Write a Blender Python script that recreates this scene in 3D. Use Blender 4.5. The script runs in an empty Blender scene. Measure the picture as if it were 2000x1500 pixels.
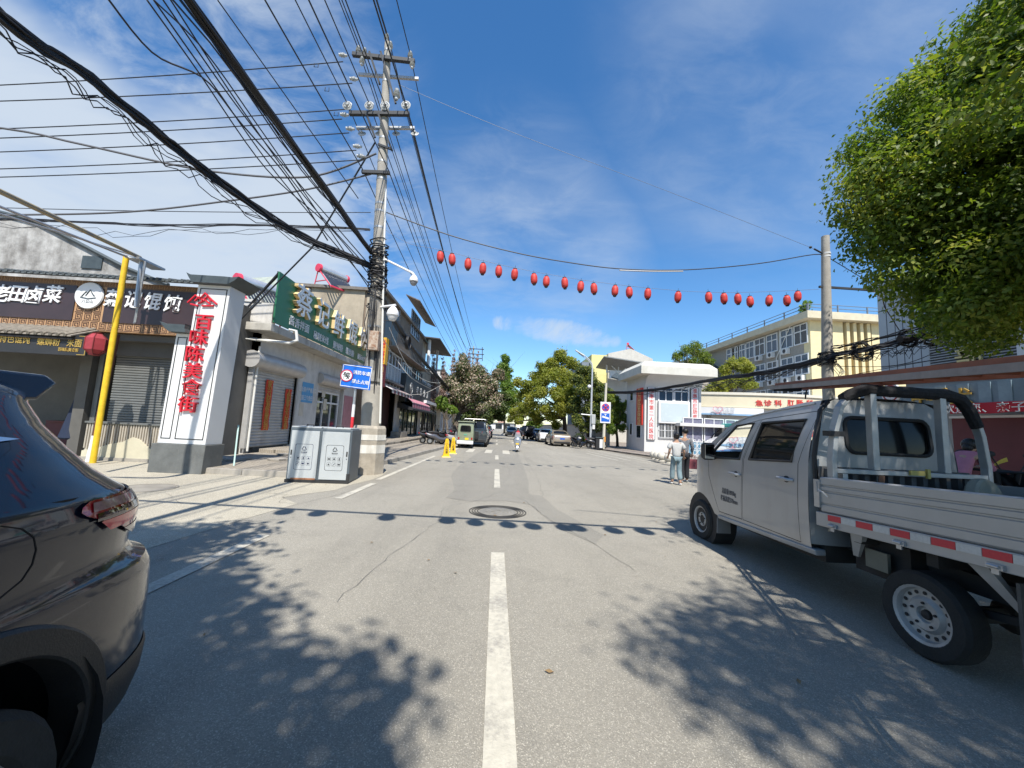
import bpy,bmesh,math,random
import numpy as np
from mathutils import Vector,Matrix,geometry
R_=math.radians
SC=bpy.context.scene
COL=SC.collection
random.seed(7);RNG=np.random.default_rng(7)

# ---------------------------------------------------------------- camera, sky, sun, exposure
F,EYE=751.0,1.6
YAW,PITCH,ROLL=R_(2.1),R_(6.3),R_(2.8)
_f0=Vector((math.sin(YAW),math.cos(YAW),0));_r0=Vector((math.cos(YAW),-math.sin(YAW),0));_u0=Vector((0,0,1))
FWD=_f0*math.cos(PITCH)+_u0*math.sin(PITCH)
_u=_u0*math.cos(PITCH)-_f0*math.sin(PITCH)
RGT=_r0*math.cos(ROLL)+_u*math.sin(ROLL)
UPV=_u*math.cos(ROLL)-_r0*math.sin(ROLL)
cd=bpy.data.cameras.new('camera');cam=bpy.data.objects.new('camera',cd);COL.objects.link(cam)
cd.sensor_width=36.0;cd.lens=36.0*F/2000.0;cd.clip_start=0.05;cd.clip_end=3000
m=Matrix.Identity(4)
for i in range(3):
    m[i][0]=RGT[i];m[i][1]=UPV[i];m[i][2]=-FWD[i]
m[2][3]=EYE
cam.matrix_world=m;SC.camera=cam

SUN_TO=Vector((0.10,-0.675,1.0)).normalized()       # towards the sun: behind the viewer, a little right
EL=math.asin(SUN_TO.z);AZ=math.atan2(SUN_TO.x,SUN_TO.y)
wd=bpy.data.worlds.new('World');SC.world=wd;wd.use_nodes=True
nt=wd.node_tree;nt.nodes.clear()
def wn(t,**k):
    n=nt.nodes.new(t)
    for a,b in k.items():setattr(n,a,b)
    return n
def wl(a,b):nt.links.new(a,b)
def wmath(op,a,b=None,clamp=False):
    n=wn('ShaderNodeMath',operation=op);n.use_clamp=clamp
    for i,x in enumerate((a,b)):
        if x is None:continue
        if isinstance(x,(int,float)):n.inputs[i].default_value=x
        else:wl(x,n.inputs[i])
    return n.outputs[0]
def wmix(f,a,b):
    n=wn('ShaderNodeMix',data_type='RGBA')
    for s,x in ((n.inputs[0],f),(n.inputs[6],a),(n.inputs[7],b)):
        if isinstance(x,(int,float)):s.default_value=x
        elif isinstance(x,tuple):s.default_value=x
        else:wl(x,s)
    return n.outputs[2]
sky=wn('ShaderNodeTexSky',sky_type='NISHITA');sky.sun_disc=False
sky.sun_elevation=EL;sky.sun_rotation=AZ;sky.air_density=1.0;sky.dust_density=0.35;sky.ozone_density=2.6;sky.altitude=100
hs=wn('ShaderNodeHueSaturation');hs.inputs['Saturation'].default_value=1.27;hs.inputs['Value'].default_value=1.0
wl(sky.outputs[0],hs.inputs['Color'])
tc=wn('ShaderNodeTexCoord');sep=wn('ShaderNodeSeparateXYZ');wl(tc.outputs['Generated'],sep.inputs[0])
zz=wmath('ADD',wmath('MAXIMUM',sep.outputs[2],0.0),0.22)
cmb=wn('ShaderNodeCombineXYZ');wl(wmath('DIVIDE',sep.outputs[0],zz),cmb.inputs[0]);wl(wmath('DIVIDE',sep.outputs[1],zz),cmb.inputs[1])
def wnoise(scale,detail,rough,stretch=(1,1,1),dist=0.0,rot=0):
    mp=wn('ShaderNodeMapping');mp.inputs['Scale'].default_value=stretch;mp.inputs['Rotation'].default_value=(0,0,rot);wl(cmb.outputs[0],mp.inputs[0])
    n=wn('ShaderNodeTexNoise');n.inputs['Scale'].default_value=scale;n.inputs['Detail'].default_value=detail
    n.inputs['Roughness'].default_value=rough;n.inputs['Distortion'].default_value=dist;wl(mp.outputs[0],n.inputs['Vector']);return n.outputs[0]
def wramp(x,a,b):
    n=wn('ShaderNodeMapRange',interpolation_type='SMOOTHSTEP');n.inputs[1].default_value=a;n.inputs[2].default_value=b;wl(x,n.inputs[0]);return n.outputs[0]
def ray(px,py):return FWD+RGT*((px-1000)/F)+UPV*((750-py)/F)
def blob(px,py,ang,soft):
    d=ray(px,py).normalized()
    n=wn('ShaderNodeVectorMath',operation='DOT_PRODUCT');wl(tc.outputs['Generated'],n.inputs[0]);n.inputs[1].default_value=d
    return wramp(n.outputs['Value'],math.cos(R_(ang+soft)),math.cos(R_(ang)))
n_fine=wnoise(5.0,9,0.62,(1.0,1.6,1),0.5,0.5)
n_big=wnoise(1.6,5,0.6,(1,1.3,1),0.3)
n_cirr=wnoise(1.5,7,0.52,(0.8,1.5,1),0.2,-0.7)
# thick bank low on the left
bank=wmath('MAXIMUM',wmath('MAXIMUM',blob(-20,400,9,14),blob(160,470,7,14)),wmath('MULTIPLY',blob(420,500,9,14),0.9))
bank=wmath('ADD',bank,wmath('MULTIPLY',wmath('SUBTRACT',n_big,0.5),1.4))
bank=wramp(bank,0.30,1.0)
mk=wmath('MULTIPLY',wmath('MAXIMUM',wmath('MAXIMUM',blob(420,230,8,17),blob(620,420,6,14)),wmath('MULTIPLY',blob(260,80,5,14),0.8)),wramp(n_fine,0.36,0.72))
hz=wmath('MAXIMUM',blob(1000,440,.5,17),wmath('MULTIPLY',blob(1600,100,4,22),0.75))
hz=wmath('MAXIMUM',hz,wmath('MULTIPLY',blob(1110,505,.5,13),0.9))
hz=wmath('MULTIPLY',hz,wmath('ADD',wmath('MULTIPLY',wramp(n_cirr,0.3,0.75),0.7),wmath('MULTIPLY',wramp(n_fine,0.35,0.75),0.35)))
small=0.0
for _i in range(13):small=wmath('MAXIMUM',small,wmath('MULTIPLY',blob(978+18.5*_i,630+2.9*_i,.1,1.3+1.5*math.sin(math.pi*(_i+.8)/13)),.72+.3*math.sin(math.pi*(_i+1)/14)))
small=wramp(wmath('ADD',small,wmath('MULTIPLY',wmath('SUBTRACT',wnoise(4.0,8,.7,(1.0,.35,1),.4,.9),0.5),2.0)),0.45,1.35)
cl=wmath('MAXIMUM',wmath('MULTIPLY',bank,0.92),wmath('MULTIPLY',mk,0.62))
cl=wmath('MAXIMUM',cl,wmath('MULTIPLY',hz,0.55));cl=wmath('MAXIMUM',cl,wmath('MULTIPLY',small,0.75))
cl=wmath('MULTIPLY',cl,wramp(sep.outputs[2],-0.02,0.06))
skyc=wmix(cl,hs.outputs[0],(3.3,3.75,4.3,1))
bg=wn('ShaderNodeBackground');bg.inputs[1].default_value=0.112;wl(skyc,bg.inputs[0])
wo=wn('ShaderNodeOutputWorld');wl(bg.outputs[0],wo.inputs[0])

sd=bpy.data.lights.new('sun','SUN');sd.energy=4.1;sd.angle=R_(0.53);sd.color=(1.0,0.955,0.88)
so=bpy.data.objects.new('sun',sd);COL.objects.link(so);so.rotation_euler=(-SUN_TO).to_track_quat('-Z','Y').to_euler();so.location=(2,-13,20)
SC.view_settings.view_transform='Standard';SC.view_settings.look='None';SC.view_settings.gamma=1.0
SC.view_settings.exposure=0.85;SC.view_settings.use_curve_mapping=False
SC.cycles.max_bounces=8;SC.cycles.transparent_max_bounces=12;SC.cycles.use_denoising=True

# ---------------------------------------------------------------- helpers
def at(px,py,Y):
    d=ray(px,py);return Vector((0,0,EYE))+d*(Y/d.y)
def atx(px,py,X):
    d=ray(px,py);return Vector((0,0,EYE))+d*(X/d.x)
def gr(px,py,z=0.0):
    d=ray(px,py);return Vector((0,0,EYE))+d*((z-EYE)/d.z)

MATS={}
def M(name,col=(.5,.5,.5),rough=.6,metal=0.0,var=.12,scale=2.0,bump=0.0,bscale=60.0,coat=0.0,spec=.5,col2=None,stain=0.0,stain_col=(.08,.07,.06),trans=0.0,emit=0.0,alpha=1.0,ior=1.45):
    if name in MATS:return MATS[name]
    mt=bpy.data.materials.new(name);mt.use_nodes=True;t=mt.node_tree;b=t.nodes['Principled BSDF']
    N=t.nodes.new;L=t.links.new
    co=N('ShaderNodeTexCoord')
    c=tuple(col)+(1,)
    b.inputs['Base Color'].default_value=c;b.inputs['Roughness'].default_value=rough;b.inputs['Metallic'].default_value=metal
    b.inputs['Coat Weight'].default_value=coat;b.inputs['Coat Roughness'].default_value=.04
    b.inputs['Specular IOR Level'].default_value=spec;b.inputs['Transmission Weight'].default_value=trans;b.inputs['IOR'].default_value=ior;b.inputs['Alpha'].default_value=alpha
    if emit:b.inputs['Emission Color'].default_value=c;b.inputs['Emission Strength'].default_value=emit
    if var or col2:
        n=N('ShaderNodeTexNoise');n.inputs['Scale'].default_value=scale;n.inputs['Detail'].default_value=8;n.inputs['Roughness'].default_value=.65
        L(co.outputs['Object'],n.inputs['Vector'])
        mr=N('ShaderNodeMapRange');mr.inputs[1].default_value=.3;mr.inputs[2].default_value=.7;L(n.outputs[0],mr.inputs[0])
        mx=N('ShaderNodeMix');mx.data_type='RGBA'
        a2=col2 if col2 else tuple(min(1,x*(1+var)) for x in col)
        a1=col if col2 else tuple(x*(1-var) for x in col)
        mx.inputs[6].default_value=tuple(a1)+(1,);mx.inputs[7].default_value=tuple(a2)+(1,);L(mr.outputs[0],mx.inputs[0])
        out=mx.outputs[2]
        if stain:
            n2=N('ShaderNodeTexNoise');n2.inputs['Scale'].default_value=.9;n2.inputs['Detail'].default_value=10;n2.inputs['Roughness'].default_value=.75
            mp=N('ShaderNodeMapping');mp.inputs['Scale'].default_value=(1.6,1.6,.45);L(co.outputs['Object'],mp.inputs[0]);L(mp.outputs[0],n2.inputs['Vector'])
            r2=N('ShaderNodeMapRange');r2.inputs[1].default_value=.5;r2.inputs[2].default_value=.75;r2.inputs[4].default_value=stain;L(n2.outputs[0],r2.inputs[0])
            m2=N('ShaderNodeMix');m2.data_type='RGBA';L(r2.outputs[0],m2.inputs[0]);L(out,m2.inputs[6]);m2.inputs[7].default_value=tuple(stain_col)+(1,)
            out=m2.outputs[2]
        L(out,b.inputs['Base Color'])
        rr=N('ShaderNodeMapRange');rr.inputs[3].default_value=max(0,rough-.06);rr.inputs[4].default_value=min(1,rough+.08);L(n.outputs[0],rr.inputs[0]);L(rr.outputs[0],b.inputs['Roughness'])
    if bump:
        n3=N('ShaderNodeTexNoise');n3.inputs['Scale'].default_value=bscale;n3.inputs['Detail'].default_value=5;L(co.outputs['Object'],n3.inputs['Vector'])
        bp=N('ShaderNodeBump');bp.inputs['Strength'].default_value=bump;bp.inputs['Distance'].default_value=.02;L(n3.outputs[0],bp.inputs['Height']);L(bp.outputs[0],b.inputs['Normal'])
    MATS[name]=mt;return mt

def frame(o,x,z):
    """matrix with origin o, local x along x, local y along z(up), local z = normal"""
    x=Vector(x).normalized();z=Vector(z);n=x.cross(z).normalized();z=n.cross(x).normalized()
    mm=Matrix.Identity(4)
    for i in range(3):mm[i][0]=x[i];mm[i][1]=z[i];mm[i][2]=n[i];mm[i][3]=o[i]
    return mm
def TR(x=0,y=0,z=0,rz=0,rx=0,ry=0,s=1):
    return Matrix.Translation((x,y,z)) @ Matrix.Rotation(rz,4,'Z') @ Matrix.Rotation(ry,4,'Y') @ Matrix.Rotation(rx,4,'X') @ Matrix.Scale(s,4)
_TX={}
def text_geo(s,size,extrude,bold,wide=1.0):
    k=(s,size,extrude,bold,wide)
    if k in _TX:return _TX[k]
    c=bpy.data.curves.new('txt','FONT');c.body=s;c.size=size;c.extrude=extrude;c.offset=bold*.3;c.align_x='CENTER';c.align_y='CENTER';c.resolution_u=2
    o=bpy.data.objects.new('txt',c);COL.objects.link(o)
    me=bpy.data.meshes.new_from_object(o.evaluated_get(bpy.context.evaluated_depsgraph_get()))
    vs=[Vector((v.co.x*wide,v.co.y,v.co.z)) for v in me.vertices];fs=[tuple(p.vertices) for p in me.polygons]
    xs=[v.x for v in vs] or [0];ys=[v.y for v in vs] or [0]
    cx=(min(xs)+max(xs))/2;cy=(min(ys)+max(ys))/2
    vs=[v-Vector((cx,cy,0)) for v in vs]
    bpy.data.objects.remove(o);bpy.data.curves.remove(c);bpy.data.meshes.remove(me)
    _TX[k]=(vs,fs);return vs,fs

class MB:
    def __init__(s,mtx=None):s.V=[];s.Fc=[];s.m=mtx
    def add(s,vs,fs):
        b=len(s.V)
        for v in vs:
            v=Vector(v);s.V.append(s.m @ v if s.m else v)
        s.Fc.extend(tuple(i+b for i in f) for f in fs);return s
    def box(s,x0,y0,z0,x1,y1,z1):
        if x0 > x1:x0,x1=x1,x0
        if y0 > y1:y0,y1=y1,y0
        if z0 > z1:z0,z1=z1,z0
        return s.add([(x0,y0,z0),(x1,y0,z0),(x1,y1,z0),(x0,y1,z0),(x0,y0,z1),(x1,y0,z1),(x1,y1,z1),(x0,y1,z1)],
                     [(0,3,2,1),(4,5,6,7),(0,1,5,4),(1,2,6,5),(2,3,7,6),(3,0,4,7)])
    def cbox(s,c,sz):return s.box(c[0]-sz[0]/2,c[1]-sz[1]/2,c[2]-sz[2]/2,c[0]+sz[0]/2,c[1]+sz[1]/2,c[2]+sz[2]/2)
    def hexa(s,p):return s.add(p,[(0,3,2,1),(4,5,6,7),(0,1,5,4),(1,2,6,5),(2,3,7,6),(3,0,4,7)])
    def poly(s,pts):return s.add(pts,[tuple(range(len(pts)))])
    def tube(s,pts,r,n=8,cap=True,flat=1.0):
        pts=[Vector(p) for p in pts];k=len(pts);rs=r if isinstance(r,(list,tuple)) else [r]*k
        vs=[];up=None
        for i,p in enumerate(pts):
            d=(pts[min(i+1,k-1)]-pts[max(i-1,0)])
            d=d.normalized() if d.length > 1e-9 else Vector((0,0,1))
            if up is None:
                up=Vector((0,0,1)) if abs(d.z) < .9 else Vector((1,0,0))
            a=up-d*up.dot(d)
            if a.length < 1e-6:a=Vector((1,0,0))-d*d.x
            a.normalize();up=a;bb=d.cross(a)
            for j in range(n):
                t=2*math.pi*j/n+math.pi/n
                vs.append(p+(a*math.cos(t)*flat+bb*math.sin(t))*rs[i])
        fs=[(i*n+j,i*n+(j+1) % n,(i+1)*n+(j+1) % n,(i+1)*n+j) for i in range(k-1) for j in range(n)]
        if cap:fs += [tuple(range(n-1,-1,-1)),tuple((k-1)*n+j for j in range(n))]
        return s.add(vs,fs)
    def cyl(s,a,b,r0,r1=None,n=16):return s.tube([a,b],[r0,r0 if r1 is None else r1],n)
    def lathe(s,prof,o=(0,0,0),n=20,axis=(0,0,1),sx=1,sy=1,cap=True):
        q=Vector((0,0,1)).rotation_difference(Vector(axis));o=Vector(o);vs=[]
        for r,z in prof:
            for j in range(n):
                t=2*math.pi*j/n;vs.append(o+q @ Vector((r*math.cos(t)*sx,r*math.sin(t)*sy,z)))
        k=len(prof)
        fs=[(i*n+j,i*n+(j+1) % n,(i+1)*n+(j+1) % n,(i+1)*n+j) for i in range(k-1) for j in range(n)]
        cl=prof[0] ==prof[-1] or not cap
        if prof[0][0] > 1e-6 and not cl:fs.append(tuple(range(n-1,-1,-1)))
        if prof[-1][0] > 1e-6 and not cl:fs.append(tuple((k-1)*n+j for j in range(n)))
        return s.add(vs,fs)
    def ball(s,o,r,n=16,k=10,sc=(1,1,1)):
        o=Vector(o);vs=[]
        for i in range(k+1):
            a=math.pi*i/k
            for j in range(n):
                t=2*math.pi*j/n;vs.append(o+Vector((r*math.sin(a)*math.cos(t)*sc[0],r*math.sin(a)*math.sin(t)*sc[1],-r*math.cos(a)*sc[2])))
        return s.add(vs,[(i*n+j,i*n+(j+1) % n,(i+1)*n+(j+1) % n,(i+1)*n+j) for i in range(k) for j in range(n)])
    def prism(s,poly,d,mtx=None):
        """2-D polygon in local xy extruded along local z from 0 to d, under mtx"""
        mm=mtx or Matrix.Identity(4);n=len(poly)
        ar=sum(poly[i][0]*poly[(i+1) % n][1]-poly[(i+1) % n][0]*poly[i][1] for i in range(n))
        if (ar < 0) != (d < 0):poly=poly[::-1]
        vs=[mm @ Vector((x,y,0)) for x,y in poly]+[mm @ Vector((x,y,d)) for x,y in poly]
        fs=[tuple(range(n-1,-1,-1)),tuple(range(n,2*n))]+[(i,(i+1) % n,n+(i+1) % n,n+i) for i in range(n)]
        return s.add(vs,fs)
    def text(s,t,size,mtx,extrude=.004,bold=0.0,wide=1.0):
        vs,fs=text_geo(t,size,extrude,bold,wide);return s.add([mtx @ v for v in vs],fs)
    def ring(s,o,r0,r1,z0,z1,n=24,axis=(0,0,1)):
        return s.lathe([(r0,z0),(r1,z0),(r1,z1),(r0,z1),(r0,z0)],o,n,axis)
    def sheet(s,outer,holes,fn,step=.08):
        """curved panel: outline + holes in (u,v), mapped through fn"""
        def dens(lp):
            o=[]
            for i in range(len(lp)):
                a=Vector(lp[i]);b=Vector(lp[(i+1) % len(lp)]);k=max(1,int((b-a).length/step))
                o += [a.lerp(b,j/k) for j in range(k)]
            return o
        def inside(p,lp):
            c=False;n=len(lp);j=n-1
            for i in range(n):
                if (lp[i][1] > p[1]) != (lp[j][1] > p[1]) and p[0] < (lp[j][0]-lp[i][0])*(p[1]-lp[i][1])/(lp[j][1]-lp[i][1])+lp[i][0]:c=not c
                j=i
            return c
        pts=[];ed=[];loops=[dens(outer)]+[dens(h) for h in holes]
        for lp in loops:
            b=len(pts);pts += lp;ed += [(b+i,b+(i+1) % len(lp)) for i in range(len(lp))]
        nb=len(pts)
        us=[p.x for p in loops[0]];vs_=[p.y for p in loops[0]]
        bp=np.array([(p.x,p.y) for p in pts])
        u=min(us)+step/2
        while u < max(us):
            v=min(vs_)+step/2
            while v < max(vs_):
                if inside((u,v),loops[0]) and not any(inside((u,v),h) for h in loops[1:]) and np.min(np.hypot(bp[:,0]-u,bp[:,1]-v)) > step*.45:pts.append(Vector((u,v)))
                v += step
            u += step
        co,_,fs,*_r=geometry.delaunay_2d_cdt(pts,ed,[],0,1e-6)
        out=[]
        for f in fs:
            c=sum((co[i] for i in f),Vector((0,0)))/len(f)
            if inside(c,loops[0]) and not any(inside(c,h) for h in loops[1:]):out.append(tuple(f))
        return s.add([fn(c.x,c.y) for c in co],out)

OFF={}
def tag(o,label=None,cat=None,group=None,kind=None):
    if label:o['label']=label
    if cat:o['category']=cat
    if group:o['group']=group
    if kind:o['kind']=kind
    return o
def empty(name,loc,label,cat,group=None,rz=0):
    o=bpy.data.objects.new(name,None);COL.objects.link(o);o.location=loc;o.rotation_euler=(0,0,rz);o.empty_display_size=.2
    OFF[o]=Vector(loc) if rz ==0 else Vector((0,0,0));return tag(o,label,cat,group)
def build(name,mb,mat,parent=None,loc=None,smooth=35,bevel=0.0,label=None,local=False,weld=False,bseg=2):
    """link the collected geometry as ONE mesh object. World coordinates unless local=True"""
    me=bpy.data.meshes.new(name)
    off=Vector((0,0,0))
    if parent is not None and not local:off=OFF.get(parent,Vector((0,0,0)))
    if parent is None and loc is not None:off=Vector(loc)
    used=sorted({i for f in mb.Fc for i in f});mp={a:b for b,a in enumerate(used)}
    me.from_pydata([mb.V[i]-off for i in used],[],[tuple(mp[i] for i in f) for f in mb.Fc])
    if weld:
        bm=bmesh.new();bm.from_mesh(me);bmesh.ops.remove_doubles(bm,verts=bm.verts,dist=1e-4);bmesh.ops.recalc_face_normals(bm,faces=bm.faces);bm.to_mesh(me);bm.free()
    me.materials.append(mat)
    if smooth:
        me.polygons.foreach_set('use_smooth',[True]*len(me.polygons))
        me.set_sharp_from_angle(angle=R_(smooth))
    me.update()
    o=bpy.data.objects.new(name,me);COL.objects.link(o)
    if parent is not None:o.parent=parent;OFF[o]=off
    elif loc is not None:o.location=loc
    if bevel:
        b=o.modifiers.new('bevel','BEVEL');b.width=bevel;b.segments=bseg;b.limit_method='ANGLE';b.angle_limit=R_(40)
    if label:o['label']=label
    return o
def copy_tree(o,parent=None):
    c=o.copy();COL.objects.link(c)
    if parent is not None:c.parent=parent;
    for ch in list(o.children):copy_tree(ch,c)
    return c
ORD=['first','second','third','fourth','fifth','sixth','seventh','eighth','ninth','tenth','eleventh','twelfth','thirteenth','fourteenth','fifteenth','sixteenth','seventeenth','eighteenth','nineteenth','twentieth','twenty-first','twenty-second']
def sag(a,b,s,n=14):
    a=Vector(a);b=Vector(b)
    return [a.lerp(b,i/n)-Vector((0,0,4*s*(i/n)*(1-i/n))) for i in range(n+1)]
# ---------------------------------------------------------------- ground, road, pavements, markings
def ground_mat(name,base,dark,light,speck=260,seam=None):
    mt=bpy.data.materials.new(name);mt.use_nodes=True;t=mt.node_tree;b=t.nodes['Principled BSDF'];N=t.nodes.new;L=t.links.new
    co=N('ShaderNodeTexCoord')
    def noi(sc,de=6,ro=.6,st=(1,1,1)):
        mp=N('ShaderNodeMapping');mp.inputs['Scale'].default_value=st;L(co.outputs['Object'],mp.inputs[0])
        n=N('ShaderNodeTexNoise');n.inputs['Scale'].default_value=sc;n.inputs['Detail'].default_value=de;n.inputs['Roughness'].default_value=ro;L(mp.outputs[0],n.inputs['Vector']);return n.outputs[0]
    def rng(x,a,bb,c=0,d=1):
        n=N('ShaderNodeMapRange');n.inputs[1].default_value=a;n.inputs[2].default_value=bb;n.inputs[3].default_value=c;n.inputs[4].default_value=d;L(x,n.inputs[0]);return n.outputs[0]
    def mix(f,a,c):
        n=N('ShaderNodeMix');n.data_type='RGBA';L(f,n.inputs[0])
        for s,x in ((n.inputs[6],a),(n.inputs[7],c)):
            if isinstance(x,tuple):s.default_value=x+(1,)
            else:L(x,s)
        return n.outputs[2]
    c=mix(rng(noi(.35,8,.6,(1,.35,1)),.35,.68),base,light)
    c=mix(rng(noi(1.3,9,.7),.5,.78,0,.55),c,dark)
    c=mix(rng(noi(.6,5,.6,(2.2,.12,1)),.52,.72,0,.4),c,dark)          # wheel tracks along the street
    v=N('ShaderNodeTexVoronoi');v.inputs['Scale'].default_value=speck;L(co.outputs['Object'],v.inputs['Vector'])
    sp=N('ShaderNodeSeparateColor');L(v.outputs['Color'],sp.inputs[0])
    c=mix(rng(sp.outputs[0],0,1,0,.34),c,tuple(x*.35 for x in dark))
    c=mix(rng(sp.outputs[1],.78,1,0,.6),c,tuple(min(1,x*1.6) for x in light))
    n2=noi(9,8,.7);c=mix(rng(n2,.55,.8,0,.3),c,light)
    L(c,b.inputs['Base Color']);b.inputs['Roughness'].default_value=.88;b.inputs['Specular IOR Level'].default_value=.35
    bp=N('ShaderNodeBump');bp.inputs['Strength'].default_value=.55;bp.inputs['Distance'].default_value=.006;L(v.outputs['Distance'],bp.inputs['Height']);L(bp.outputs[0],b.inputs['Normal'])
    MATS[name]=mt;return mt
asphalt=ground_mat('asphalt',(.265,.246,.205),(.175,.164,.14),(.34,.315,.262),165)
asphalt_d=ground_mat('asphalt_patch',(.232,.217,.185),(.168,.158,.136),(.285,.267,.226),180)
concrete_g=ground_mat('apron_concrete',(.375,.34,.268),(.25,.225,.175),(.47,.43,.34),120)
earth=M('earth',(.16,.14,.11),.95,var=.3,scale=.4,bump=.3,bscale=6)
def paver_mat(name,c1,c2,grout,sc=4.0):
    mt=bpy.data.materials.new(name);mt.use_nodes=True;t=mt.node_tree;b=t.nodes['Principled BSDF'];N=t.nodes.new;L=t.links.new
    co=N('ShaderNodeTexCoord');br=N('ShaderNodeTexBrick');br.inputs['Scale'].default_value=sc;br.inputs['Mortar Size'].default_value=.02
    br.inputs['Color1'].default_value=c1+(1,);br.inputs['Color2'].default_value=c2+(1,);br.inputs['Mortar'].default_value=grout+(1,)
    mp=N('ShaderNodeMapping');mp.inputs['Rotation'].default_value=(0,0,R_(90));L(co.outputs['Object'],mp.inputs[0])
    n=N('ShaderNodeTexNoise');n.inputs['Scale'].default_value=1.2;n.inputs['Detail'].default_value=9;n.inputs['Roughness'].default_value=.7;L(co.outputs['Object'],n.inputs['Vector'])
    ad=N('ShaderNodeVectorMath');ad.operation='MULTIPLY_ADD';L(n.outputs['Color'],ad.inputs[0]);ad.inputs[1].default_value=(.06,.06,0);L(mp.outputs[0],ad.inputs[2]);L(ad.outputs[0],br.inputs['Vector'])
    mx=N('ShaderNodeMix');mx.data_type='RGBA';mr=N('ShaderNodeMapRange');mr.inputs[1].default_value=.4;mr.inputs[2].default_value=.75;mr.inputs[4].default_value=.6;L(n.outputs[0],mr.inputs[0])
    L(mr.outputs[0],mx.inputs[0]);L(br.outputs[0],mx.inputs[6]);mx.inputs[7].default_value=tuple(x*.55 for x in c1)+(1,);L(mx.outputs[2],b.inputs['Base Color']);b.inputs['Roughness'].default_value=.9
    bp=N('ShaderNodeBump');bp.inputs['Strength'].default_value=.6;bp.inputs['Distance'].default_value=.02;bp.invert=True;L(br.outputs['Fac'],bp.inputs['Height']);L(bp.outputs[0],b.inputs['Normal'])
    MATS[name]=mt;return mt
pave=paver_mat('pavers',(.37,.325,.26),(.30,.262,.21),(.11,.095,.075),3.2)
pave_r=paver_mat('pavers_right',(.30,.255,.215),(.27,.225,.19),(.17,.14,.115),3.0)
kerb_m=M('kerb_stone',(.30,.275,.235),.9,var=.2,scale=3,bump=.4,bscale=30,stain=.5,stain_col=(.12,.10,.08))
paint=None
def paint_mat():
    mt=M('road_paint',(.47,.44,.365),.8,var=.14,scale=14,bump=.2,bscale=90);t=mt.node_tree;b=t.nodes['Principled BSDF'];N=t.nodes.new;L=t.links.new
    co=N('ShaderNodeTexCoord');n=N('ShaderNodeTexNoise');n.inputs['Scale'].default_value=26;n.inputs['Detail'].default_value=9;n.inputs['Roughness'].default_value=.75;L(co.outputs['Object'],n.inputs['Vector'])
    n2=N('ShaderNodeTexNoise');n2.inputs['Scale'].default_value=2.1;n2.inputs['Detail'].default_value=6;L(co.outputs['Object'],n2.inputs['Vector'])
    a=N('ShaderNodeMath');a.operation='ADD';L(n.outputs[0],a.inputs[0]);L(n2.outputs[0],a.inputs[1])
    mr=N('ShaderNodeMapRange');mr.inputs[1].default_value=.98;mr.inputs[2].default_value=1.24;mr.inputs[4].default_value=.8;L(a.outputs[0],mr.inputs[0])
    mx=N('ShaderNodeMix');mx.data_type='RGBA';L(mr.outputs[0],mx.inputs[0]);old=b.inputs['Base Color'].links[0].from_socket;L(old,mx.inputs[6]);mx.inputs[7].default_value=(.24,.225,.20,1);L(mx.outputs[2],b.inputs['Base Color'])
    return mt
paint=paint_mat()
def sheet_obj(name,pts,z,mat,kind='structure',thick=0):
    mb=MB()
    if thick:mb.prism([(p[0],p[1]) for p in pts],thick,Matrix.Translation((0,0,z-thick)))
    else:mb.poly([(p[0],p[1],z) for p in pts])
    o=build(name,mb,mat,smooth=0);o['kind']=kind;return o
sheet_obj('ground',[(-700,-300),(700,-300),(700,1500),(-700,1500)],-.012,earth)
sheet_obj('road',[(-6.6,-40),(9.6,-40),(9.6,26),(8.9,32),(8.6,60),(8.3,420),(-3.9,420),(-4.6,60),(-5.2,20),(-6.6,9)],0,asphalt)
# side street mouth on the left: concrete apron with an uneven edge against the asphalt
ap=[(-40,-20),(-7,-20),(-4.7,0),(-3.95,4.5),(-3.75,6.2),(-3.55,7.4),(-4.1,7.9),(-3.9,8.3),(-3.5,8.9),(-3.45,9.6),(-3.25,10.6),(-3.2,11.4),(-3.35,12.6),(-4.3,12.6),(-14,12.6),(-40,12.6)]
sheet_obj('apron',ap,.004,concrete_g)
# darker trench patch in the road
pt=[(-.55,27.5),(-1.1,20),(-1.35,14.6),(-1.3,12.2),(-.9,9.5),(-1.0,8.6),(-.5,8.3),(.3,8.5),(.8,8.2),(1.1,6.4),(1.5,5.6),(1.75,6.1),(1.30,7.9),(1.18,9.3),(.88,9.5),(1.05,11.5),(1.15,14),(1.25,17.5),(1.4,23),(1.5,30),(1.7,60),(-.2,60)]
sheet_obj('road_patch',pt,.004,asphalt_d)
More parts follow.
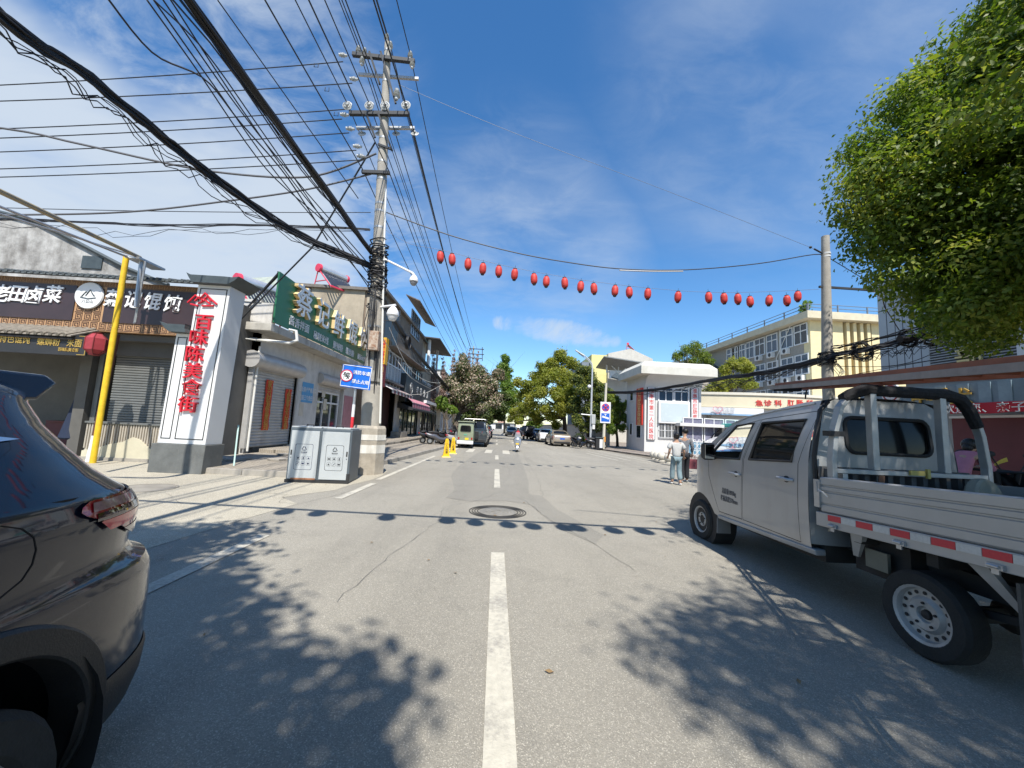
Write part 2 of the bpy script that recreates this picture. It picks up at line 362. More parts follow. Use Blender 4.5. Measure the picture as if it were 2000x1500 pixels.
# left pavement: platform with kerb
kc=[(-7.6,10.55),(-5.2,10.45),(-4.75,10.9),(-4.35,13.2)]
mb=MB()
left_edge=[(-40,12.9),(-7.9,10.6),(-5.1,10.5),(-4.62,11.0),(-4.4,13.3),(-4.05,14.6),(-3.75,18.0),(-3.25,25.2),(-3.25,60),(-3.25,420)]
pav=left_edge[1:]+[(-9.0,420),(-9.0,60),(-9.0,15.5),(-9.2,12.9)]
mb=MB().prism([(p[0]-.0,p[1]) for p in pav],.17,Matrix.Translation((0,0,-.02)))
o=build('left_pavement',mb,pave,smooth=0);o['kind']='structure'
def kerb(name,pts,w=.14,z0=-.02,z1=.155,seg=1.0):
    mb=MB()
    for a,b in zip(pts[:-1],pts[1:]):
        a=Vector((a[0],a[1],0));b=Vector((b[0],b[1],0));L=(b-a).length;k=max(1,int(L/seg));d=(b-a)/k;n=Vector((d.y,-d.x,0)).normalized()*w
        for i in range(min(k,60)):
            p=a+d*i+d.normalized()*.006;q=a+d*(i+1)-d.normalized()*.006;dz=random.uniform(-.008,.008);j=n*random.uniform(.95,1.05)
            mb.hexa([p+Vector((0,0,z0)),p+j+Vector((0,0,z0)),q+j+Vector((0,0,z0)),q+Vector((0,0,z0)),p+Vector((0,0,z1+dz)),p+j*.9+Vector((0,0,z1+dz)),q+j*.9+Vector((0,0,z1+dz)),q+Vector((0,0,z1+dz))])
    o=build(name,mb,kerb_m,smooth=0,bevel=.012);o['kind']='structure';return o
kerb('left_kerb',left_edge[1:9])
# second low step along the shops
mb=MB().box(-9.0,26.0,.13,-6.2,60,.30).prism([(-9.0,15.3),(-7.3,15.0),(-6.6,19.5),(-6.2,26),(-9.0,26)],.15,Matrix.Translation((0,0,.14)))
o=build('shop_step',mb,pave,smooth=0,bevel=.015);o['kind']='structure'
# right pavement and hospital forecourt
rp=[(8.35,420),(8.6,60),(8.85,33),(9.7,29.5),(10.7,26.0),(11.6,22),(12.5,14),(13.0,2),(13.2,-30),(60,-30),(60,420)]
mb=MB().prism(rp,.12,Matrix.Translation((0,0,-.02)))
o=build('right_pavement',mb,pave_r,smooth=0);o['kind']='structure'
kerb('right_kerb',rp[:9][::-1],.12,-.02,.105)
# painted lines
def strip(mb,a,b,w,z=.008):
    a=Vector((a[0],a[1],0));b=Vector((b[0],b[1],0));d=(b-a).normalized();n=Vector((-d.y,d.x,0))*w/2;k=max(1,int((b-a).length/.35));
    L=[];Rr=[]
    for i in range(k+1):
        p=a.lerp(b,i/k);e=random.uniform(-.006,.006);L.append(p+n*(1+e)+Vector((0,0,z)));Rr.append(p-n*(1-e)+Vector((0,0,z)))
    vs=L+Rr;mb.add(vs,[(i,i+1,k+2+i,k+1+i) for i in range(k)])
mb=MB()
for a,b in ((-1.5,5.08),(10.2,14.5),(18.6,21.2),(33,35.5),(40,42.5),(48,50.5),(56,58.5),(64,66.5)):strip(mb,(.1+.002*a,a),(.1+.002*b,b),.165)
for a,b in ((-.5,5.45),(8.0,10.05)):strip(mb,(-3.06,a),(-3.0,b),.16)
strip(mb,(-3.08,10.7),(-2.86,19.0),.15);strip(mb,(-2.8,21.5),(-2.7,60),.14)
for x in (-2.55,-1.45,-.35,.72):strip(mb,(x-.02,22.6),(x+.02,25.6),.42)
for x0,y0,x1,y1 in ((6.9,21.5,6.4,27),(7.7,21.8,7.0,29),(8.8,21.2,8.0,30.5)):strip(mb,(x0,y0),(x1,y1),.13)
for i in range(5):strip(mb,(5.0,32+i*6.2),(7.6,32.0+i*6.2),.12)
for x in (1.9,3.0):strip(mb,(x,38),(x,40),.4)
o=build('road_markings',mb,paint,smooth=0);o['kind']='structure'
# tar-dark joints and cracks in the asphalt
crk=M('crack_fill',(.13,.122,.11),.95,var=.2)
mb=MB()
def crack(pts,w):
    p2=[]
    for a,b in zip(pts[:-1],pts[1:]):
        k=max(2,int((Vector(b)-Vector(a)).length/.16))
        p2 += [Vector(a).lerp(Vector(b),i/k)+Vector((random.gauss(0,.018),random.gauss(0,.018))) for i in range(k)]
    p2.append(Vector(pts[-1]));V=[]
    for i,p in enumerate(p2):
        d=(p2[min(i+1,len(p2)-1)]-p2[max(i-1,0)]).normalized();n=Vector((-d.y,d.x))*w*.55*random.uniform(.3,1)
        V += [(p.x+n.x,p.y+n.y,.0095),(p.x-n.x,p.y-n.y,.0095)]
    mb.add(V,[(2*i,2*i+2,2*i+3,2*i+1) for i in range(len(p2)-1)])
crack([(-4.6,8.3),(-4.15,8.15),(-3.9,7.45),(-3.5,7.35),(-3.35,8.0),(-3.1,8.9),(-2.9,9.9)],.010)
crack([(0.2,9.6),(-.3,8.4),(-.9,7.6),(-.85,6.5),(-1.15,5.0),(-1.3,3.6)],.007)
crack([(.3,9.6),(.75,8.5),(1.0,7.0),(1.45,5.7),(1.7,4.6)],.007)
crack([(-.2,14.5),(-.35,12.2),(.05,10.9),(.0,10)],.007);crack([(.6,15),(.5,12.5),(.3,11)],.006)
crack([(1.2,9.2),(1.4,12.0),(1.5,15.5),(1.65,21)],.006)
crack([(2.8,19),(3.6,14),(4.1,11.5),(5.2,9.6)],.005)
crack([(-5.9,9.9),(-5.2,9.95),(-4.9,9.2)],.006);crack([(-8.2,7.6),(-6.3,7.9),(-5.3,7.0)],.005)
o=build('road_cracks',mb,crk,smooth=0);o['kind']='structure'
# manhole cover in the middle of the road
mh=empty('manhole_cover',(.12,7.42,.004),'round cast iron manhole cover with concentric rings between two centre dashes','manhole cover')
iron=M('cast_iron',(.24,.225,.195),.75,.3,var=.25,scale=6,bump=.3,bscale=80)
iron_d=M('iron_groove',(.05,.048,.045),.9,.2)
mb=MB().lathe([(0,.012),(.33,.012),(.345,.004)],(.12,7.42,0),40)
for k in range(34):
    a=random.uniform(0,6.28);r=random.uniform(.05,.25);mb.cbox((.12+r*math.cos(a),7.42+r*math.sin(a),.014),(.03,.018,.008))
build('cover',mb,iron,mh)
mb=MB()
for r in (.37,.42,.47,.52):mb.ring((.12,7.42,0),r,r+.016,.006,.012,48)
build('ring',mb,iron_d,mh)
mh2=build('round_cover',MB().ring((-7.0,8.25,0),.50,.53,.004,.014,40).lathe([(0,.005),(.48,.005),(.48,.009),(0,.009)],(-7.0,8.25,0),40),M('apron_cover',(.24,.22,.185),.9,var=.25),loc=(-7.0,8.25,0))
tag(mh2,'round concrete cover flush in the pale apron before the white pylon','manhole cover')
mb=MB()
for k in range(60):
    x=random.uniform(-4,5);y=random.uniform(2.5,16);s=random.uniform(.012,.035);a=random.uniform(0,6.28);d=Vector((math.cos(a),math.sin(a),0))*s;n=Vector((-d.y,d.x,0))*.5
    c=Vector((x,y,.012));mb.poly([c-d,c-n+Vector((0,0,.006)),c+d+Vector((0,0,.004)),c+n])
o=build('fallen_leaves',mb,M('dry_leaf',(.20,.13,.06),.8,var=.4,scale=20),smooth=0);o['kind']='stuff'
# ---------------------------------------------------------------- left side: restaurant, pylon, noodle shop, old block
white_p=M('white_render',(.56,.54,.50),.85,var=.12,scale=2.5,bump=.15,bscale=25,stain=.8,stain_col=(.30,.27,.22))
white_c=M('white_sign_panel',(.66,.66,.65),.45,var=.03,scale=2)
grey_base=M('dark_grey_render',(.12,.125,.12),.8,var=.25,scale=3,bump=.2,bscale=30,stain=.5,stain_col=(.22,.21,.19))
slate=M('slate_grey',(.055,.07,.075),.5,var=.2,scale=6)
black_l=M('black_line',(.02,.02,.02),.5,var=0)
red_l=M('red_lettering',(.55,.015,.03),.4,var=.05)
fret_l=M('fret_light',(.40,.235,.12),.65,var=.1,scale=5)
fret_d=M('fret_dark',(.07,.032,.022),.6,var=.1)
sign_dark=M('sign_dark_plum',(.045,.028,.030),.35,var=.15,scale=1.5)
gold=M('gold_letter',(.62,.40,.10),.35,.5,var=.1)
steel=M('galvanised',(.42,.43,.44),.4,.7,var=.15,scale=8)
yellow_p=M('yellow_paint',(.68,.44,.02),.5,var=.15,scale=9,stain=.4,stain_col=(.25,.14,.03))
shut_m=M('shutter_steel',(.50,.49,.47),.45,.35,var=.1,scale=3,stain=.45,stain_col=(.33,.30,.26))
shut_dk=M('shutter_grey_dark',(.17,.175,.17),.5,.3,var=.12,scale=3)
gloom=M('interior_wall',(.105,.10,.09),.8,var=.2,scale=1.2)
dark_m=M('dark_interior',(.03,.03,.03),.8,var=.3)
brown_p=M('brown_paint',(.10,.035,.022),.5,var=.2,scale=6)
tile_m=M('eave_tile',(.10,.115,.12),.7,var=.3,scale=9,bump=.2)
tile_old=M('old_tile',(.22,.195,.16),.85,var=.35,scale=9,bump=.3)
glass_d=M('glass_dark',(.018,.025,.03),.06,var=0,spec=.8)
glass_b=M('glass_blue',(.035,.07,.11),.07,var=0,spec=.8)
frame_w=M('window_frame_white',(.68,.68,.67),.45,var=.05)
pipe_w=M('pvc_pipe',(.68,.67,.62),.5,var=.08)
green_s=M('green_sign',(.026,.135,.062),.4,var=.08,scale=1,stain=.15,stain_col=(.06,.16,.09))
beige_w=M('old_beige_render',(.36,.305,.225),.9,var=.18,scale=1.6,bump=.3,bscale=14,stain=.8,stain_col=(.15,.125,.10))
brown_w=M('brown_render',(.20,.155,.115),.9,var=.22,scale=1.5,bump=.3,bscale=14,stain=.7,stain_col=(.09,.075,.06))
grey_pl=M('grey_plaster',(.15,.142,.13),.95,col2=(.50,.49,.465),scale=1.7,bump=.8,bscale=5,stain=.85,stain_col=(.10,.09,.08))
rust=M('rust',(.22,.09,.04),.85,var=.4,scale=12,col2=(.50,.44,.36))
wood_blk=M('black_metal',(.025,.025,.027),.5,var=.2)

def shutter(mb,mm,w,h,pitch=.09,d=.03):
    prof=[]
    k=int(h/pitch)
    for i in range(k):
        y=i*pitch;prof += [(y,0),(y+pitch*.25,d),(y+pitch*.72,d),(y+pitch*.97,0)]
    vs=[];
    for y,z in prof:vs += [mm @ Vector((-w/2,y,z)),mm @ Vector((w/2,y,z))]
    mb.add(vs,[(2*i,2*i+1,2*i+3,2*i+2) for i in range(len(prof)-1)])
def window(parent,mm,w,h,nx=2,ny=1,fr=None,gl=None,t=.06,d=.07,transom=None,bars=False):
    """frame (part) with pane (sub-part); mm centred on the opening, local z outwards"""
    fr=fr or frame_w;gl=gl or glass_d;mb=MB(mm)
    mb.box(-w/2,-h/2,0,w/2,-h/2+t,d);mb.box(-w/2,h/2-t,0,w/2,h/2,d)
    mb.box(-w/2,-h/2+t,0,-w/2+t,h/2-t,d);mb.box(w/2-t,-h/2+t,0,w/2,h/2-t,d)
    ys=[-h/2+t,h/2-t]
    if transom is not None:
        ty=-h/2+h*transom;mb.box(-w/2+t,ty-t/2,.002,w/2-t,ty+t/2,d-.004)
    for i in range(1,nx):
        x=-w/2+w*i/nx;mb.box(x-t*.4,-h/2+t,.004,x+t*.4,h/2-t,d-.008)
    for i in range(1,ny):
        y=-h/2+h*i/ny;mb.box(-w/2+t,y-t*.3,.006,w/2-t,y+t*.3,d-.012)
    if bars:
        for i in range(1,14):
            x=-w/2+w*i/14;mb.box(x-.012,-h/2,d+.03,x+.012,h/2,d+.05)
        for y in (-h/2+.1,0,h/2-.1):mb.box(-w/2,y-.015,d+.02,w/2,y+.015,d+.045)
    f=build('window',mb,fr,parent,smooth=0)
    build('pane',MB(mm).box(-w/2+t*.6,-h/2+t*.6,.012,w/2-t*.6,h/2-t*.6,.024),gl,f,smooth=0);return f
def facing_x(x,y,z):return frame((x,y,z),(0,1,0),(0,0,1))          # panel facing +X: local x runs along +Y
def facing_y(x,y,z):return frame((x,y,z),(1,0,0),(0,0,1))          # panel facing -Y (the viewer)

# ---- restaurant on the side street
RY=12.6
rb=empty('restaurant_building',(-14,RY,0),'open fronted restaurant with weathered grey gable, behind the yellow post','building')
mb=MB()
mb.box(-22,15.6,0,-9.6,15.9,5.9);mb.box(-9.75,12.9,0,-9.55,15.6,5.6);mb.box(-22,RY+.1,3.75,-9.75,15.6,3.95)
mb.box(-13.6,RY+.35,0,-13.25,15.6,3.75);mb.box(-13.25,RY+.45,3.3,-9.75,RY+.6,3.75)
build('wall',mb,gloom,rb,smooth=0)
gp=[at(-350,330,16.2),at(0,418,16.2),at(75,437,16.2),at(170,486,16.2),at(250,528,16.2),at(330,560,16.2)]
poly=[(p.x,p.z) for p in gp]+[(gp[-1].x,3.9),(gp[0].x,3.9)]
build('gable',MB().prism(poly,.35,frame((0,16.2,0),(1,0,0),(0,0,1)) @ Matrix.Translation((0,0,-.35))),grey_pl,rb,smooth=0)
mb=MB()
for a,b in zip(gp[1:-1],gp[2:]):mb.tube([a+Vector((0,-.05,.06)),b+Vector((0,-.05,.06))],.09,6)
mb.box(at(155,520,16.1).x,16.15,at(155,522,16.1).z,at(195,520,16.1).x,16.2,at(155,500,16.1).z+.05)
build('roof_edge',mb,slate,rb,smooth=0)
a,b=at(247,815,RY+.6),at(333,650,RY+.6)
mb=MB();shutter(mb,facing_y((a.x+b.x)/2-.1,RY+.62,1.05),2.0,2.6,.085);build('roller_shutter',mb,shut_dk,rb,smooth=0)
mb=MB();mb.box(-13.2,RY+.56,1.0,-11.0,RY+.7,1.06);mb.box(-13.2,RY+.52,.0,-13.05,RY+.6,3.5);build('shutter_frame',mb,shut_dk,rb,smooth=0)
# things inside
mb=MB();mb.box(-16.5,14.9,0,-14.4,15.4,.95);mb.box(-16.4,14.8,.95,-14.5,15.35,1.0);build('kitchen_counter',mb,M('counter_red_dark',(.10,.015,.02),.5),rb,smooth=0)
mb=MB();mb.tube([(-15.1,15.45,2.9),(-15.3,15.4,2.4),(-15.1,15.4,2.2),(-14.6,15.4,2.3),(-14.3,15.4,2.25)],.07,6);build('duct',mb,wood_blk,rb)
p=at(130,800,12.4)
fu=empty('folded_parasol',(p.x,12.9,0),'tall folded dark blue parasol standing inside the open restaurant front','parasol')
x0=p.x-.5
build('canopy',MB().lathe([(.02,2.35),(.16,2.0),(.30,1.2),(.42,.55),(.38,.5)],(x0,13.3,0),9),M('navy_cloth',(.012,.02,.045),.8,var=.2),fu,smooth=20)
build('pole',MB().cyl((x0,13.3,.0),(x0,13.3,2.45),.025),steel,fu)
# lower tile awning
def tile_row(mb,x0,x1,y0,z0,y1,z1,w=.20,r=.05):
    n=int((x1-x0)/w)
    mb.hexa([(x0,y0,z0),(x1,y0,z0),(x1,y1,z1),(x0,y1,z1),(x0,y0,z0+.04),(x1,y0,z0+.04),(x1,y1,z1+.04),(x0,y1,z1+.04)])
    for i in range(n+1):
        x=x0+w*i;mb.tube([(x,y0-.03,z0+.05+random.uniform(-.01,.01)),(x,y1,z1+.06)],r,7)
mb=MB();tile_row(mb,-19,-12.75,11.75,3.62,RY-.05,3.98,.21,.055);build('tile_awning',mb,tile_old,rb,smooth=30)
mb=MB()
for x in np.arange(-18.5,-12.8,1.1):mb.tube([(x,11.8,3.56),(x,RY,3.5)],.03,6)
mb.tube([(-19,11.82,3.56),(-12.75,11.82,3.56)],.035,6);build('awning_frame',mb,wood_blk,rb)

# ---- big fretwork signboard above
sb=empty('restaurant_signboard',(-13.5,RY,3.9),'long plum signboard with white brush characters and brown fretwork border','signboard')
x0,x1,z0,z1=-18.5,-9.35,3.98,5.60
build('backing',MB().box(x0,RY-.08,z0,x1,RY+.28,z1),fret_l,sb,smooth=0)
mb=MB()
def plum(px0,px1):
    a=at(px0,590,RY).x;b=at(px1,590,RY).x;mb.box(a,RY-.11,z0+.29,b,RY-.083,z1-.19)
plum(-190,153);plum(212,400)
build('name_panel',mb,sign_dark,sb,smooth=0)
def fret(mb,mm,s):
    t=s*.085
    for x,y,x2,y2 in ((.06,.06,.94,.06),(.94,.06,.94,.94),(.94,.94,.2,.94),(.2,.94,.2,.24),(.2,.24,.76,.24),(.76,.24,.76,.76),(.76,.76,.4,.76),(.4,.76,.4,.46),(.4,.46,.58,.46)):
        xa,xb=sorted((x,x2));ya,yb=sorted((y,y2));vs=[(xa*s-t/2,ya*s-t/2,0),(xb*s+t/2,ya*s-t/2,0),(xb*s+t/2,yb*s+t/2,0),(xa*s-t/2,yb*s+t/2,0)]
        mb.add([mm @ Vector(v) for v in vs],[(0,1,2,3)])
mb=MB();k=0
for row_z,s in ((z0+.02,.26),(z1-.175,.165)):
    x=x0
    while x < x1-s:
        fret(mb,facing_y(x,RY-.085-.0002*(k % 5),row_z),s);k += 1;x += s*1.04
a=at(153,590,RY).x;b=at(212,590,RY).x;s=.27
for i in range(int((b-a)/s)):
    for j in range(5):
        if z0+.30+s*j < z1-.28:fret(mb,facing_y(a+.03+i*s*1.02,RY-.087,z0+.30+j*s),s*.96)
for j in range(8):
    for i in range(2):fret(mb,facing_x(x1+.003,RY-.06+i*.17,z0+.03+j*.195),.16)
build('fretwork',mb,fret_d,sb,smooth=0)
mb=MB()
for ch,px,py in (('老',14,575),('田',46,577),('卤',78,578),('菜',114,577),('蔡',230,585),('记',268,588),('馄',306,591),('饨',344,595)):
    p=at(px,py,RY);mb.text(ch,.60,facing_y(p.x,RY-.135,p.z) @ Matrix.Rotation(R_(-2),4,'Z') @ Matrix.Shear('XZ',4,(0,0)) @ Matrix(((1,.12,0,0),(0,1,0,0),(0,0,1,0),(0,0,0,1))),.015,.03,.92)
build('lettering',mb,M('white_letter',(.80,.80,.80),.4,var=0),sb,smooth=0)
p=at(183,580,RY);mm=facing_y(p.x,RY-.125,p.z)
rd=build('roundel',MB(mm).lathe([(0,.035),(.42,.035),(.44,0)],n=40),white_c,sb)
mb=MB(mm @ Matrix.Translation((0,0,.038)))
for pts in (((-.2,-.05),(-.08,.12),(-.03,.06)),((-.08,-.02),(.04,.18),(.12,.05),(.19,-.02)),((-.24,-.07),(0,-.11),(.24,-.07))):mb.tube([(x,y,0) for x,y in pts],.017,5)
mb.text('八公山',.12,Matrix.Translation((0,-.2,0)),.002,.002);build('emblem',mb,slate,rd,smooth=0)
mb=MB();tile_row(mb,x0,x1+.05,RY-.42,z1+.02,RY+.3,z1+.22,.19,.05);build('tile_eave',mb,tile_m,sb,smooth=30)

# ---- small black menu board, lantern, posts, counter
a,b=at(-60,690,11.9),at(172,655,11.9)
mbd=empty('menu_board',((a.x+b.x)/2,11.9,a.z),'black menu board with gold characters hanging under the tiled awning','sign')
zt,zb=at(100,652,11.9).z,at(100,692,11.9).z;xr=at(172,670,11.9).x
build('board',MB().box(a.x-1.5,11.88,zb,xr,11.93,zt),wood_blk,mbd,smooth=0)
mb=MB()
for t,px,py,sz in (('特色馄饨',30,662,.27),('螺蛳粉',96,667,.27),('米面',146,670,.27),('百味陈美食街',134,683,.12)):
    p=at(px,py,11.88);mb.text(t,sz,facing_y(p.x,11.872,p.z),.006,.004,.82)
mb.box(xr-.03,11.868,zt-.25,xr-.015,11.879,zt-.02);mb.box(xr-.25,11.868,zt-.035,xr-.03,11.879,zt-.02);mb.box(xr-.03,11.868,zb+.02,xr-.015,11.879,zb+.25);mb.box(xr-.25,11.868,zb+.02,xr-.03,11.879,zb+.035)
build('lettering',mb,gold,mbd,smooth=0)
p=at(188,672,11.7);lan=empty('hexagonal_lantern',(p.x,11.7,p.z),'faceted dusty red hexagonal lantern hanging beside the black menu board','lantern')
build('shade',MB().lathe([(.13,-.30),(.24,-.18),(.24,.16),(.12,.30)],(p.x,11.7,p.z),6),M('faded_red',(.30,.035,.045),.6,var=.15,scale=8),lan,smooth=0)
mb=MB().lathe([(.10,.30),(.13,.34),(.02,.36)],(p.x,11.7,p.z),6).lathe([(.02,-.36),(.14,-.33),(.13,-.30)],(p.x,11.7,p.z),6)
for k in range(6):
    t=2*math.pi*k/6;mb.tube([(p.x+r*math.cos(t),11.7+r*math.sin(t),p.z+z) for r,z in ((.13,-.30),(.245,-.18),(.245,.16),(.12,.30))],.012,5)
mb.cyl((p.x,11.7,p.z+.35),(p.x,11.78,3.6),.008,n=5);build('frame',mb,M('lantern_rib',(.16,.02,.02),.6),lan)
a=at(228,660,11.75);b=at(172,905,11.75)
bp_=empty('brown_post',(b.x,11.75,0),'dark brown awning post with white foot behind the yellow post','post')
build('shaft',MB().cyl((a.x,11.75,a.z+.1),((a.x*.3+b.x*.7),11.75,.75),.07),brown_p,bp_);build('foot',MB().cyl((a.x*.3+b.x*.7,11.75,.75),(b.x,11.75,0),.072),white_c,bp_)
t=at(247,500,11.5);f_=at(181,905,11.5)
yp=empty('yellow_post',(f_.x,11.5,0),'chipped yellow steel post carrying long canopy pipes above the restaurant','post')
build('shaft',MB().cyl((f_.x,11.5,0),(t.x,11.5,t.z),.072),yellow_p,yp)
mb=MB();L0=at(-40,355,6.5)
mb.tube([t+Vector((.3,.1,.02)),L0],.05,8);build('top_rail',mb,M('weathered_pipe',(.36,.28,.13),.6,var=.3,scale=3,col2=(.18,.18,.18)),yp)
mb=MB();mb.tube([t+Vector((.1,.5,-.02)),at(-40,388,7.5)],.03,6);mb.tube([t+Vector((.25,-.1,.0)),at(-40,405,8.2)],.022,6)
q=at(276,508,11.5);mb.tube([t+Vector((-.1,0,.05)),q,q+Vector((.12,0,-.05)),at(264,630,11.6)],.03,6);mb.tube([q,at(265,600,11.5)],.05,8);mb.tube([at(285,510,11.9),at(262,632,11.9)],.025,6);mb.box(q.x-.3,11.3,q.z-.03,q.x+.12,12.2,q.z+.03)
build('bracket',mb,steel,yp)
a=at(185,915,12.2);b=at(304,915,12.2)
ct=empty('wave_counter',((a.x+b.x)/2,12.2,0),'low beige ribbed counter front with pale mountain wave panel, beside pylon','counter')
cx0,cx1,cz=at(160,900,12.2).x,b.x+.1,at(250,829,12.2).z
build('body',MB().box(cx0,12.2,.02,cx1,12.45,cz),M('counter_beige',(.44,.40,.32),.7),ct,smooth=0)
mb=MB();x=cx0
while x < cx1:mb.box(x,12.165,.35,x+.04,12.2,cz-.02);x += .075
build('ribs',mb,M('rib_beige',(.36,.32,.26),.7),ct,smooth=0)
w=cx1-cx0;mb=MB().prism([(cx0+w*u,v*cz) for u,v in ((0,.02),(1,.02),(1,.36),(.93,.34),(.85,.38),(.72,.60),(.62,.66),(.50,.52),(.36,.46),(.2,.34),(.1,.27),(0,.25))],.06,frame((0,12.2,0),(1,0,0),(0,0,1)))
build('wave_panel',mb,M('wave_beige',(.50,.46,.34),.7,var=.12),ct,smooth=0)
build('top',MB().box(cx0-.04,12.13,cz,cx1+.02,12.5,cz+.05),grey_base,ct,smooth=0)
build('plinth',MB().box(cx0-.1,12.1,0,cx1+.1,12.16,.1),kerb_m,ct,smooth=0)

# ---- white pylon sign
PYY=10.35
py=empty('pylon_sign',(-8.2,PYY,0),'tall white pylon sign with red vertical characters and dark tiled caps','sign')
LEAN=Matrix(((1,0,.028,0),(0,1,0,0),(0,0,1,0),(0,0,0,1)))
mx0,mx1,wx0=at(334,864,PYY).x-.02,at(396,873,PYY).x+.03,at(303,866,PYY).x
mzt=at(400,556,PYY).z;wzt=at(340,650,PYY).z
PLM=Matrix.Translation((mx0,0,0)) @ LEAN @ Matrix.Translation((-mx0,0,0))
build('main_panel',MB(PLM).box(mx0,PYY,.74,mx1,PYY+.62,mzt),white_c,py,smooth=0,bevel=.01)
build('side_panel',MB(PLM).box(wx0,PYY+.03,.74,mx0-.002,PYY+.55,wzt),white_c,py,smooth=0,bevel=.01)
build('base',MB(PLM).box(wx0-.06,PYY-.05,0,mx1+.05,PYY+.66,.735),grey_base,py,smooth=0,bevel=.01)
def cap(x0,x1,z,l,r_,h=.2,name='cap'):
    mb=MB(PLM);pr=[(x0-l,z+h*1.25),(x0-l*.6,z+h*.55),(x0-.04,z),(x1+.04,z),(x1+r_*.6,z+h*.5),(x1+r_,z+h*1.1),(x1+r_*.4,z+h*.95),(x1-.1,z+h),(x0+.1,z+h),(x0-l*.5,z+h)]
    mb.prism(pr,.95,frame((0,PYY-.18,0),(1,0,0),(0,0,1)) @ Matrix.Translation((0,0,-.95)));build(name,mb,slate,py,smooth=0)
cap(mx0,mx1,mzt,.22,.30,.2);cap(wx0,mx0-.02,wzt,.30,0.0,.2)
mb=MB(PLM);mb.m=PLM
def border(x0,z0,x1,z1,y,t=.022):
    mb.box(x0,y-.006,z0,x1,y,z0+t);mb.box(x0,y-.006,z1-t,x1,y,z1);mb.box(x0,y-.006,z0+t,x0+t,y,z1-t);mb.box(x1-t,y-.006,z0+t,x1,y,z1-t)
border(mx0+.07,.86,mx1-.07,mzt-.1,PYY-.001);border(wx0+.06,.86,mx0-.06,wzt-.1,PYY+.029)
build('border',mb,black_l,py,smooth=0)
mbs=MB()
for i,(ch,x,y) in enumerate(zip('百味陈美食街',(398,389,381,377,374,367),(630,659,691,724,756,790))):
    p=at(x+2,y,PYY);mbs.text(ch,.445,facing_y(p.x,PYY-.034,p.z),.03,.010,1.14)
build('lettering',mbs,red_l,py,smooth=0)
p=at(398,585,PYY);mb=MB(facing_y(p.x,PYY-.03,p.z))
for pts in (((-.38,-.12),(-.2,.1),(-.08,.0),(.04,.17),(.2,.02),(.38,-.12)),((-.2,-.06),(-.1,.06),(.02,-.06)),((.02,.0),(.12,.08),(.22,-.04)),((-.1,-.12),(.06,-.02),(.2,-.12)),((-.3,-.15),(-.1,-.19)),((.0,-.18),(.3,-.16))):mb.tube([(x,y,0) for x,y in pts],.026,5)
build('logo',mb,red_l,py,smooth=0)

# ---- white noodle shop with the green signboard
SX=-9.35
ns=empty('noodle_shop',(-11,18,.3),'single storey white shop with roller shutters and flat overhanging slab','building')
mb=MB()
mb.box(-15,15.2,0,SX-.3,15.45,4.72);YS=[15.2]
def ysx(px):return atx(px,760,SX).y
s1a,s1b=ysx(492),ysx(578);da,db=ysx(622),ysx(668)
mb.box(SX-.3,15.2,0,SX,s1a,4.72);mb.box(SX-.3,s1b,0,SX,da,4.72);mb.box(SX-.3,s1a,3.65,SX,s1b,4.72);mb.box(SX-.3,da,3.4,SX,db,4.72);mb.box(SX-.3,db+.3,0,SX,25.4,4.72)
mb.box(-15,25.2,0,SX-.3,25.4,4.72);mb.box(-15,15.45,4.5,SX-.3,25.2,4.7)
build('wall',mb,white_p,ns,smooth=0)
mb=MB();mb.box(SX-.02,15.16,.15,SX+.03,s1a-.1,1.15);mb.box(-12,15.15,.15,SX+.03,15.195,1.15);mb.box(SX+.002,s1b+.1,.15,SX+.03,da-.05,1.1);build('plinth',mb,M('plinth_grey',(.24,.24,.235),.8,var=.15,stain=.5),ns,smooth=0)
mb=MB();mb.prism([(-15,14.5),(-8.62,14.5),(-8.50,25.3),(-15,25.3)],.30,Matrix.Translation((0,0,4.73)));build('canopy_slab',mb,M('slab_concrete',(.44,.42,.37),.9,var=.2,scale=2.5,bump=.3,bscale=20,stain=.9,stain_col=(.16,.145,.125)),ns,smooth=0,bevel=.02)
mb=MB();mb.box(-15,14.7,5.04,-8.75,14.95,5.85);mb.box(-15,14.66,5.85,-9.2,15.0,5.95);build('parapet',mb,white_p,ns,smooth=0)
mb=MB();shutter(mb,facing_x(SX-.12,(s1a+s1b)/2,.3),s1b-s1a,3.35,.12,.035);f=build('roller_shutter',mb,shut_m,ns,smooth=0)
mb=MB();mb.cyl((SX-.02,s1a-.25,3.68),(SX-.02,s1b+.25,3.68),.33,n=18);build('shutter_drum',mb,shut_m,f)
for ya in (s1a-.12,s1b):build('shutter_guide',MB().box(SX-.14,ya,.3,SX+.05,ya+.12,3.5),shut_m,f,smooth=0)
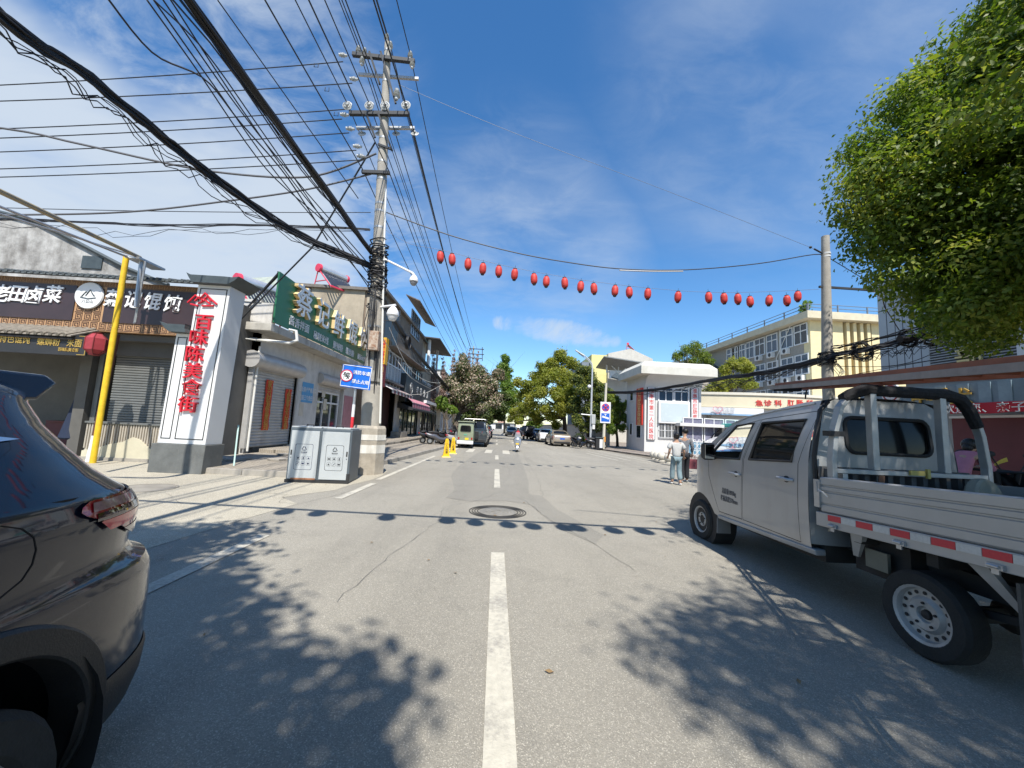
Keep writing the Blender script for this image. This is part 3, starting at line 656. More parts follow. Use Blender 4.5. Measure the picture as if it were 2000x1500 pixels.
# red couplets on the shutter
cp=M('couplet_red',(.55,.05,.02),.6,var=.15,scale=9)
for nm,px,py0,py1,txt in (('couplet',522,742,840,'家兴财源富贵到'),('couplet',560,760,838,'人和事业万年春')):
    t0=atx(px+4,py0,SX-.06);b0=atx(px-4,py1,SX-.06);cy=(t0.y+b0.y)/2;h=t0.z-b0.z
    c=empty(nm,(SX-.06,cy,b0.z),('taller' if px < 540 else 'shorter')+' red paper couplet strip with gold characters on grey shutter','couplet')
    mm=facing_x(SX-.07,cy,(t0.z+b0.z)/2);V=[]
    for i in range(13):
        y=-h/2+h*i/12;dz=.012+.010*math.sin(i*1.7);V += [mm @ Vector((-.24+.02*math.sin(i),y,dz)),mm @ Vector((.24+.015*math.sin(i*2.1),y,dz+.006))]
    build('paper',MB().add(V,[(2*i,2*i+1,2*i+3,2*i+2) for i in range(12)]),cp,c,smooth=0)
    mb=MB()
    for i,ch in enumerate(txt):mb.text(ch,.34,mm @ Matrix.Translation((0,h/2-h*(i+.6)/7.2,.03)),.004,.004)
    build('lettering',mb,gold,c,smooth=0)
# glass door bay
mb=MB();shutter(mb,facing_x(SX-.1,(da+db)/2,3.0),db-da,.55,.11,.03);mb.cyl((SX,da-.15,3.62),(SX,db+.2,3.62),.30,n=16);build('rolled_shutter',mb,shut_m,ns,smooth=30)
window(ns,facing_x(SX-.22,(da+db)/2,1.65),db-da,2.7,3,1,frame_w,glass_d,.09,.1,.78)
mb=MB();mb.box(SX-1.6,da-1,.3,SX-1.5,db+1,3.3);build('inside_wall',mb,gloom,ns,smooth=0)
mb=MB();y0=ysx(690);mb.box(SX+.004,db+.45,.3,SX+.03,y0,3.0);build('pink_panel',mb,M('pink_panel',(.45,.22,.24),.5,var=.15,scale=4),ns,smooth=0)
# drain pipes and wall gear
mb=MB();x=at(452,700,15.1).x
mb.tube([(SX-.35,15.08,.2),(SX-.35,15.08,4.7)],.05,8);mb.tube([(SX+.1,15.0,.2),(SX+.1,15.0,4.1),(SX+.1,15.0,4.2)],.04,8)
mb.tube([at(462,659,14.9),at(560,668,14.4)+Vector((0,.2,0)),at(572,664,14.4)+Vector((0,.3,.05)),at(570,648,14.4)+Vector((0,.3,.1)),at(556,645,14.4)+Vector((0,.3,.1))],.06,8);mb.tube([at(450,657,14.6),at(500,664,14.6)],.03,6)
build('drain_pipe',mb,pipe_w,ns)
a,b=at(426,798,15.1),at(461,744,15.1)
mt_=empty('meter_box',((a.x+b.x)/2,15.1,a.z),'grey electric meter box with dark window on the white side wall','meter box')
build('case',MB().box(a.x,14.92,a.z,b.x,15.18,b.z),M('meter_grey',(.30,.31,.30),.5,var=.1,stain=.3),mt_,smooth=0,bevel=.02);build('glass',MB().box(a.x+.1,14.905,a.z+.35,b.x-.12,14.918,b.z-.12),glass_d,mt_,smooth=0)
build('hood',MB().box(a.x-.05,14.85,b.z,b.x+.05,15.18,b.z+.04),slate,mt_,smooth=0);build('conduit',MB().tube([(a.x+.2,15.1,a.z),(a.x+.2,15.1,a.z-.25),(b.x-.1,15.1,a.z-.25),(b.x-.05,15.1,a.z)],.025,6),pipe_w,mt_)
p0,p1=atx(587,785,SX),atx(612,754,SX)
nb=empty('notice_poster',(SX,(p0.y+p1.y)/2,p0.z),'blue notice poster with white lines of text between shutter and glass door','poster')
build('sheet',MB().box(SX+.004,p0.y,p0.z,SX+.02,p1.y,p1.z+.1),M('poster_blue',(.10,.32,.55),.5,var=.08),nb,smooth=0)
mb=MB();mb.text('沿街商户严格落实',.27,facing_x(SX+.024,(p0.y+p1.y)/2,p1.z-.25),.002,.004,.8);mb.text('门前三包责任制',.27,facing_x(SX+.024,(p0.y+p1.y)/2,p1.z-.65),.002,.004,.8);build('lettering',mb,white_c,nb,smooth=0)
for i,(px,py_) in enumerate(((588,800),(638,790),(636,765))):
    p=atx(px,py_,SX);o=build('paper_notice',MB().box(SX+.004-(.1 if i else 0),p.y-.2,p.z-.3,SX+.012-(.1 if i else 0),p.y+.2,p.z+.3),M('paper_beige',(.52,.47,.38),.8),loc=(SX,p.y,p.z));tag(o,('small paper notice stuck under the blue poster','lower sheet of paper taped inside the shop glass door','upper sheet of paper taped inside the shop glass door')[i],'notice')
# green signboard
GX=-8.55
gs=empty('green_signboard',(GX,19.5,5),'long dark green shop signboard with big raised cream characters','signboard')
gy0=atx(541,580,GX).y;gy1=24.9;gz0=atx(541,632,GX).z;gz1=atx(545,529,GX).z
build('board',MB().box(GX-.06,gy0,gz0,GX,gy1,gz1),green_s,gs,smooth=0)
mb=MB()
for y in np.arange(gy0+.1,gy1,1.6):mb.tube([(GX-.08,y,gz1-.1),(GX-1.5,y,5.1)],.03,6);mb.tube([(GX-.08,y,gz0),(GX-.08,y,gz1)],.03,6)
mb.tube([(GX-.08,gy0,gz1-.02),(GX-.08,gy1,gz1-.02)],.03,6);mb.tube([(GX-.05,gy0+.05,gz1),at(455,632,14.6)],.035,6)
build('support',mb,wood_blk,gs)
letf=M('letter_face_grey',(.62,.61,.58),.35,.3,var=.06);lets=M('letter_side_cream',(.70,.52,.26),.5,var=.1)
m1=MB();m2=MB();m3=MB()
for ch,px,py_,sz in (('蔡',588,589,1.42),('记',626,613,1.36),('鲜',657,634,1.36),('馄',684,649,1.36),('饨',706,662,1.36)):
    p=atx(px,py_,GX);mm=facing_x(GX,p.y,p.z);m1.text(ch,sz,mm @ Matrix.Translation((0,0,.165)),.012,.05);m2.text(ch,sz*1.0,mm @ Matrix.Translation((0,0,.077)),.075,.05)
for t,px,py_,sz in (('酱香拌面',585,634,.42),('秘制米线',627,660,.40),('酸辣粉',660,677,.42),('螺丝粉',683,688,.42),('酸汤水饺',706,699,.36)):
    p=atx(px,py_,GX);m3.text(t,sz,facing_x(GX+.012,p.y,p.z),.01,.008,1.0)
build('letter_side',m2,lets,gs,smooth=0);build('letter_face',m1,letf,gs,smooth=0);build('small_lettering',m3,white_c,gs,smooth=0)

# solar water heaters
def solar(name,o,s,label,rz):
    e=empty(name,o,label,'water heater','solar water heaters',rz=rz);e.scale=(s,s,s)
    red=M('heater_pink_red',(.62,.05,.09),.4,var=.05)
    build('tank',MB().lathe([(0,-1.0),(.2,-1.0),(.23,-.97),(.23,.97),(.2,1.0),(0,1.0)],(0,0,1.35),20,(1,0,0)),M('tank_silver',(.6,.6,.6),.3,.6),e,local=True)
    build('end_cap',MB().lathe([(0,-1.06),(.24,-1.05),(.26,-.92),(.26,-.9)],(0,0,1.35),20,(1,0,0)),red,e,local=True);build('end_cap',MB().lathe([(.26,.9),(.26,.92),(.24,1.05),(0,1.06)],(0,0,1.35),20,(1,0,0)),red,e,local=True)
    mb=MB()
    for i in range(14):
        x=-.85+i*.13;mb.cyl((x,-.12,1.22),(x,-1.25,.12),.035,n=6)
    build('tubes',mb,M('collector_dark',(.03,.035,.05),.2),e,local=True)
    for x in (-.95,.95):
        build('leg',MB().tube([(x,-1.3,.0),(x,-.05,1.2),(x,.1,1.15),(x,.35,0)],.035,6).tube([(x,-.7,.5),(x,.25,.55)],.03,6),red,e,local=True)
    build('rail',MB().box(-1.0,-1.36,.02,1.0,-1.26,.1),red,e,local=True);return e
p=at(655,566,26.5);solar('solar_water_heater',(p.x-.4,26.8,p.z-.3),1.15,'solar water heater with pink red tank end above beige wall top',R_(60))
p=at(495,598,16.6);solar('solar_water_heater',(p.x,17.2,p.z-.55),1.15,'solar water heater with pink red tank end between pylon cap and green board',R_(60))
p=at(500,585,19);mb=MB()
V=[at(455,545,20),at(540,540,20),at(540,590,18),at(470,600,18)]
mb.add([v for v in V]+[v-Vector((0,0,.06)) for v in V],[(0,1,2,3),(7,6,5,4),(0,4,5,1),(1,5,6,2),(2,6,7,3),(3,7,4,0)])
o=build('roof_sheeting',mb,M('corrugated_green_grey',(.30,.33,.28),.6,var=.2,scale=4),ns,smooth=0)

# ---- old three storey block beyond
BX=-8.15
ob=empty('old_block',(BX-3,33,.3),'weathered brown three storey block with beige end wall and ragged roof','building')
zt=at(690,568,26).z;y1=atx(828,650,BX).y
build('wall',MB().prism([(-14,26.0),(BX,26.0),(BX,y1),(-14,y1)],zt-4.3,Matrix.Translation((0,0,4.3))).box(-14,25.95,0,BX-.35,26.3,4.3),brown_w,ob,smooth=0)
build('end_wall',MB().box(-13,25.9,4.6,BX-1.25,25.97,zt+.02).box(BX-1.1,25.92,4.6,BX-.02,25.985,zt-.4),beige_w,ob,smooth=0)
build('roof',MB().prism([(-14.2,25.7),(BX+.25,25.7),(BX+.25,y1+.1),(-14.2,y1+.1)],.2,Matrix.Translation((0,0,zt+.02))),M('roof_edge_old',(.17,.15,.13),.9,var=.3,scale=4),ob,smooth=0)
window(ob,facing_y(at(752,645,25.9).x+.2,25.9,at(752,640,25.9).z),1.5,2.5,3,1,wood_blk,glass_d,.06,.05,.7)
def obwin(px0,px1,pz0,pz1,nx,fr,gl,tr=None,ny=1):
    a,b=atx(px0,pz0,BX),atx(px1,pz1,BX);window(ob,facing_x(BX+.01,(a.y+b.y)/2,(a.z+b.z)/2 if abs(a.z-b.z) > .8 else a.z),b.y-a.y,2.0,nx,ny,fr,gl,.09,.1,tr)
def bxwin(px0,px1,z,h,nx,fr,gl,tr=None,x=BX):
    a,b=atx(px0,700,x).y,atx(px1,700,x).y;window(ob,facing_x(x+.01,(a+b)/2,z),b-a,h,nx,1,fr,gl,.1,.1,tr)
z2=atx(765,720,BX).z;z3=atx(803,628,BX).z
bxwin(750,783,z2-.1,2.6,5,frame_w,glass_d,.62);bxwin(786,804,z2-.1,2.2,4,frame_w,glass_d,.6);bxwin(796,814,z3,2.3,4,M('frame_blue_grey',(.25,.28,.32),.5),glass_b,.5)
bxwin(808,826,z2+.2,2.0,4,shut_dk,glass_d,.5)
mb=MB();mb.box(BX,26.1,z2+1.35,BX+.7,y1,z2+1.47);mb.box(BX,27.0,4.35,BX+.45,atx(783,700,BX).y,4.5);build('ledge',mb,M('ledge_concrete',(.24,.21,.18),.9,var=.25),ob,smooth=0)
a,b=atx(749,700,BX).y,atx(783,700,BX).y;mb=MB();mm=facing_x(BX+.02,(a+b)/2,4.4)
for i in range(8):mb.box(BX+.01,a,4.55+i*.14,BX+.06+.01*(i % 2),b,4.55+i*.14+.12)
build('siding',mb,M('siding_pale',(.48,.48,.47),.7,var=.1,scale=5,stain=.3),ob,smooth=0)
mb=MB();a,b=atx(792,620,BX).y,atx(832,640,BX).y;k=14
for i in range(k):
    y=a+(b-a)*i/k;mb.hexa([(BX-.1,y,z3+1.75),(BX+1.1,y,z3+1.28+random.uniform(-.06,.06)),(BX+1.1,y+(b-a)/k*.96,z3+1.28+random.uniform(-.06,.06)),(BX-.1,y+(b-a)/k*.96,z3+1.75),(BX-.1,y,z3+1.82),(BX+1.1,y,z3+1.36),(BX+1.1,y+(b-a)/k*.96,z3+1.36),(BX-.1,y+(b-a)/k*.96,z3+1.82)])
build('tin_awning',mb,M('rusty_tin',(.14,.11,.09),.85,var=.4,scale=5),ob,smooth=0)
# ground floor of the block: recess, white pier, glass front
g1,g2,g3=ysx(748),atx(772,800,BX).y,atx(781,800,BX).y
mb=MB();mb.box(BX-.1,g2,.3,BX,g3,4.3);mb.box(-14,y1-.3,0,BX,y1,4.3);mb.box(BX-.1,atx(822,800,BX).y,.3,BX,y1-.3,4.3);mb.box(-13,26.3,0,-12.8,y1,4.3);build('ground_floor_wall',mb,white_p,ob,smooth=0)
gdw=atx(820,800,BX).y
mb=MB();
for i in range(6):
    y=g3+(gdw-g3)*i/5;mb.box(BX-.12,y-.06,.3,BX,y+.06,3.9)
mb.box(BX-.13,g3,3.6,BX+.01,gdw,4.3);mb.box(BX-.1,g3,2.7,BX-.02,gdw,2.78);sf=build('shopfront',mb,M('shopfront_green_black',(.015,.03,.028),.35),ob,smooth=0)
build('pane',MB().box(BX-.09,g3,.3,BX-.07,gdw,3.6),M('glass_green',(.012,.035,.032),.05,var=0,spec=.9),sf,smooth=0)
mb=MB();mb.tube([(BX+.25,g2+.2,.55),(BX+.28,g3+.4,3.6)],.035,6);build('stay',mb,steel,ob)
o=build('pier_base',MB().box(BX-.1,g2-.5,.3,BX+.75,g3+.1,.75),kerb_m,ob,smooth=0,bevel=.02)
build('dark_bay',MB().box(BX-.6,26.4,.3,BX-.5,g2,4.2).box(BX-.3,26.5,.3,BX-.05,27.0,3.6),M('maroon_bay',(.05,.016,.014),.6,var=.3),ob,smooth=0)
# striped awning
def awning(name,y0,y1,x0,z0,x1,z1,c1,c2,label,val=.28):
    e=empty(name,(x0,(y0+y1)/2,z0),label,'awning');k=max(4,int((y1-y0)/.5));A=MB();B=MB()
    for i in range(k):
        ya=y0+(y1-y0)*i/k;yb=y0+(y1-y0)*(i+1)/k;t=A if i % 2 else B
        t.add([(x0,ya,z0),(x1,ya,z1),(x1,yb,z1),(x0,yb,z0),(x1+.01,ya,z1-val),(x1+.01,yb,z1-val)],[(0,1,2,3),(1,4,5,2)])
    build('cloth',A,c1,e,smooth=0);build('stripe',B,c2,e,smooth=0)
    build('frame',MB().tube([(x0,y0,z0-.03),(x1,y0,z1-.04),(x1,y1,z1-.04),(x0,y1,z0-.03)],.025,6),steel,e);return e
awning('striped_awning',26.3,g3,BX,4.2,BX+1.0,3.75,M('awning_maroon',(.17,.05,.06),.8,var=.2),M('awning_cream',(.5,.46,.43),.8,var=.1),'faded maroon and cream striped awning beside the white pier')
awning('pink_awning',g3+.1,gdw+.5,BX+.1,3.95,BX+1.0,3.25,M('awning_pink',(.48,.11,.17),.8,var=.2,scale=4),M('awning_pink_pale',(.50,.30,.32),.8,var=.2),'folded pink awning hung with red lanterns over the glass shopfront',.45)
# dark fascia sign + black canopy over the glass shop
fs0,fs1=atx(792,760,BX+.5).y,atx(842,760,BX+.5).y;zb_,zt_=atx(797,786,BX+.5).z,atx(800,732,BX+.5).z
fa=empty('dark_fascia_sign',(BX+.5,(fs0+fs1)/2,zb_),'large slate grey fascia with pale emblem and four characters over the glass shop','signboard')
build('board',MB().box(BX,fs0,zb_,BX+.5,fs1,zt_),M('fascia_slate',(.045,.055,.058),.55,var=.1),fa,smooth=0);mb=MB();mm=facing_x(BX+.51,(fs0+fs1)/2,(zb_+zt_)/2)
w=fs1-fs0;mb.m=mm;mb.ring((-w*.33,.1,0),.45,.52,0,.03,24);mb.ring((-w*.33,.2,0),.15,.21,0,.03,16)
for i,ch in enumerate('老街饭店'):mb.text(ch,.8,Matrix.Translation((-w*.12+i*w*.15,.15,.02)),.02,.01)
mb.box(-w*.4,-1.1,0,w*.3,-1.02,.01);build('lettering',mb,M('fascia_letter',(.42,.43,.43),.4,.4),fa,smooth=0)
mb=MB();mb.hexa([(BX,fs0-.3,zb_-.55),(BX+1.3,fs0-.3,zb_-.7),(BX+1.3,fs1,zb_-.7),(BX,fs1,zb_-.55),(BX,fs0-.3,zb_-.02),(BX+1.3,fs0-.3,zb_-.55),(BX+1.3,fs1,zb_-.55),(BX,fs1,zb_-.02)]);build('canopy',mb,M('canopy_black',(.02,.022,.025),.6),fa,smooth=0)
# vertical yellow and red sign on the corner
p0,p1=at(752,661,25.5),at(738,755,25.5)
vs_=empty('vertical_sign',(p0.x,25.4,p1.z),'narrow vertical sign, yellow above and maroon below, on the corner of the brown block','sign')
xx=p0.x-.1;zm=at(745,712,25.5).z
build('upper_panel',MB().box(xx-.12,25.2,zm,xx+.3,25.8,p0.z),M('sign_yellow',(.62,.36,.03),.6,var=.15),vs_,smooth=0);build('lower_panel',MB().box(xx-.12,25.2,p1.z,xx+.26,25.8,zm-.01),M('sign_maroon',(.22,.03,.03),.6,var=.2),vs_,smooth=0)
mb=MB()
for i,ch in enumerate('烟酒副食百货'):mb.text(ch,.36,facing_y(xx+.1,25.19,p0.z-.3-i*(p0.z-zm-.3)/6),.003,.004)
build('upper_lettering',mb,red_l,vs_,smooth=0);mb=MB()
for i,ch in enumerate('烟酒店'):mb.text(ch,.40,facing_y(xx+.08,25.19,zm-.35-i*.5),.003,.004)
build('lower_lettering',mb,gold,vs_,smooth=0)
# further houses
fb=empty('balcony_house',(-11,46,.3),'narrow house with green glass lean-to and roofed balcony beyond the brown block','building')
yA,yB=y1+.1,atx(868,700,BX-.2).y;X2=BX-.2
zz2=atx(850,735,X2).z
build('wall',MB().box(-15,yA,0,X2,yB,zz2),beige_w,fb,smooth=0)
build('upper_wall',MB().box(-15,yA,zz2,X2-.6,yA+6,atx(828,655,X2).z),M('pale_grey_wall',(.42,.42,.40),.8,var=.15,stain=.4),fb,smooth=0)
zr=atx(838,664,X2).z
build('balcony_roof',MB().hexa([(X2-3,yA+2,zr),(X2+1.6,yA+2,zr-.3),(X2+1.6,yA+13,zr-.3),(X2-3,yA+13,zr),(X2-3,yA+2,zr+.12),(X2+1.6,yA+2,zr-.18),(X2+1.6,yA+13,zr-.18),(X2-3,yA+13,zr+.12)]),M('dark_roof_sheet',(.07,.065,.06),.8,var=.2),fb,smooth=0)
build('post',MB().cyl((X2+.3,yA+3,zz2),(X2+.3,yA+3,zr),.18),white_c,fb);build('post',MB().cyl((X2+.3,yA+9,zz2),(X2+.3,yA+9,zr),.14),white_c,fb)
build('lean_to',MB().hexa([(X2-.5,y1-1,zr+.2),(X2+.35,y1-1,zr-.8),(X2+.35,yA+2,zr-.9),(X2-.5,yA+2,zr+.1),(X2-.5,y1-1,zr+.26),(X2+.35,y1-1,zr-.74),(X2+.35,yA+2,zr-.84),(X2-.5,yA+2,zr+.16)]),M('green_glass_sheet',(.17,.33,.29),.25,var=.1),fb,smooth=0)
for i in range(3):window(fb,facing_x(X2+.02,yA+2.5+i*3.8,zz2-2.6),2.6,2.2,4,1,frame_w,glass_d,.1,.1,.6)
mb=MB();mb.box(X2,yA,3.6,X2+1.0,yB,3.9);build('ledge',mb,frame_w,fb,smooth=0)
for i in range(4):window(fb,facing_x(X2+.02,yA+2+i*3.2,1.8),2.4,2.8,2,1,wood_blk,glass_d,.1,.1)
for k,(dx,y0,y2,h,mt2,nm) in enumerate(((-.3,yB+.2,yB+16,9.5,white_p,'white render and balcony ledge'),(-.8,yB+16.5,yB+40,8.0,beige_w,'stained beige render'),(-.4,yB+41,yB+90,10.5,grey_pl,'patchy grey plaster'))):
    e=empty('row_house',(-11,(y0+y2)/2,.3),'terraced street house with '+nm+' behind the left roadside trees','building')
    build('wall',MB().box(-16,y0,0,X2+dx,y2,h),mt2,e,smooth=0);build('roof',MB().box(-16.2,y0-.1,h,X2+dx+.4,y2+.1,h+.2),slate,e,smooth=0)
    n=int((y2-y0)/4)
    for i in range(n):
        y=y0+(y2-y0)*(i+.5)/n
        for z in (1.9,5.2,8.0)[:2 if h < 9 else 3]:window(e,facing_x(X2+dx+.02,y,z),2.4,1.9 if z > 3 else 2.6,3,1,frame_w,glass_d,.1,.1)
    build('ledge',MB().box(X2+dx,y0,3.6,X2+dx+.9,y2,3.8),frame_w,e,smooth=0)
# ---------------------------------------------------------------- right side: gatehouse, hospital, grey block
white_g=M('gatehouse_white',(.60,.59,.565),.8,var=.05,scale=2,bump=.1,bscale=20,stain=.25,stain_col=(.50,.46,.38))
cream=M('cream_render',(.66,.56,.32),.85,var=.08,scale=2,bump=.15,bscale=15,stain=.2,stain_col=(.45,.37,.2))
ochre=M('ochre_recess',(.52,.34,.10),.85,var=.12,scale=2)
grey_r=M('grey_pebbledash',(.30,.28,.24),.95,var=.12,scale=4,bump=.5,bscale=40,stain=.4,stain_col=(.2,.185,.16))
panel_g=M('aluminium_panel',(.36,.40,.43),.38,.35,var=.07,scale=.8,stain=.2,stain_col=(.25,.27,.29))
joint=M('panel_joint',(.07,.075,.08),.7,var=0)
louv=M('louvre_grey',(.33,.345,.35),.45,.3,var=.08)
band_b=M('blue_grey_band',(.13,.185,.23),.4,.2,var=.3,scale=1.1,col2=(.24,.31,.36))
maroon=M('maroon_hoarding',(.105,.028,.034),.6,var=.15,scale=1.2)
banner_r=M('banner_red',(.42,.012,.03),.6,var=.1,scale=2)
GY=gr(1258,882,.1).y;GX0=gr(1258,882,.1).x;GX1=at(1370,860,GY).x;GYB=GY+4.3
gh=empty('gatehouse',((GX0+GX1)/2,GY,.1),'white two storey gatehouse with thick flared roof slab, at the hospital entrance','building')
et=at(1300,718,GY).z;eb=at(1261,735,GY).z
mb=MB().box(GX0,GY,.1,GX1,GYB,eb+.05)
prof=[];
for i in range(7):
    a=math.pi/2*i/6;prof.append((-1.25*(1-math.cos(a)) ,eb-1.15+1.2*math.sin(a)))
pp=[(0.02,eb-1.15)]+[(x,z) for x,z in prof]+[(0.02,eb+.05)]
mb.prism(pp,GX1-GX0,frame((GX0,GY,0),(0,1,0),(0,0,1)))
build('wall',mb,white_g,gh,smooth=30)
mb=MB();xL,xR=at(1257,730,GY-1.3).x,at(1401,730,GY-1.3).x
def slab(mb,x0,y0,x1,y1,z0,z1,c):
    mb.hexa([(x0,y0,z0),(x1,y0,z0),(x1,y1,z0),(x0,y1,z0),(x0,y0,z1-c),(x1,y0,z1-c),(x1,y1,z1-c),(x0,y1,z1-c)])
    mb.hexa([(x0,y0,z1-c+.001),(x1,y0,z1-c+.001),(x1,y1,z1-c+.001),(x0,y1,z1-c+.001),(x0+c,y0+c,z1),(x1-c,y0+c,z1),(x1-c,y1-c,z1),(x0+c,y1-c,z1)])
slab(mb,xL-.2,GY-1.35,xR,GYB+.1,eb+.05,et+.28,.42);build('roof_slab',mb,M('slab_white_stained',(.58,.56,.49),.85,var=.1,scale=1.5,stain=.5,stain_col=(.45,.41,.30)),gh,smooth=0)
def gq(px0,py0,px1,py1,y=None):
    y=GY if y is None else y;a,b=at(px0,py1,y),at(px1,py0,y);return (a.x+b.x)/2,(a.z+b.z)/2,b.x-a.x,b.z-a.z
for (a,b,c,d) in ((1285,754,1315,784),(1316,755,1345,785)):
    x,z,w,h=gq(a,b,c,d);window(gh,facing_y(x,GY-.005,z),w,h,2,1,frame_w,glass_b,.09,.07,.66)
x,z,w,h=gq(1285,826,1324,856);window(gh,facing_y(x,GY-.005,z),w,h,3,1,frame_w,glass_d,.08,.07,None,True)
x,z,w,h=gq(1284,786,1345,826)
sc_=build('display_frame',MB().box(x-w/2,GY-.25,z-h/2,x+w/2,GY-.002,z+h/2),frame_w,gh,smooth=0,bevel=.03)
build('display',MB().box(x-w/2+.18,GY-.262,z-h/2+.14,x+w/2-.18,GY-.252,z+h/2-.18),M('display_white',(.48,.55,.57),.25,var=.02),sc_,smooth=0)
dz=at(1335,880,GY).z;x,z,w,h=gq(1326,838,1346,878)
build('door',MB().box(x-w/2,GY-.06,.1,x+w/2,GY-.003,3.0),M('door_blue_dark',(.015,.03,.06),.3),gh,smooth=0)
for (a,b,c,d) in ((1231,762,1238,784),(1230,826,1236,850),(1243,830,1253,856)):
    p,q=atx(a,d,GX0),atx(c,b,GX0);mm=frame((GX0-.004,(p.y+q.y)/2,(p.z+q.z)/2),(0,-1,0),(0,0,1));window(gh,mm,abs(p.y-q.y),abs(q.z-p.z),1,1,frame_w,glass_d,.07,.06)
def vboard(name,px0,px1,py0,py1,txt,bg_,fg,label,side=False,sz=.43,proud=.14,ext=0.0):
    if side:
        p,q=atx(px0,py1,GX0),atx(px1,py0,GX0);y0,y1=sorted((p.y,q.y));e=empty(name,(GX0,(y0+y1)/2,p.z),label,'signboard')
        build('board',MB().box(GX0-.12,y0,p.z,GX0-.004,y1,q.z),bg_,e,smooth=0);mm=lambda z:frame((GX0-.125,(y0+y1)/2,z),(0,-1,0),(0,0,1));wide=min(2.0,(y1-y0)/sz*.7);z0,z1=p.z,q.z
    else:
        x,z,w,h=gq(px0,py0,px1,py1);z0,z1=z-h/2-ext,z+h/2;e=empty(name,(x,GY,z0),label,'signboard')
        build('board',MB().box(x-w/2,GY-proud,z0,x+w/2,GY-.004,z1),bg_,e,smooth=0,bevel=.01);build('frame',MB().box(x-w/2-.05,GY-proud+.04,z0-.04,x-w/2-.002,GY-.005,z1+.04).box(x+w/2+.002,GY-proud+.04,z0-.04,x+w/2+.05,GY-.005,z1+.04),slate,e,smooth=0)
        mm=lambda z:facing_y(x,GY-proud-.006,z);wide=.95
    mb=MB();n=len(txt)
    for i,ch in enumerate(txt):mb.text(ch,sz,mm(z1-(z1-z0)*(i+.5)/n),.004,.012,wide)
    build('lettering',mb,fg,e,smooth=0)
red_t=M('red_text',(.58,.05,.04),.5,var=0)
vboard('vertical_board',1263.5,1278,758,858,'淮南市第二人民医院',white_c,red_t,'long white vertical board with red hospital name left of the white display')
vboard('vertical_board',1349,1362,759,829,'淮南市肛肠疾病医院',white_c,red_t,'white vertical board with red characters right of the white display',ext=.9)
vboard('red_banner_board',1245,1257,757,830,'八公山区征兵体检站',M('banner_orange_red',(.60,.05,.035),.55,var=.08),M('banner_yellow',(.75,.62,.28),.5,var=0),'vertical red banner with yellow characters on the shaded gatehouse side',True,.40)
# porch to the right with curtained windows
px0,px1=at(1326,830,GY-.8).x,at(1416,832,GY-.8).x;pz=at(1370,831,GY-.8).z
pr=empty('porch',((px0+px1)/2,GY-.5,.1),'flat roofed glazed porch with drawn lilac curtains, right of the gatehouse','porch')
build('roof',MB().box(px0,GY-1.0,pz-.12,px1,GY+3,pz+.14),white_g,pr,smooth=0,bevel=.02)
build('wall',MB().box(GX1-1.6,GY-.55,.1,px1-.3,GY-.42,1.05),M('porch_blue',(.10,.24,.36),.5,var=.1),pr,smooth=0)
for i in range(3):
    xx=GX1-1.0+i*1.75;window(pr,facing_y(xx,GY-.5,2.05),1.65,1.95,2,1,frame_w,M('curtain_glass',(.16,.16,.22),.15,var=.35,scale=5),.07,.07)
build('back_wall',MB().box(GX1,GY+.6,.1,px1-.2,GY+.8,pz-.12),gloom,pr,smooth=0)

# emergency building with a curved cream fascia
EY=37.0
eb_=empty('emergency_building',(24,EY,.1),'low cream building with bowed fascia and red department lettering','building')
ex0,ex1=at(1365,800,EY).x,at(1720,800,EY).x
zt=at(1445,773,EY).z;zb=at(1445,797,EY).z
def arc(u):
    x=ex0+(ex1-ex0)*u;return x,EY-2.4*(1-(2*u-1) ** 2)+1.2
def arcwall(mb,z0,z1,off,u0=0,u1=1,n=28,th=.3):
    V=[]
    for i in range(n+1):
        x,y=arc(u0+(u1-u0)*i/n);y -= off;V += [(x,y,z0),(x,y,z1),(x,y+th,z1),(x,y+th,z0)]
    mb.add(V,[(4*i+j,4*i+4+j,4*i+4+(j+1) % 4,4*i+(j+1) % 4) for i in range(n) for j in range(4)]+[(3,2,1,0),(4*n,4*n+1,4*n+2,4*n+3)])
mb=MB();arcwall(mb,zb,zt,.3,th=2.2);build('fascia',mb,M('cream_tile',(.60,.535,.38),.6,var=.06,scale=1),eb_,smooth=40)
mb=MB();arcwall(mb,zt,zt+.25,.42,th=2.4);build('coping',mb,M('cream_light',(.60,.56,.46),.6,var=.06),eb_,smooth=40)
mb=MB();arcwall(mb,.1,zb-.002,-.25,th=.4);build('wall',mb,white_g,eb_,smooth=40)
mb=MB();mb.box(ex0,EY+1.3,.1,ex1,EY+9,zt-.1);build('back_block',mb,white_g,eb_,smooth=0)
mb=MB();z0=at(1410,828,EY).z;z1=at(1410,797,EY).z;arcwall(mb,z0+1.0,zb-.05,.55,.02,.30,10,.3);build('white_board',mb,white_c,eb_,smooth=40)
mb=MB();arcwall(mb,z0+.86,z0+.98,.60,.02,.30,10,.34);build('board_edge',mb,M('edge_blue',(.25,.42,.60),.5,var=.05),eb_,smooth=40)
mb=MB()
def on_arc(px,py,off):
    u=.5
    for _ in range(30):
        x,y=arc(u);y -= off;p=at(px,py,y);u=(p.x-ex0)/(ex1-ex0)
    x1_,y1_=arc(u+.01);x0_,y0_=arc(u-.01);return frame((p.x,y,p.z),(x1_-x0_,y1_-y0_,0),(0,0,1))
for ch,px in (('急',1483),('诊',1500),('科',1520),('肛',1545),('肠',1562),('科',1582)):mb.text(ch,.62,on_arc(px,787,.34),.02,.02,1.15)
build('lettering',mb,red_t,eb_,smooth=0)
mb=MB();mm=on_arc(1402,801,.88);mb.m=mm
for s in (-1,1):mb.tube([(s*.0,-.35,0),(s*.42,.05,0),(s*.36,.30,0),(s*.15,.34,0),(0,.18,0)],.03,5)
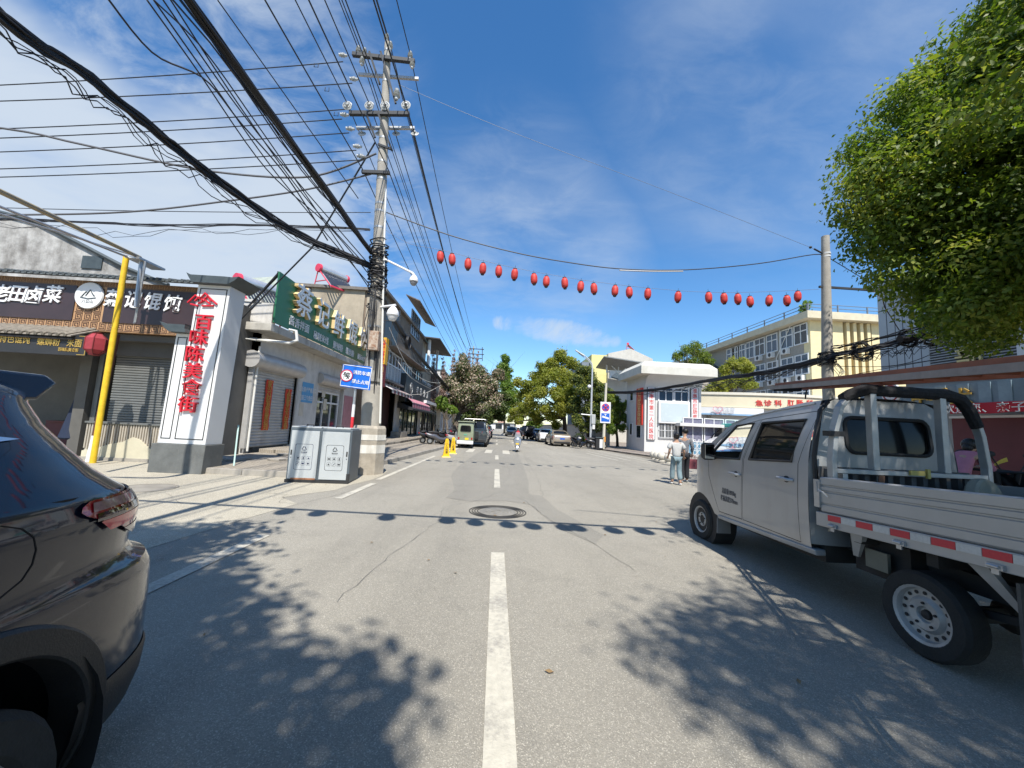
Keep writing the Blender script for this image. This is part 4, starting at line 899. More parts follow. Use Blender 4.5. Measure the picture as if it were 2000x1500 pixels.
build('heart_emblem',mb,M('pink_emblem',(.70,.25,.32),.5,var=0),eb_,smooth=0)
mb=MB();mb.text('关爱生命',.42,on_arc(1416,799,.88),.006,.004);mb.text('呵护健康',.42,on_arc(1415,805,.88),.006,.004);build('slogan',mb,M('grey_text',(.35,.38,.42),.5,var=0),eb_,smooth=0)
mb=MB();mb.text('公',.45,on_arc(1384,815,-.2),.02,.01);mb.text('益',.45,on_arc(1384,826,-.2),.02,.01);mb.text('救',.45,on_arc(1374,826,-.2),.02,.01);build('brown_lettering',mb,M('brown_text',(.22,.14,.05),.5,var=0),eb_,smooth=0)

# retractable gate
p0,p1=gr(1347,893,.1),(19.5,26.0)
rg=empty('retractable_gate',(15.5,25.5,.1),'white folding lattice gate across the hospital forecourt','gate')
gx0,gx1,gyy=13.3,21.5,26.2;n=26;A=MB();B=MB();Wh=MB()
for i in range(n+1):
    x=gx0+(gx1-gx0)*i/n
    A.tube([(x,gyy,.16),(x,gyy,1.18),(x+.06,gyy,1.30),(x+.16,gyy,1.30),(x+.22,gyy,1.18),(x+.22,gyy,.16)],.026,6)
    if i < n:
        x2=gx0+(gx1-gx0)*(i+1)/n
        for z0,z1 in ((.25,.62),(.62,.25),(.68,1.06),(1.06,.68)):B.tube([(x+.1,gyy-.04,z0),(x2+.1,gyy-.04,z1)],.016,5)
    if i % 3 ==0:Wh.cyl((x+.11,gyy-.07,.16),(x+.11,gyy+.07,.16),.06,n=10)
build('posts',A,frame_w,rg);build('lattice',B,frame_w,rg);build('rollers',Wh,wood_blk,rg)
hb=empty('gate_control_box',(13.0,26.4,.1),'pale blue gate control box at the near end of the lattice gate','control box')
build('cabinet',MB().box(12.75,26.1,.1,13.15,26.8,1.5),M('gate_box_blue',(.30,.48,.56),.4,var=.06),hb,smooth=0,bevel=.03);build('panel',MB().box(12.8,26.085,.75,13.1,26.098,1.35),wood_blk,hb,smooth=0)
# stone balls
for i,(px,py_,lb) in enumerate(((1277,895,'leftmost stone ball bollard of the four by the forecourt kerb'),(1284,897,'second stone ball bollard from the left by the forecourt kerb'),(1292,899,'stone ball bollard in the middle by the forecourt kerb, in front of two others'),(1306,903,'stone ball bollard nearest the walking couple'))):
    p=gr(px,py_+2,.1);r=.21;e=empty('stone_ball',(p.x,p.y,.1),lb,'bollard','stone balls along the forecourt');st=M('pale_stone',(.50,.47,.40),.8,var=.15,scale=6,bump=.2,bscale=40)
    build('ball',MB().ball((0,0,.27),.235,20,12),st,e,local=True);build('foot',MB().lathe([(.17,0),(.17,.05),(.12,.09),(.1,.1)],(0,0,0),18),st,e,local=True)

# cream and grey hospital block
YY=43.0;yx0=at(1584,690,YY).x;yx1=yx0+12;yz=at(1584,625,YY).z;yyb=atx(1392,740,yx0).y+4
yb=empty('cream_block',((yx0+yx1)/2,YY,.1),'tall cream block with ochre fins and grey rendered side, behind the right pole','building')
build('front_wall',MB().box(yx0,YY,.1,at(1648,680,YY).x,YY+1,yz).box(at(1704,680,YY).x,YY,.1,yx1,YY+1,yz).box(at(1648,680,YY).x,YY,.1,at(1704,680,YY).x,YY+1,at(1670,742,YY).z),cream,yb,smooth=0)
fx0,fx1=at(1648,680,YY).x,at(1704,680,YY).x;zb=at(1670,742,YY).z
build('fin_recess',MB().box(fx0,YY+.55,zb,fx1,YY+.9,yz),ochre,yb,smooth=0)
for k in range(4):
    x=fx0+(fx1-fx0)*(.1+.24*k);build('fin',MB().box(x,YY-.12,zb+.02,x+.38,YY+.55,yz-.05),cream,yb,smooth=0)
mb=MB();mb.box(yx0-.02,YY+1.001,.1,yx0+.5,yyb,yz);mb.box(yx0+.5,yyb-.4,.1,yx1,yyb,yz);build('side_wall',mb,grey_r,yb,smooth=0)
build('roof_slab',MB().box(yx0-1.0,YY-.9,yz,yx1+.5,yyb+.8,yz+.85),M('roof_cream_concrete',(.56,.50,.36),.9,var=.1,scale=1.5,stain=.4,stain_col=(.36,.32,.24)),yb,smooth=0)
mb=MB();zt2=yz+.85
for z in (.45,.85):mb.tube([(yx1,YY-.7,zt2+z),(yx0-.8,YY-.7,zt2+z),(yx0-.8,yyb,zt2+z)],.045,5)
for y in np.arange(YY-.7,yyb,3.6):mb.box(yx0-.86,y,zt2,yx0-.74,y+.12,zt2+.9)
for x in np.arange(yx0-.8,yx1,3.6):mb.box(x,YY-.76,zt2,x+.12,YY-.64,zt2+.9)
build('roof_railing',mb,M('rail_blue_grey',(.14,.17,.21),.6),yb,smooth=0)
w_f=M('hospital_window_frame',(.60,.62,.62),.4,var=0);ac=M('aircon_white',(.60,.60,.57),.5,var=.08)
rows=[at(1566,656,YY+2).z,at(1566,714,YY+2).z,at(1566,772,YY+2).z]
cols=[1566,1538,1509,1485,1465,1450,1438,1428]
for r,z in enumerate(rows):
    for k,px in enumerate(cols):
        y=atx(px,680,yx0).y;mm=frame((yx0-.03,y,z-.02*k),(0,-1,0),(0,0,1));f=window(yb,mm,2.1,2.5,2,1,w_f,glass_b if (r+k) % 3 else glass_d,.13,.1,.64)
        if k in (1,2,3) or (r ==1 and k in (0,4)):
            a_=build('air_conditioner',MB().box(yx0-.55,y-.5,z-2.05,yx0-.05,y+.5,z-1.35),ac,yb,smooth=0,bevel=.03);build('fan',MB().lathe([(0,.01),(.26,.01),(.26,0)],(yx0-.555,y-.1,z-1.7),14,(-1,0,0)),wood_blk,a_)
mb=MB();mb.tube([(yx0-.1,atx(1545,650,yx0).y,yz),(yx0-.12,atx(1518,700,yx0).y,rows[1]+1.5),(yx0-.12,atx(1520,760,yx0).y,1)],.05,5);mb.tube([(yx0-.1,atx(1524,650,yx0).y,yz),(yx0-.1,atx(1524,650,yx0).y,2)],.06,5);build('drain_pipe',mb,pipe_w,yb)
rt=empty('roof_sapling',(yx0-.2,YY+.4,zt2),'little leafy sapling on the roof corner of the cream block','plant')
SAPLING=(yx0-.2,YY+.4,zt2)

# grey panelled department building along the street
DX=18.0;dyf=atx(1717,650,DX).y;dyn=-2.0;dzt=atx(1717,566,DX).z;dbz=atx(1960,722,DX).z
db_=empty('grey_panel_building',(DX+3,8,.1),'grey metal panelled building with louvred front and gold characters','building')
build('wall',MB().box(DX,dyn,dbz,DX+8,dyf,dzt).box(DX+.5,dyn,.1,DX+8,dyf-.6,dbz),panel_g,db_,smooth=0)
build('coping',MB().box(DX-.22,dyn,dzt,DX+8,dyf+.25,dzt+.32),panel_g,db_,smooth=0)
yl0=atx(1813,650,DX).y;yl1=atx(1985,640,DX).y
mb=MB()
z=dbz+.35
zl=[]
for zpx in (609,660,719,737):zl.append(atx(1717,zpx,DX).z)
for z in zl:mb.box(DX-.006,yl0,z-.012,DX+.01,dyf,z+.012)
for px in (1733,1749,1764,1779,1797):y=atx(px,650,DX).y;mb.box(DX-.0075,y-.012,dbz,DX+.01,y+.012,dzt)
build('panel_joints',mb,joint,db_,smooth=0)
mb=MB();z=dbz+.1
while z < dzt-.6:
    mb.hexa([(DX-.05,yl1,z),(DX-.02,yl1,z),(DX-.02,yl0,z),(DX-.05,yl0,z),(DX-.05,yl1,z+.035),(DX-.005,yl1,z+.055),(DX-.005,yl0,z+.055),(DX-.05,yl0,z+.035)]);z += .105
build('louvre',mb,louv,db_,smooth=0);build('louvre_backing',MB().box(DX-.004,yl1,dbz,DX+.001,yl0,dzt-.5),M('louvre_dark',(.06,.065,.07),.7),db_,smooth=0)
mb=MB();mb.box(DX-.14,yl1-.55,dbz,DX+.02,yl1-.05,dzt-.3);build('white_pier',mb,white_c,db_,smooth=0)
def facing_mx(y,z,x):return frame((x,y,z),(0,-1,0),(0,0,1))
mb=MB()
for ch,px,py_,sz in (('部',1893,697,.92),('诊',1903,590,.85)):
    p=atx(px,py_,DX-.1);mb.text(ch,sz,facing_mx(p.y,p.z,DX-.12),.04,.02)
build('gold_lettering',mb,M('pale_gold',(.62,.52,.26),.35,.4,var=.05),db_,smooth=0)
# blue band canopy, roundel, gold letters, banner, hoarding
CX=16.6;cz1=atx(1960,742,CX).z;cz0=atx(1960,786,CX).z
build('blue_canopy',MB().box(CX,dyn,cz0,DX-.002,dyf-.3,cz1),band_b,db_,smooth=0)
mb=MB()
for px in (1752,1790,1838,1882,1925,1965):
    p=atx(px,770,CX);build('light_strip',MB().box(CX-.03,p.y-.17,cz0+.02,CX-.002,p.y+.17,cz1-.02),M('pale_blue_strip',(.24,.32,.37),.4,var=.15,scale=3),db_,smooth=0)
mb=MB()
for ch,px in (('中',1800),('手',1838),('术',1880)):p=atx(px,771,CX);mb.text(ch,.72,facing_mx(p.y,p.z-.1,CX-.07),.03,.02)
build('canopy_lettering',mb,gold,db_,smooth=0)
p=atx(1743,768,CX);mm=facing_mx(p.y,p.z,CX-.05);rd=build('roundel',MB(mm).lathe([(0,.04),(.40,.04),(.42,0)],n=28),white_c,db_)
build('roundel_mark',MB(mm).ring((0,0,0),.29,.34,.041,.05,28).box(-.12,-.16,.041,.12,.16,.05).ring((0,0,0),.15,.18,.041,.0495,20),M('roundel_red',(.30,.04,.04),.5),rd,smooth=0)
p0,p1=atx(1863,800,CX),atx(2060,800,CX);bz0,bz1=atx(1900,808,CX).z,atx(1900,788,CX).z
bn=empty('red_banner',(CX-.1,(p0.y+p1.y)/2,bz0),'long red cloth banner with white characters under the blue canopy','banner');V=[]
for i in range(31):
    y=p0.y+(p1.y-3-p0.y)*i/30;dx=.02*math.sin(i*1.3);V += [(CX-.15+dx,y,bz0+.02*math.sin(i*.8)),(CX-.14+dx*.5,y,bz1)]
build('cloth',MB().add(V,[(2*i,2*i+1,2*i+3,2*i+2) for i in range(30)]),banner_r,bn,smooth=40)
mb=MB();p=atx(1955,798,CX);mb.text('八公山区欢迎您、亲子、祛斑、增强',.36,facing_mx(p.y,(bz0+bz1)/2,CX-.19),.004,.006,1.05);build('lettering',mb,white_c,bn,smooth=0)
ho=empty('maroon_hoarding',(CX+.6,10,.1),'tall maroon hoarding with thin yellow line under the red banner','hoarding')
build('panel',MB().box(CX+.55,dyn,.1,CX+.7,atx(1830,800,CX).y,bz0-.12),maroon,ho,smooth=0);build('top_rail',MB().box(CX+.45,dyn,bz0-.12,CX+.75,atx(1830,800,CX).y,bz0-.04),white_c,ho,smooth=0)
p=atx(1908,850,CX+.5);build('line',MB().box(CX+.54,p.y-.02,1.8,CX+.548,p.y+.02,bz0-.15),M('line_ochre',(.30,.14,.05),.6),ho,smooth=0)

# yellow and white house with trussed canopy behind the trees
HY=56.0
def hp(px,py_):return at(px,py_,HY)
hh=empty('gable_house',(hp(1220,760).x,HY,.1),'white gabled house with yellow wing and trussed roof canopy behind the gatehouse','building')
a=[hp(1188,690),hp(1192,688),hp(1232,681),hp(1275,701),hp(1275,706)]
poly=[(hp(1188,700).x,.1),(hp(1188,700).x,a[0].z),(a[2].x,a[2].z),(a[3].x,a[3].z),(a[3].x,.1)]
build('gable_wall',MB().prism(poly,12,frame((0,HY,0),(1,0,0),(0,0,1)) @ Matrix.Translation((0,0,-12))),M('aged_white',(.50,.475,.42),.9,var=.1,scale=1.2,stain=.6,stain_col=(.35,.32,.28)),hh,smooth=0)
build('yellow_wing',MB().box(hp(1157,700).x,HY+.5,.1,hp(1188,700).x-.01,HY+12,hp(1175,692).z),M('lemon_render',(.66,.60,.26),.85,var=.08),hh,smooth=0)
build('blue_side',MB().box(hp(1141,700).x,HY+1.5,.1,hp(1157,700).x-.01,HY+12,hp(1150,704).z),M('blue_grey_side',(.18,.21,.25),.8,var=.2),hh,smooth=0)
c0,c1,c2,c3=at(1165,718,HY-5),at(1180,698,HY-5),at(1268,713,HY-5),at(1240,735,HY-5)
mb=MB();q4=[at(1180,697,HY-6),at(1274,712,HY-6),at(1246,733,HY-.8),at(1164,719,HY-.8)];mb.hexa(q4+[q+Vector((0,0,.14)) for q in q4]);build('canopy',mb,M('canopy_grey',(.20,.21,.21),.7,var=.15),hh,smooth=0)
mb=MB();zb_=hp(1200,733).z
for px,q in ((1185,702),(1208,705),(1233,709)):mb.tube([at(px,q+4,HY-3),at(px,728,HY-3)],.09,5)
mb.tube([at(1186,705,HY-3),at(1207,727,HY-3)],.08,5);mb.tube([at(1232,710,HY-3),at(1214,727,HY-3)],.08,5);mb.tube([at(1233,711,HY-3),at(1248,724,HY-3)],.08,5);mb.tube([at(1186,726,HY-3),at(1250,730,HY-3)],.12,5);mb.box(at(1190,730,HY-3).x,HY-3.1,zb_-.9,at(1232,730,HY-3).x,HY-2.9,zb_+.25);build('truss',mb,frame_w,hh)
p=hp(1230,680);solar('solar_water_heater',(p.x,HY+1,p.z-.2),.7,'small solar water heater with pink red tank on the white gable ridge',R_(75))
mb=MB();mb.hexa([at(1194,738,47),at(1222,747,45),at(1224,742,47),at(1205,730,49),at(1194,735,47),at(1222,744,45),at(1224,739,47),at(1205,727,49)]);o=build('small_roof',mb,slate,hh,smooth=0)
bk=empty('grey_roof_house',(hp(1330,720).x,HY+4,.1),'distant grey house top with hipped roof rising behind the gatehouse slab','building')
p0,p1=at(1302,716,62),at(1345,716,62);build('wall',MB().box(p0.x,62,.1,p1.x+6,70,p0.z),M('dusty_grey',(.38,.35,.31),.9,var=.15),bk,smooth=0)
build('roof',MB().hexa([(p0.x-.6,61,p0.z),(p1.x+7,61,p0.z),(p1.x+7,71,p0.z),(p0.x-.6,71,p0.z),(p0.x+2.5,64,p0.z+1.5),(p1.x+4,64,p0.z+1.5),(p1.x+4,68,p0.z+1.5),(p0.x+2.5,68,p0.z+1.5)]),slate,bk,smooth=0)
# long compound wall along the right pavement
cw=empty('compound_wall',(11.5,45,.1),'low pale compound wall behind the roadside trees on the right','wall')
build('wall',MB().box(10.9,37.5,.1,11.2,120,2.2),M('compound_render',(.42,.41,.38),.9,var=.15,stain=.4),cw,smooth=0);build('coping',MB().box(10.8,37.4,2.2,11.3,120,2.35),kerb_m,cw,smooth=0)
# far end of the street
e=empty('pink_arch_building',(3,215,0),'distant pink building with white upper storey closing the street','building')
def fp(px,py_):return at(px,py_,215)
build('wall',MB().box(fp(972,830).x,215,0,fp(987,830).x,222,fp(980,813).z),M('far_pink',(.58,.36,.27),.8,var=.1),e,smooth=0);build('upper_storey',MB().box(fp(976,830).x,216,fp(980,813).z,fp(985,830).x,221,fp(980,806).z),M('far_white',(.62,.60,.57),.8),e,smooth=0)
build('roof',MB().prism([(fp(975,806).x,fp(975,806).z),(fp(987,806).x,fp(975,806).z),(fp(985,802).x,fp(980,802.5).z),(fp(978,802).x,fp(980,802.5).z)],6,frame((0,216,0),(1,0,0),(0,0,1)) @ Matrix.Translation((0,0,-6))),M('far_blue_roof',(.20,.30,.40),.6),e,smooth=0)
e=empty('low_white_building',(0,205,0),'distant low white building across the end of the street','building');build('wall',MB().box(fp(935,830).x,205,0,fp(1006,830).x,212,fp(970,827).z),M('far_white',(.62,.60,.57),.8),e,smooth=0)
build('shopfront',MB().box(fp(968,830).x,204.9,0,fp(980,830).x,204.97,2.6).box(fp(985,830).x,204.9,0,fp(995,830).x,204.97,2.6),glass_d,e,smooth=0);build('roof',MB().box(fp(933,830).x,204.4,fp(970,827).z,fp(1008,830).x,212,fp(970,825.5).z),slate,e,smooth=0)
# ---------------------------------------------------------------- poles, wires, lanterns
conc=M('pole_concrete',(.34,.315,.27),.9,var=.15,scale=3,bump=.3,bscale=30,stain=.4,stain_col=(.16,.14,.12))
wire_m=M('black_cable',(.012,.012,.014),.55,var=0)
wire_g=M('grey_cable',(.10,.10,.105),.55,var=0)
arm_d=M('arm_dark',(.035,.037,.04),.6,var=.2);arm_w=M('arm_galvanised',(.45,.46,.47),.4,.4,var=.1)
porc=M('porcelain',(.46,.46,.44),.25,var=.05)
PX,PYp,PT=-3.72,11.9,14.3;PL=-.62/14.3
def pax(z):return Vector((PX+PL*z,PYp,z))
up_=empty('utility_pole',(PX,PYp,0),'tall leaning concrete utility pole with crossarms and a white banded base','utility pole')
build('shaft',MB().tube([pax(0.2),pax(2.6),pax(2.62),pax(PT)],[.30,.29,.235,.105],24),conc,up_)
bs=build('base',MB().lathe([(.52,0),(.50,1.34),(.46,1.42)],(PX-.1,PYp+.02,0),8),M('base_concrete',(.36,.32,.26),.95,var=.2,scale=4,bump=.5,bscale=14,stain=.6,stain_col=(.2,.17,.13)),up_,smooth=0)
mb=MB()
for z0,z1 in ((1.0,1.16),(.62,.86)):mb.lathe([(.505,z0),(.515,z0),(.512,z1),(.50,z1)],(PX-.1,PYp+.02,0),8)
build('white_band',mb,M('flaked_white',(.66,.64,.58),.9,var=.1,scale=7,stain=.9,stain_col=(.36,.32,.26)),bs,smooth=0)
def pa(px,py):return at(px,py,PYp)
def arm(a,b,t,mat,dy=-.16):
    a,b=pa(*a),pa(*b);o=Vector((0,dy,0));build('crossarm',MB().tube([a+o,b+o],t,4),mat,up_,smooth=0);return a+o,b+o
arm((692,115),(812,129),.085,arm_d);arm((697,137),(816,146),.06,arm_w,.16)
arm((686,229),(802,230),.085,arm_d);arm((693,243),(808,243),.06,arm_w,.16);arm((710,342),(764,344),.07,arm_d)
for k,(a,b) in enumerate((((747,112),(775,209)),((725,112),(744,172)),((742,230),(768,300)),((718,228),(735,275)),((768,300),(741,288)))):
    build('brace',MB().tube([pa(*a)+Vector((0,-.2,0)),pa(*b)+Vector((0,-.14,0))],.045,4),arm_d,up_,smooth=0)
mb=MB()
for py_ in (100,160,272,318,352,400,415,447,487,640,680):
    z=pa(745,py_).z;c=pax(z);r=.105+(.235-.105)*(PT-z)/(PT-2.6)+.008;mb.tube([c-Vector((0,0,.035)),c+Vector((0,0,.035))],r,20)
build('band_clamp',mb,M('band_steel',(.35,.36,.36),.5,.5,var=.2),up_)
IN1=MB().lathe([(.03,-.12),(.05,-.1),(.05,-.02),(.095,0),(.06,.03),(.09,.06),(.055,.09),(.085,.12),(.05,.15),(.06,.2),(.0,.21)],n=14)
in_first=None
def insul(px,py,s,rx=0,rz=0,kind=0,dy=-.16):
    global in_first
    p=pa(px,py)+Vector((0,dy,0))-OFF[up_]
    key='in%d' % kind
    if key not in MATS:
        if kind ==0:mb=IN1
        else:mb=MB().lathe([(.0,0),(.16,.0),(.17,.03),(.13,.05),(.13,.02),(.10,.02),(.10,.06),(.07,.06),(.07,.03),(.045,.03),(.045,.12),(0,.13)],n=22)
        o=build('insulator',mb,porc,up_,local=True);MATS[key]=o
    else:o=MATS[key].copy();COL.objects.link(o)
    s *= .8;o.location=p;o.scale=(s,s,s);o.rotation_euler=(rx,0,rz);return o
for px,py_ in ((755,76),(762,92),(703,110),(803,120),(710,131),(807,137)):insul(px,py_,1.15,dy=0 if px in (755,762) else-.16)
insul(777,196,1.5);insul(715,112,1.0,0,0)
for px,py_ in ((684,218),(726,218),(756,218),(796,217)):insul(px,py_,1.15,R_(90),0,1,-.22)
for px,py_ in ((703,253),(737,253),(771,253),(808,253)):insul(px,py_,1.0,R_(60),0,1,.2)
for px,py_ in ((676,117),(697,163),(679,232),(690,259),(704,293),(711,312)):o=insul(px,py_,1.05,0,0);o.rotation_euler=(0,R_(-88),0)
# clutter of cable wraps on the pole
mb=MB();rr=random.Random(3)
for k in range(44):
    z0=rr.uniform(pa(735,575).z,pa(735,490).z);a0=rr.uniform(0,6.28);n=16;pts=[];turns=rr.uniform(.4,1.6);dz=rr.uniform(-.9,.5);R0=.23+rr.uniform(.0,.07)
    for i in range(n+1):
        a=a0+turns*6.28*i/n;z=z0+dz*i/n;c=pax(z);pts.append(c+Vector((math.cos(a),math.sin(a),0))*(R0+.03*math.sin(i*2.1+k)))
    mb.tube(pts,rr.choice((.012,.016,.022)),5)
for k in range(16):
    z0=rr.uniform(3.4,6.2);z1=z0-rr.uniform(1,2.6);a=rr.uniform(3.6,6.2);c0,c1=pax(z0),pax(max(1.6,z1));d=Vector((math.cos(a),math.sin(a),0));mb.tube([c0+d*.24,(c0+c1)/2+d*(.27+rr.uniform(0,.12)),c1+d*.27],.013,5)
build('cable_wrap',mb,wire_m,up_)
mb=MB();mb.tube([pax(1.5)+Vector((.30,-.1,0)),pax(2.8)+Vector((.29,-.12,0)),pax(7.2)+Vector((.20,-.12,0)),pax(9)+Vector((.17,-.1,0))],.032,7);build('conduit',mb,pipe_w,up_)
a,b=pa(727,688),pa(746,653);bx=build('rusty_box',MB().box(a.x,PYp-.45,a.z,b.x+.04,PYp-.22,b.z),rust,up_,smooth=0,bevel=.015)
build('hatch',MB().box(a.x+.04,PYp-.462,a.z+.06,b.x-.02,PYp-.452,b.z-.05),rust,bx,smooth=0)
build('torn_poster',MB().lathe([(.30,2.75),(.262,3.3),(.26,3.45)],(PX-.02+PL*3,PYp,0),24),M('torn_paper',(.34,.33,.30),.9,var=.4,scale=7,col2=(.20,.19,.17)),up_)
# cameras
def dome(name,root_pt,cam_pt,label,s=1.0,straight=False):
    e=empty(name,cam_pt,label,'camera');w=M('camera_white',(.72,.72,.72),.3,var=.03)
    build('arm',MB().tube([root_pt,cam_pt+Vector((-.06,0,.30*s)),cam_pt+Vector((0,0,.22*s))],.035,8) if not straight else MB().tube([root_pt,cam_pt+Vector((.06,0,.27*s))],.035,8).tube([cam_pt+Vector((0,0,.27*s)),cam_pt+Vector((0,0,.15*s))],.04,8),w,e)
    build('housing',MB().lathe([(.15*s,-.02*s),(.16*s,.02*s),(.14*s,.10*s),(.09*s,.18*s),(.05*s,.22*s),(0,.23*s)],cam_pt,20),w,e)
    build('dome',MB().lathe([(0,-.17*s),(.07*s,-.155*s),(.115*s,-.10*s),(.13*s,-.03*s),(.135*s,-.02*s)],cam_pt,20),w if straight else M('dome_grey',(.25,.25,.26),.2),e)
dome('dome_camera',pa(745,503),at(808,549,11.4),'upper dome camera at the end of a sloping white arm on the pole',.85)
dome('dome_camera',pa(735,601),at(767,615,11.5),'large lower white dome camera on a short straight arm beside rusty box',1.15,True)

# wires
GW='overhead wires around the utility pole'
def wire(pts,r,label,mat=None,name='wire',grp=GW,n=5):
    mb=MB().tube(pts,r,n);c=pts[len(pts) // 2];o=build(name,mb,mat or wire_m,loc=c);tag(o,label,'wire',grp);return o
lat=[((0,155),(676,121)),((0,186),(694,163)),((0,240),(682,214)),((0,258),(674,233)),((0,285),(688,260)),((0,318),(702,294)),((0,334),(708,313))]
for i,(a,b) in enumerate(lat):
    q=Vector((a[0]-(b[0]-a[0])*.9,a[1]-(b[1]-a[1])*.9));wire(sag(at(q.x,q.y,12.2),pa(*b)+Vector((-.1,0,0)),.22),.017,'side wire running left from the pole to the frame edge, %s from the top' % ORD[i])
mb=MB()
for (px,py_) in ((618,124),(639,171),(657,219)):
    p=pa(px,py_);mb.tube([p+Vector((-.06,0,.0)),p+Vector((-.07,0,-.13)),p+Vector((.07,0,-.13)),p+Vector((.06,0,0))],.012,4)
build('wire_fitting',mb,arm_d,up_)
hv=[((703,104),.0),((755,68),.0),((803,113),0),((762,86),0),((714,120),0),((684,214),0),((726,214),0),((796,214),0),((808,255),0),((771,255),0),((712,338),0),((762,340),0)]
hn=['from the left end of the top crossarm','from the pin on the pole tip','from the right end of the top crossarm','from the second pin below the pole tip','beside the left end of the top crossarm','from the left disc of the lower crossarm','from the inner left disc of the lower crossarm','from the right disc of the lower crossarm','from the right end of the white lower arm','from the middle of the white lower arm','from the left peg of the short third arm','from the right peg of the short third arm']
for (px,_),nm in zip(hv,hn):
    p=pa(*px)+Vector((0,-.18,0));f=Vector((p.x-.1,60,p.z-.3));bk_=Vector((p.x-.2,-34,p.z+.2))
    wire(sag(bk_,p,.75,20)+sag(p,f,.9,20)[1:],.0165,'black street line '+nm)
def bundle(name,pts,n,spread,r,label,seed,strands=None,cat='cable bundle',n0=5):
    rg_=random.Random(seed);mb=MB();k=len(pts)
    for j in range(n):
        a=rg_.uniform(0,6.28);rad=spread*math.sqrt(rg_.random());ph=rg_.uniform(0,6.28);P=[]
        for i,p in enumerate(pts):
            a2=a+.25*math.sin(i*.7+ph);w=rad*(1+.3*math.sin(i*1.1+ph));P.append(Vector(p)+Vector((math.cos(a2)*w,0,math.sin(a2)*w-(rg_.random() ** 8)*.05)))
        mb.tube(P,r*rg_.uniform(.7,1.25),n0)
    for j in range(strands or 0):
        P=[Vector(p)-Vector((rg_.uniform(-.03,.03),0,spread+(.12+.2*rg_.random())*math.sin(math.pi*i/(k-1))*(1+.6*math.sin(i*.9+j)))) for i,p in enumerate(pts)];mb.tube(P,r*.5,4)
    o=build(name,mb,wire_m,loc=pts[k // 2]);tag(o,label,cat);return o
def ppath(pix,n=24):
    P=[at(*q) for q in pix];out=[]
    for i in range(n+1):
        t=i/n*(len(P)-1);j=min(int(t),len(P)-2);f=t-j
        p0,p1,p2,p3=P[max(j-1,0)],P[j],P[j+1],P[min(j+2,len(P)-1)]
        out.append(.5*((2*p1)+(p2-p0)*f+(2*p0-5*p1+4*p2-p3)*f*f+(3*p1-p0-3*p2+p3)*f ** 3))
    return out
bundle('cable_bundle',ppath([(-330,-330,4.0),(0,30,5.0),(160,140,6.1),(290,245,7.3),(430,355,8.8),(580,455,10.4),(728,520,11.7)],40),20,.066,.022,'thick black cable bundle sweeping down from the top left corner of the sky',1,4)
p2=pa(733,500);q2=Vector((p2.x-.25,-22,p2.z+.5))
bundle('cable_bundle',[q2.lerp(p2+Vector((-.05,-.25,0)),i/40)-Vector((0,0,4*.12*(i/40)*(1-i/40))) for i in range(41)],18,.062,.023,'thick black cable bundle coming down steeply along the street to the pole',2,3)
mb_pts=[[(287,0,6.4),(380,130,7.8),(520,330,9.9),(640,440,11),(728,545,11.7)],[(300,0,6.5),(420,170,8.1),(545,345,10),(725,560,11.7)],[(315,-5,6.6),(450,190,8.4),(560,330,10),(728,525,11.7)],[(330,-5,6.8),(470,210,8.6),(600,390,10.5),(730,535,11.7)],[(300,0,6.4),(400,100,7.6),(500,240,9.2),(590,370,10.4),(726,570,11.7)]]
for i,pp in enumerate(mb_pts):wire(ppath(pp,26),.016,'thin black line slanting down to the pole between the two bundles, %s from the left' % ORD[i],grp='thin lines between the two bundles')
wire(ppath([(205,-10,6.5),(300,105,7.6),(400,155,8.4),(470,240,9.2),(560,345,10.2),(640,470,11)],26),.02,'black line with a kink looping from the top edge towards the steep bundle',grp='thin lines between the two bundles')
wire(ppath([(425,0,8),(560,190,10),(700,388,11.8)],16),.015,'single thin black line right of the steep bundle, ending below third arm',grp='thin lines between the two bundles')
wire(ppath([(-400,205,11.9),(0,250,11.9),(150,280,11.9),(320,318,11.9),(430,337,11.9),(560,347,11.8),(640,338,11.8),(735,300,11.8)],34),.034,'heavy grey cable dipping across the left sky and rising to the pole',wire_g)
wire(ppath([(-400,420,11.9),(0,420,11.9),(250,414,11.9),(450,392,11.8),(600,370,11.8),(725,340,11.8)],30),.03,'heavy grey cable rising from the gable roof to the third arm',wire_g)
bundle('cable_bundle',ppath([(-300,425,11.9),(0,428,11.9),(130,433,11.9),(330,440,11.9),(520,440,11.9),(722,448,11.8)],30),5,.035,.014,'slim level cable bundle crossing the left sky above the gable roof',4,2)
wire(sag(at(-300,395,11.9),pa(724,415),.1),.012,'thinnest level wire just above the slim level bundle')
wire([pa(733,278),at(610,483,12.6),at(455,640,14.4)],.028,'straight dark guy line from the pole down to the white shop roof edge',arm_d)
bundle('cable_bundle',ppath([(742,572,11.9),(775,632,15),(815,690,20),(850,730,26),(885,768,33.5),(905,790,44)],30),11,.08,.028,'thick black cable bundle running from the pole past the brown block into trees',5,4)
mb=MB();c=at(795,664,17);[mb.tube([c+Vector((.0,.32*math.cos(t+k),.30*math.sin(t+k)-.1))+Vector((.03*k,.02*k,0)) for t in np.linspace(0,6.28,16)],.03,5) for k in range(4)];o=build('cable_coil',mb,wire_m,loc=c);tag(o,'coil of spare cable hanging on the bundle before the brown block','cable coil')
for i,pp in enumerate(([(760,640,25),(800,720,27),(850,748,30),(905,735,34)],[(735,640,12),(760,680,25.5),(800,735,27),(842,760,32)],[(790,770,30),(830,768,32),(880,742,33.5)])):
    wire(ppath(pp,16),.022,'pale slack cable hanging before the brown block, '+('upper one','middle one','lower one')[i],M('pale_cable',(.40,.39,.36),.6,var=0),grp='slack cables before the brown block')
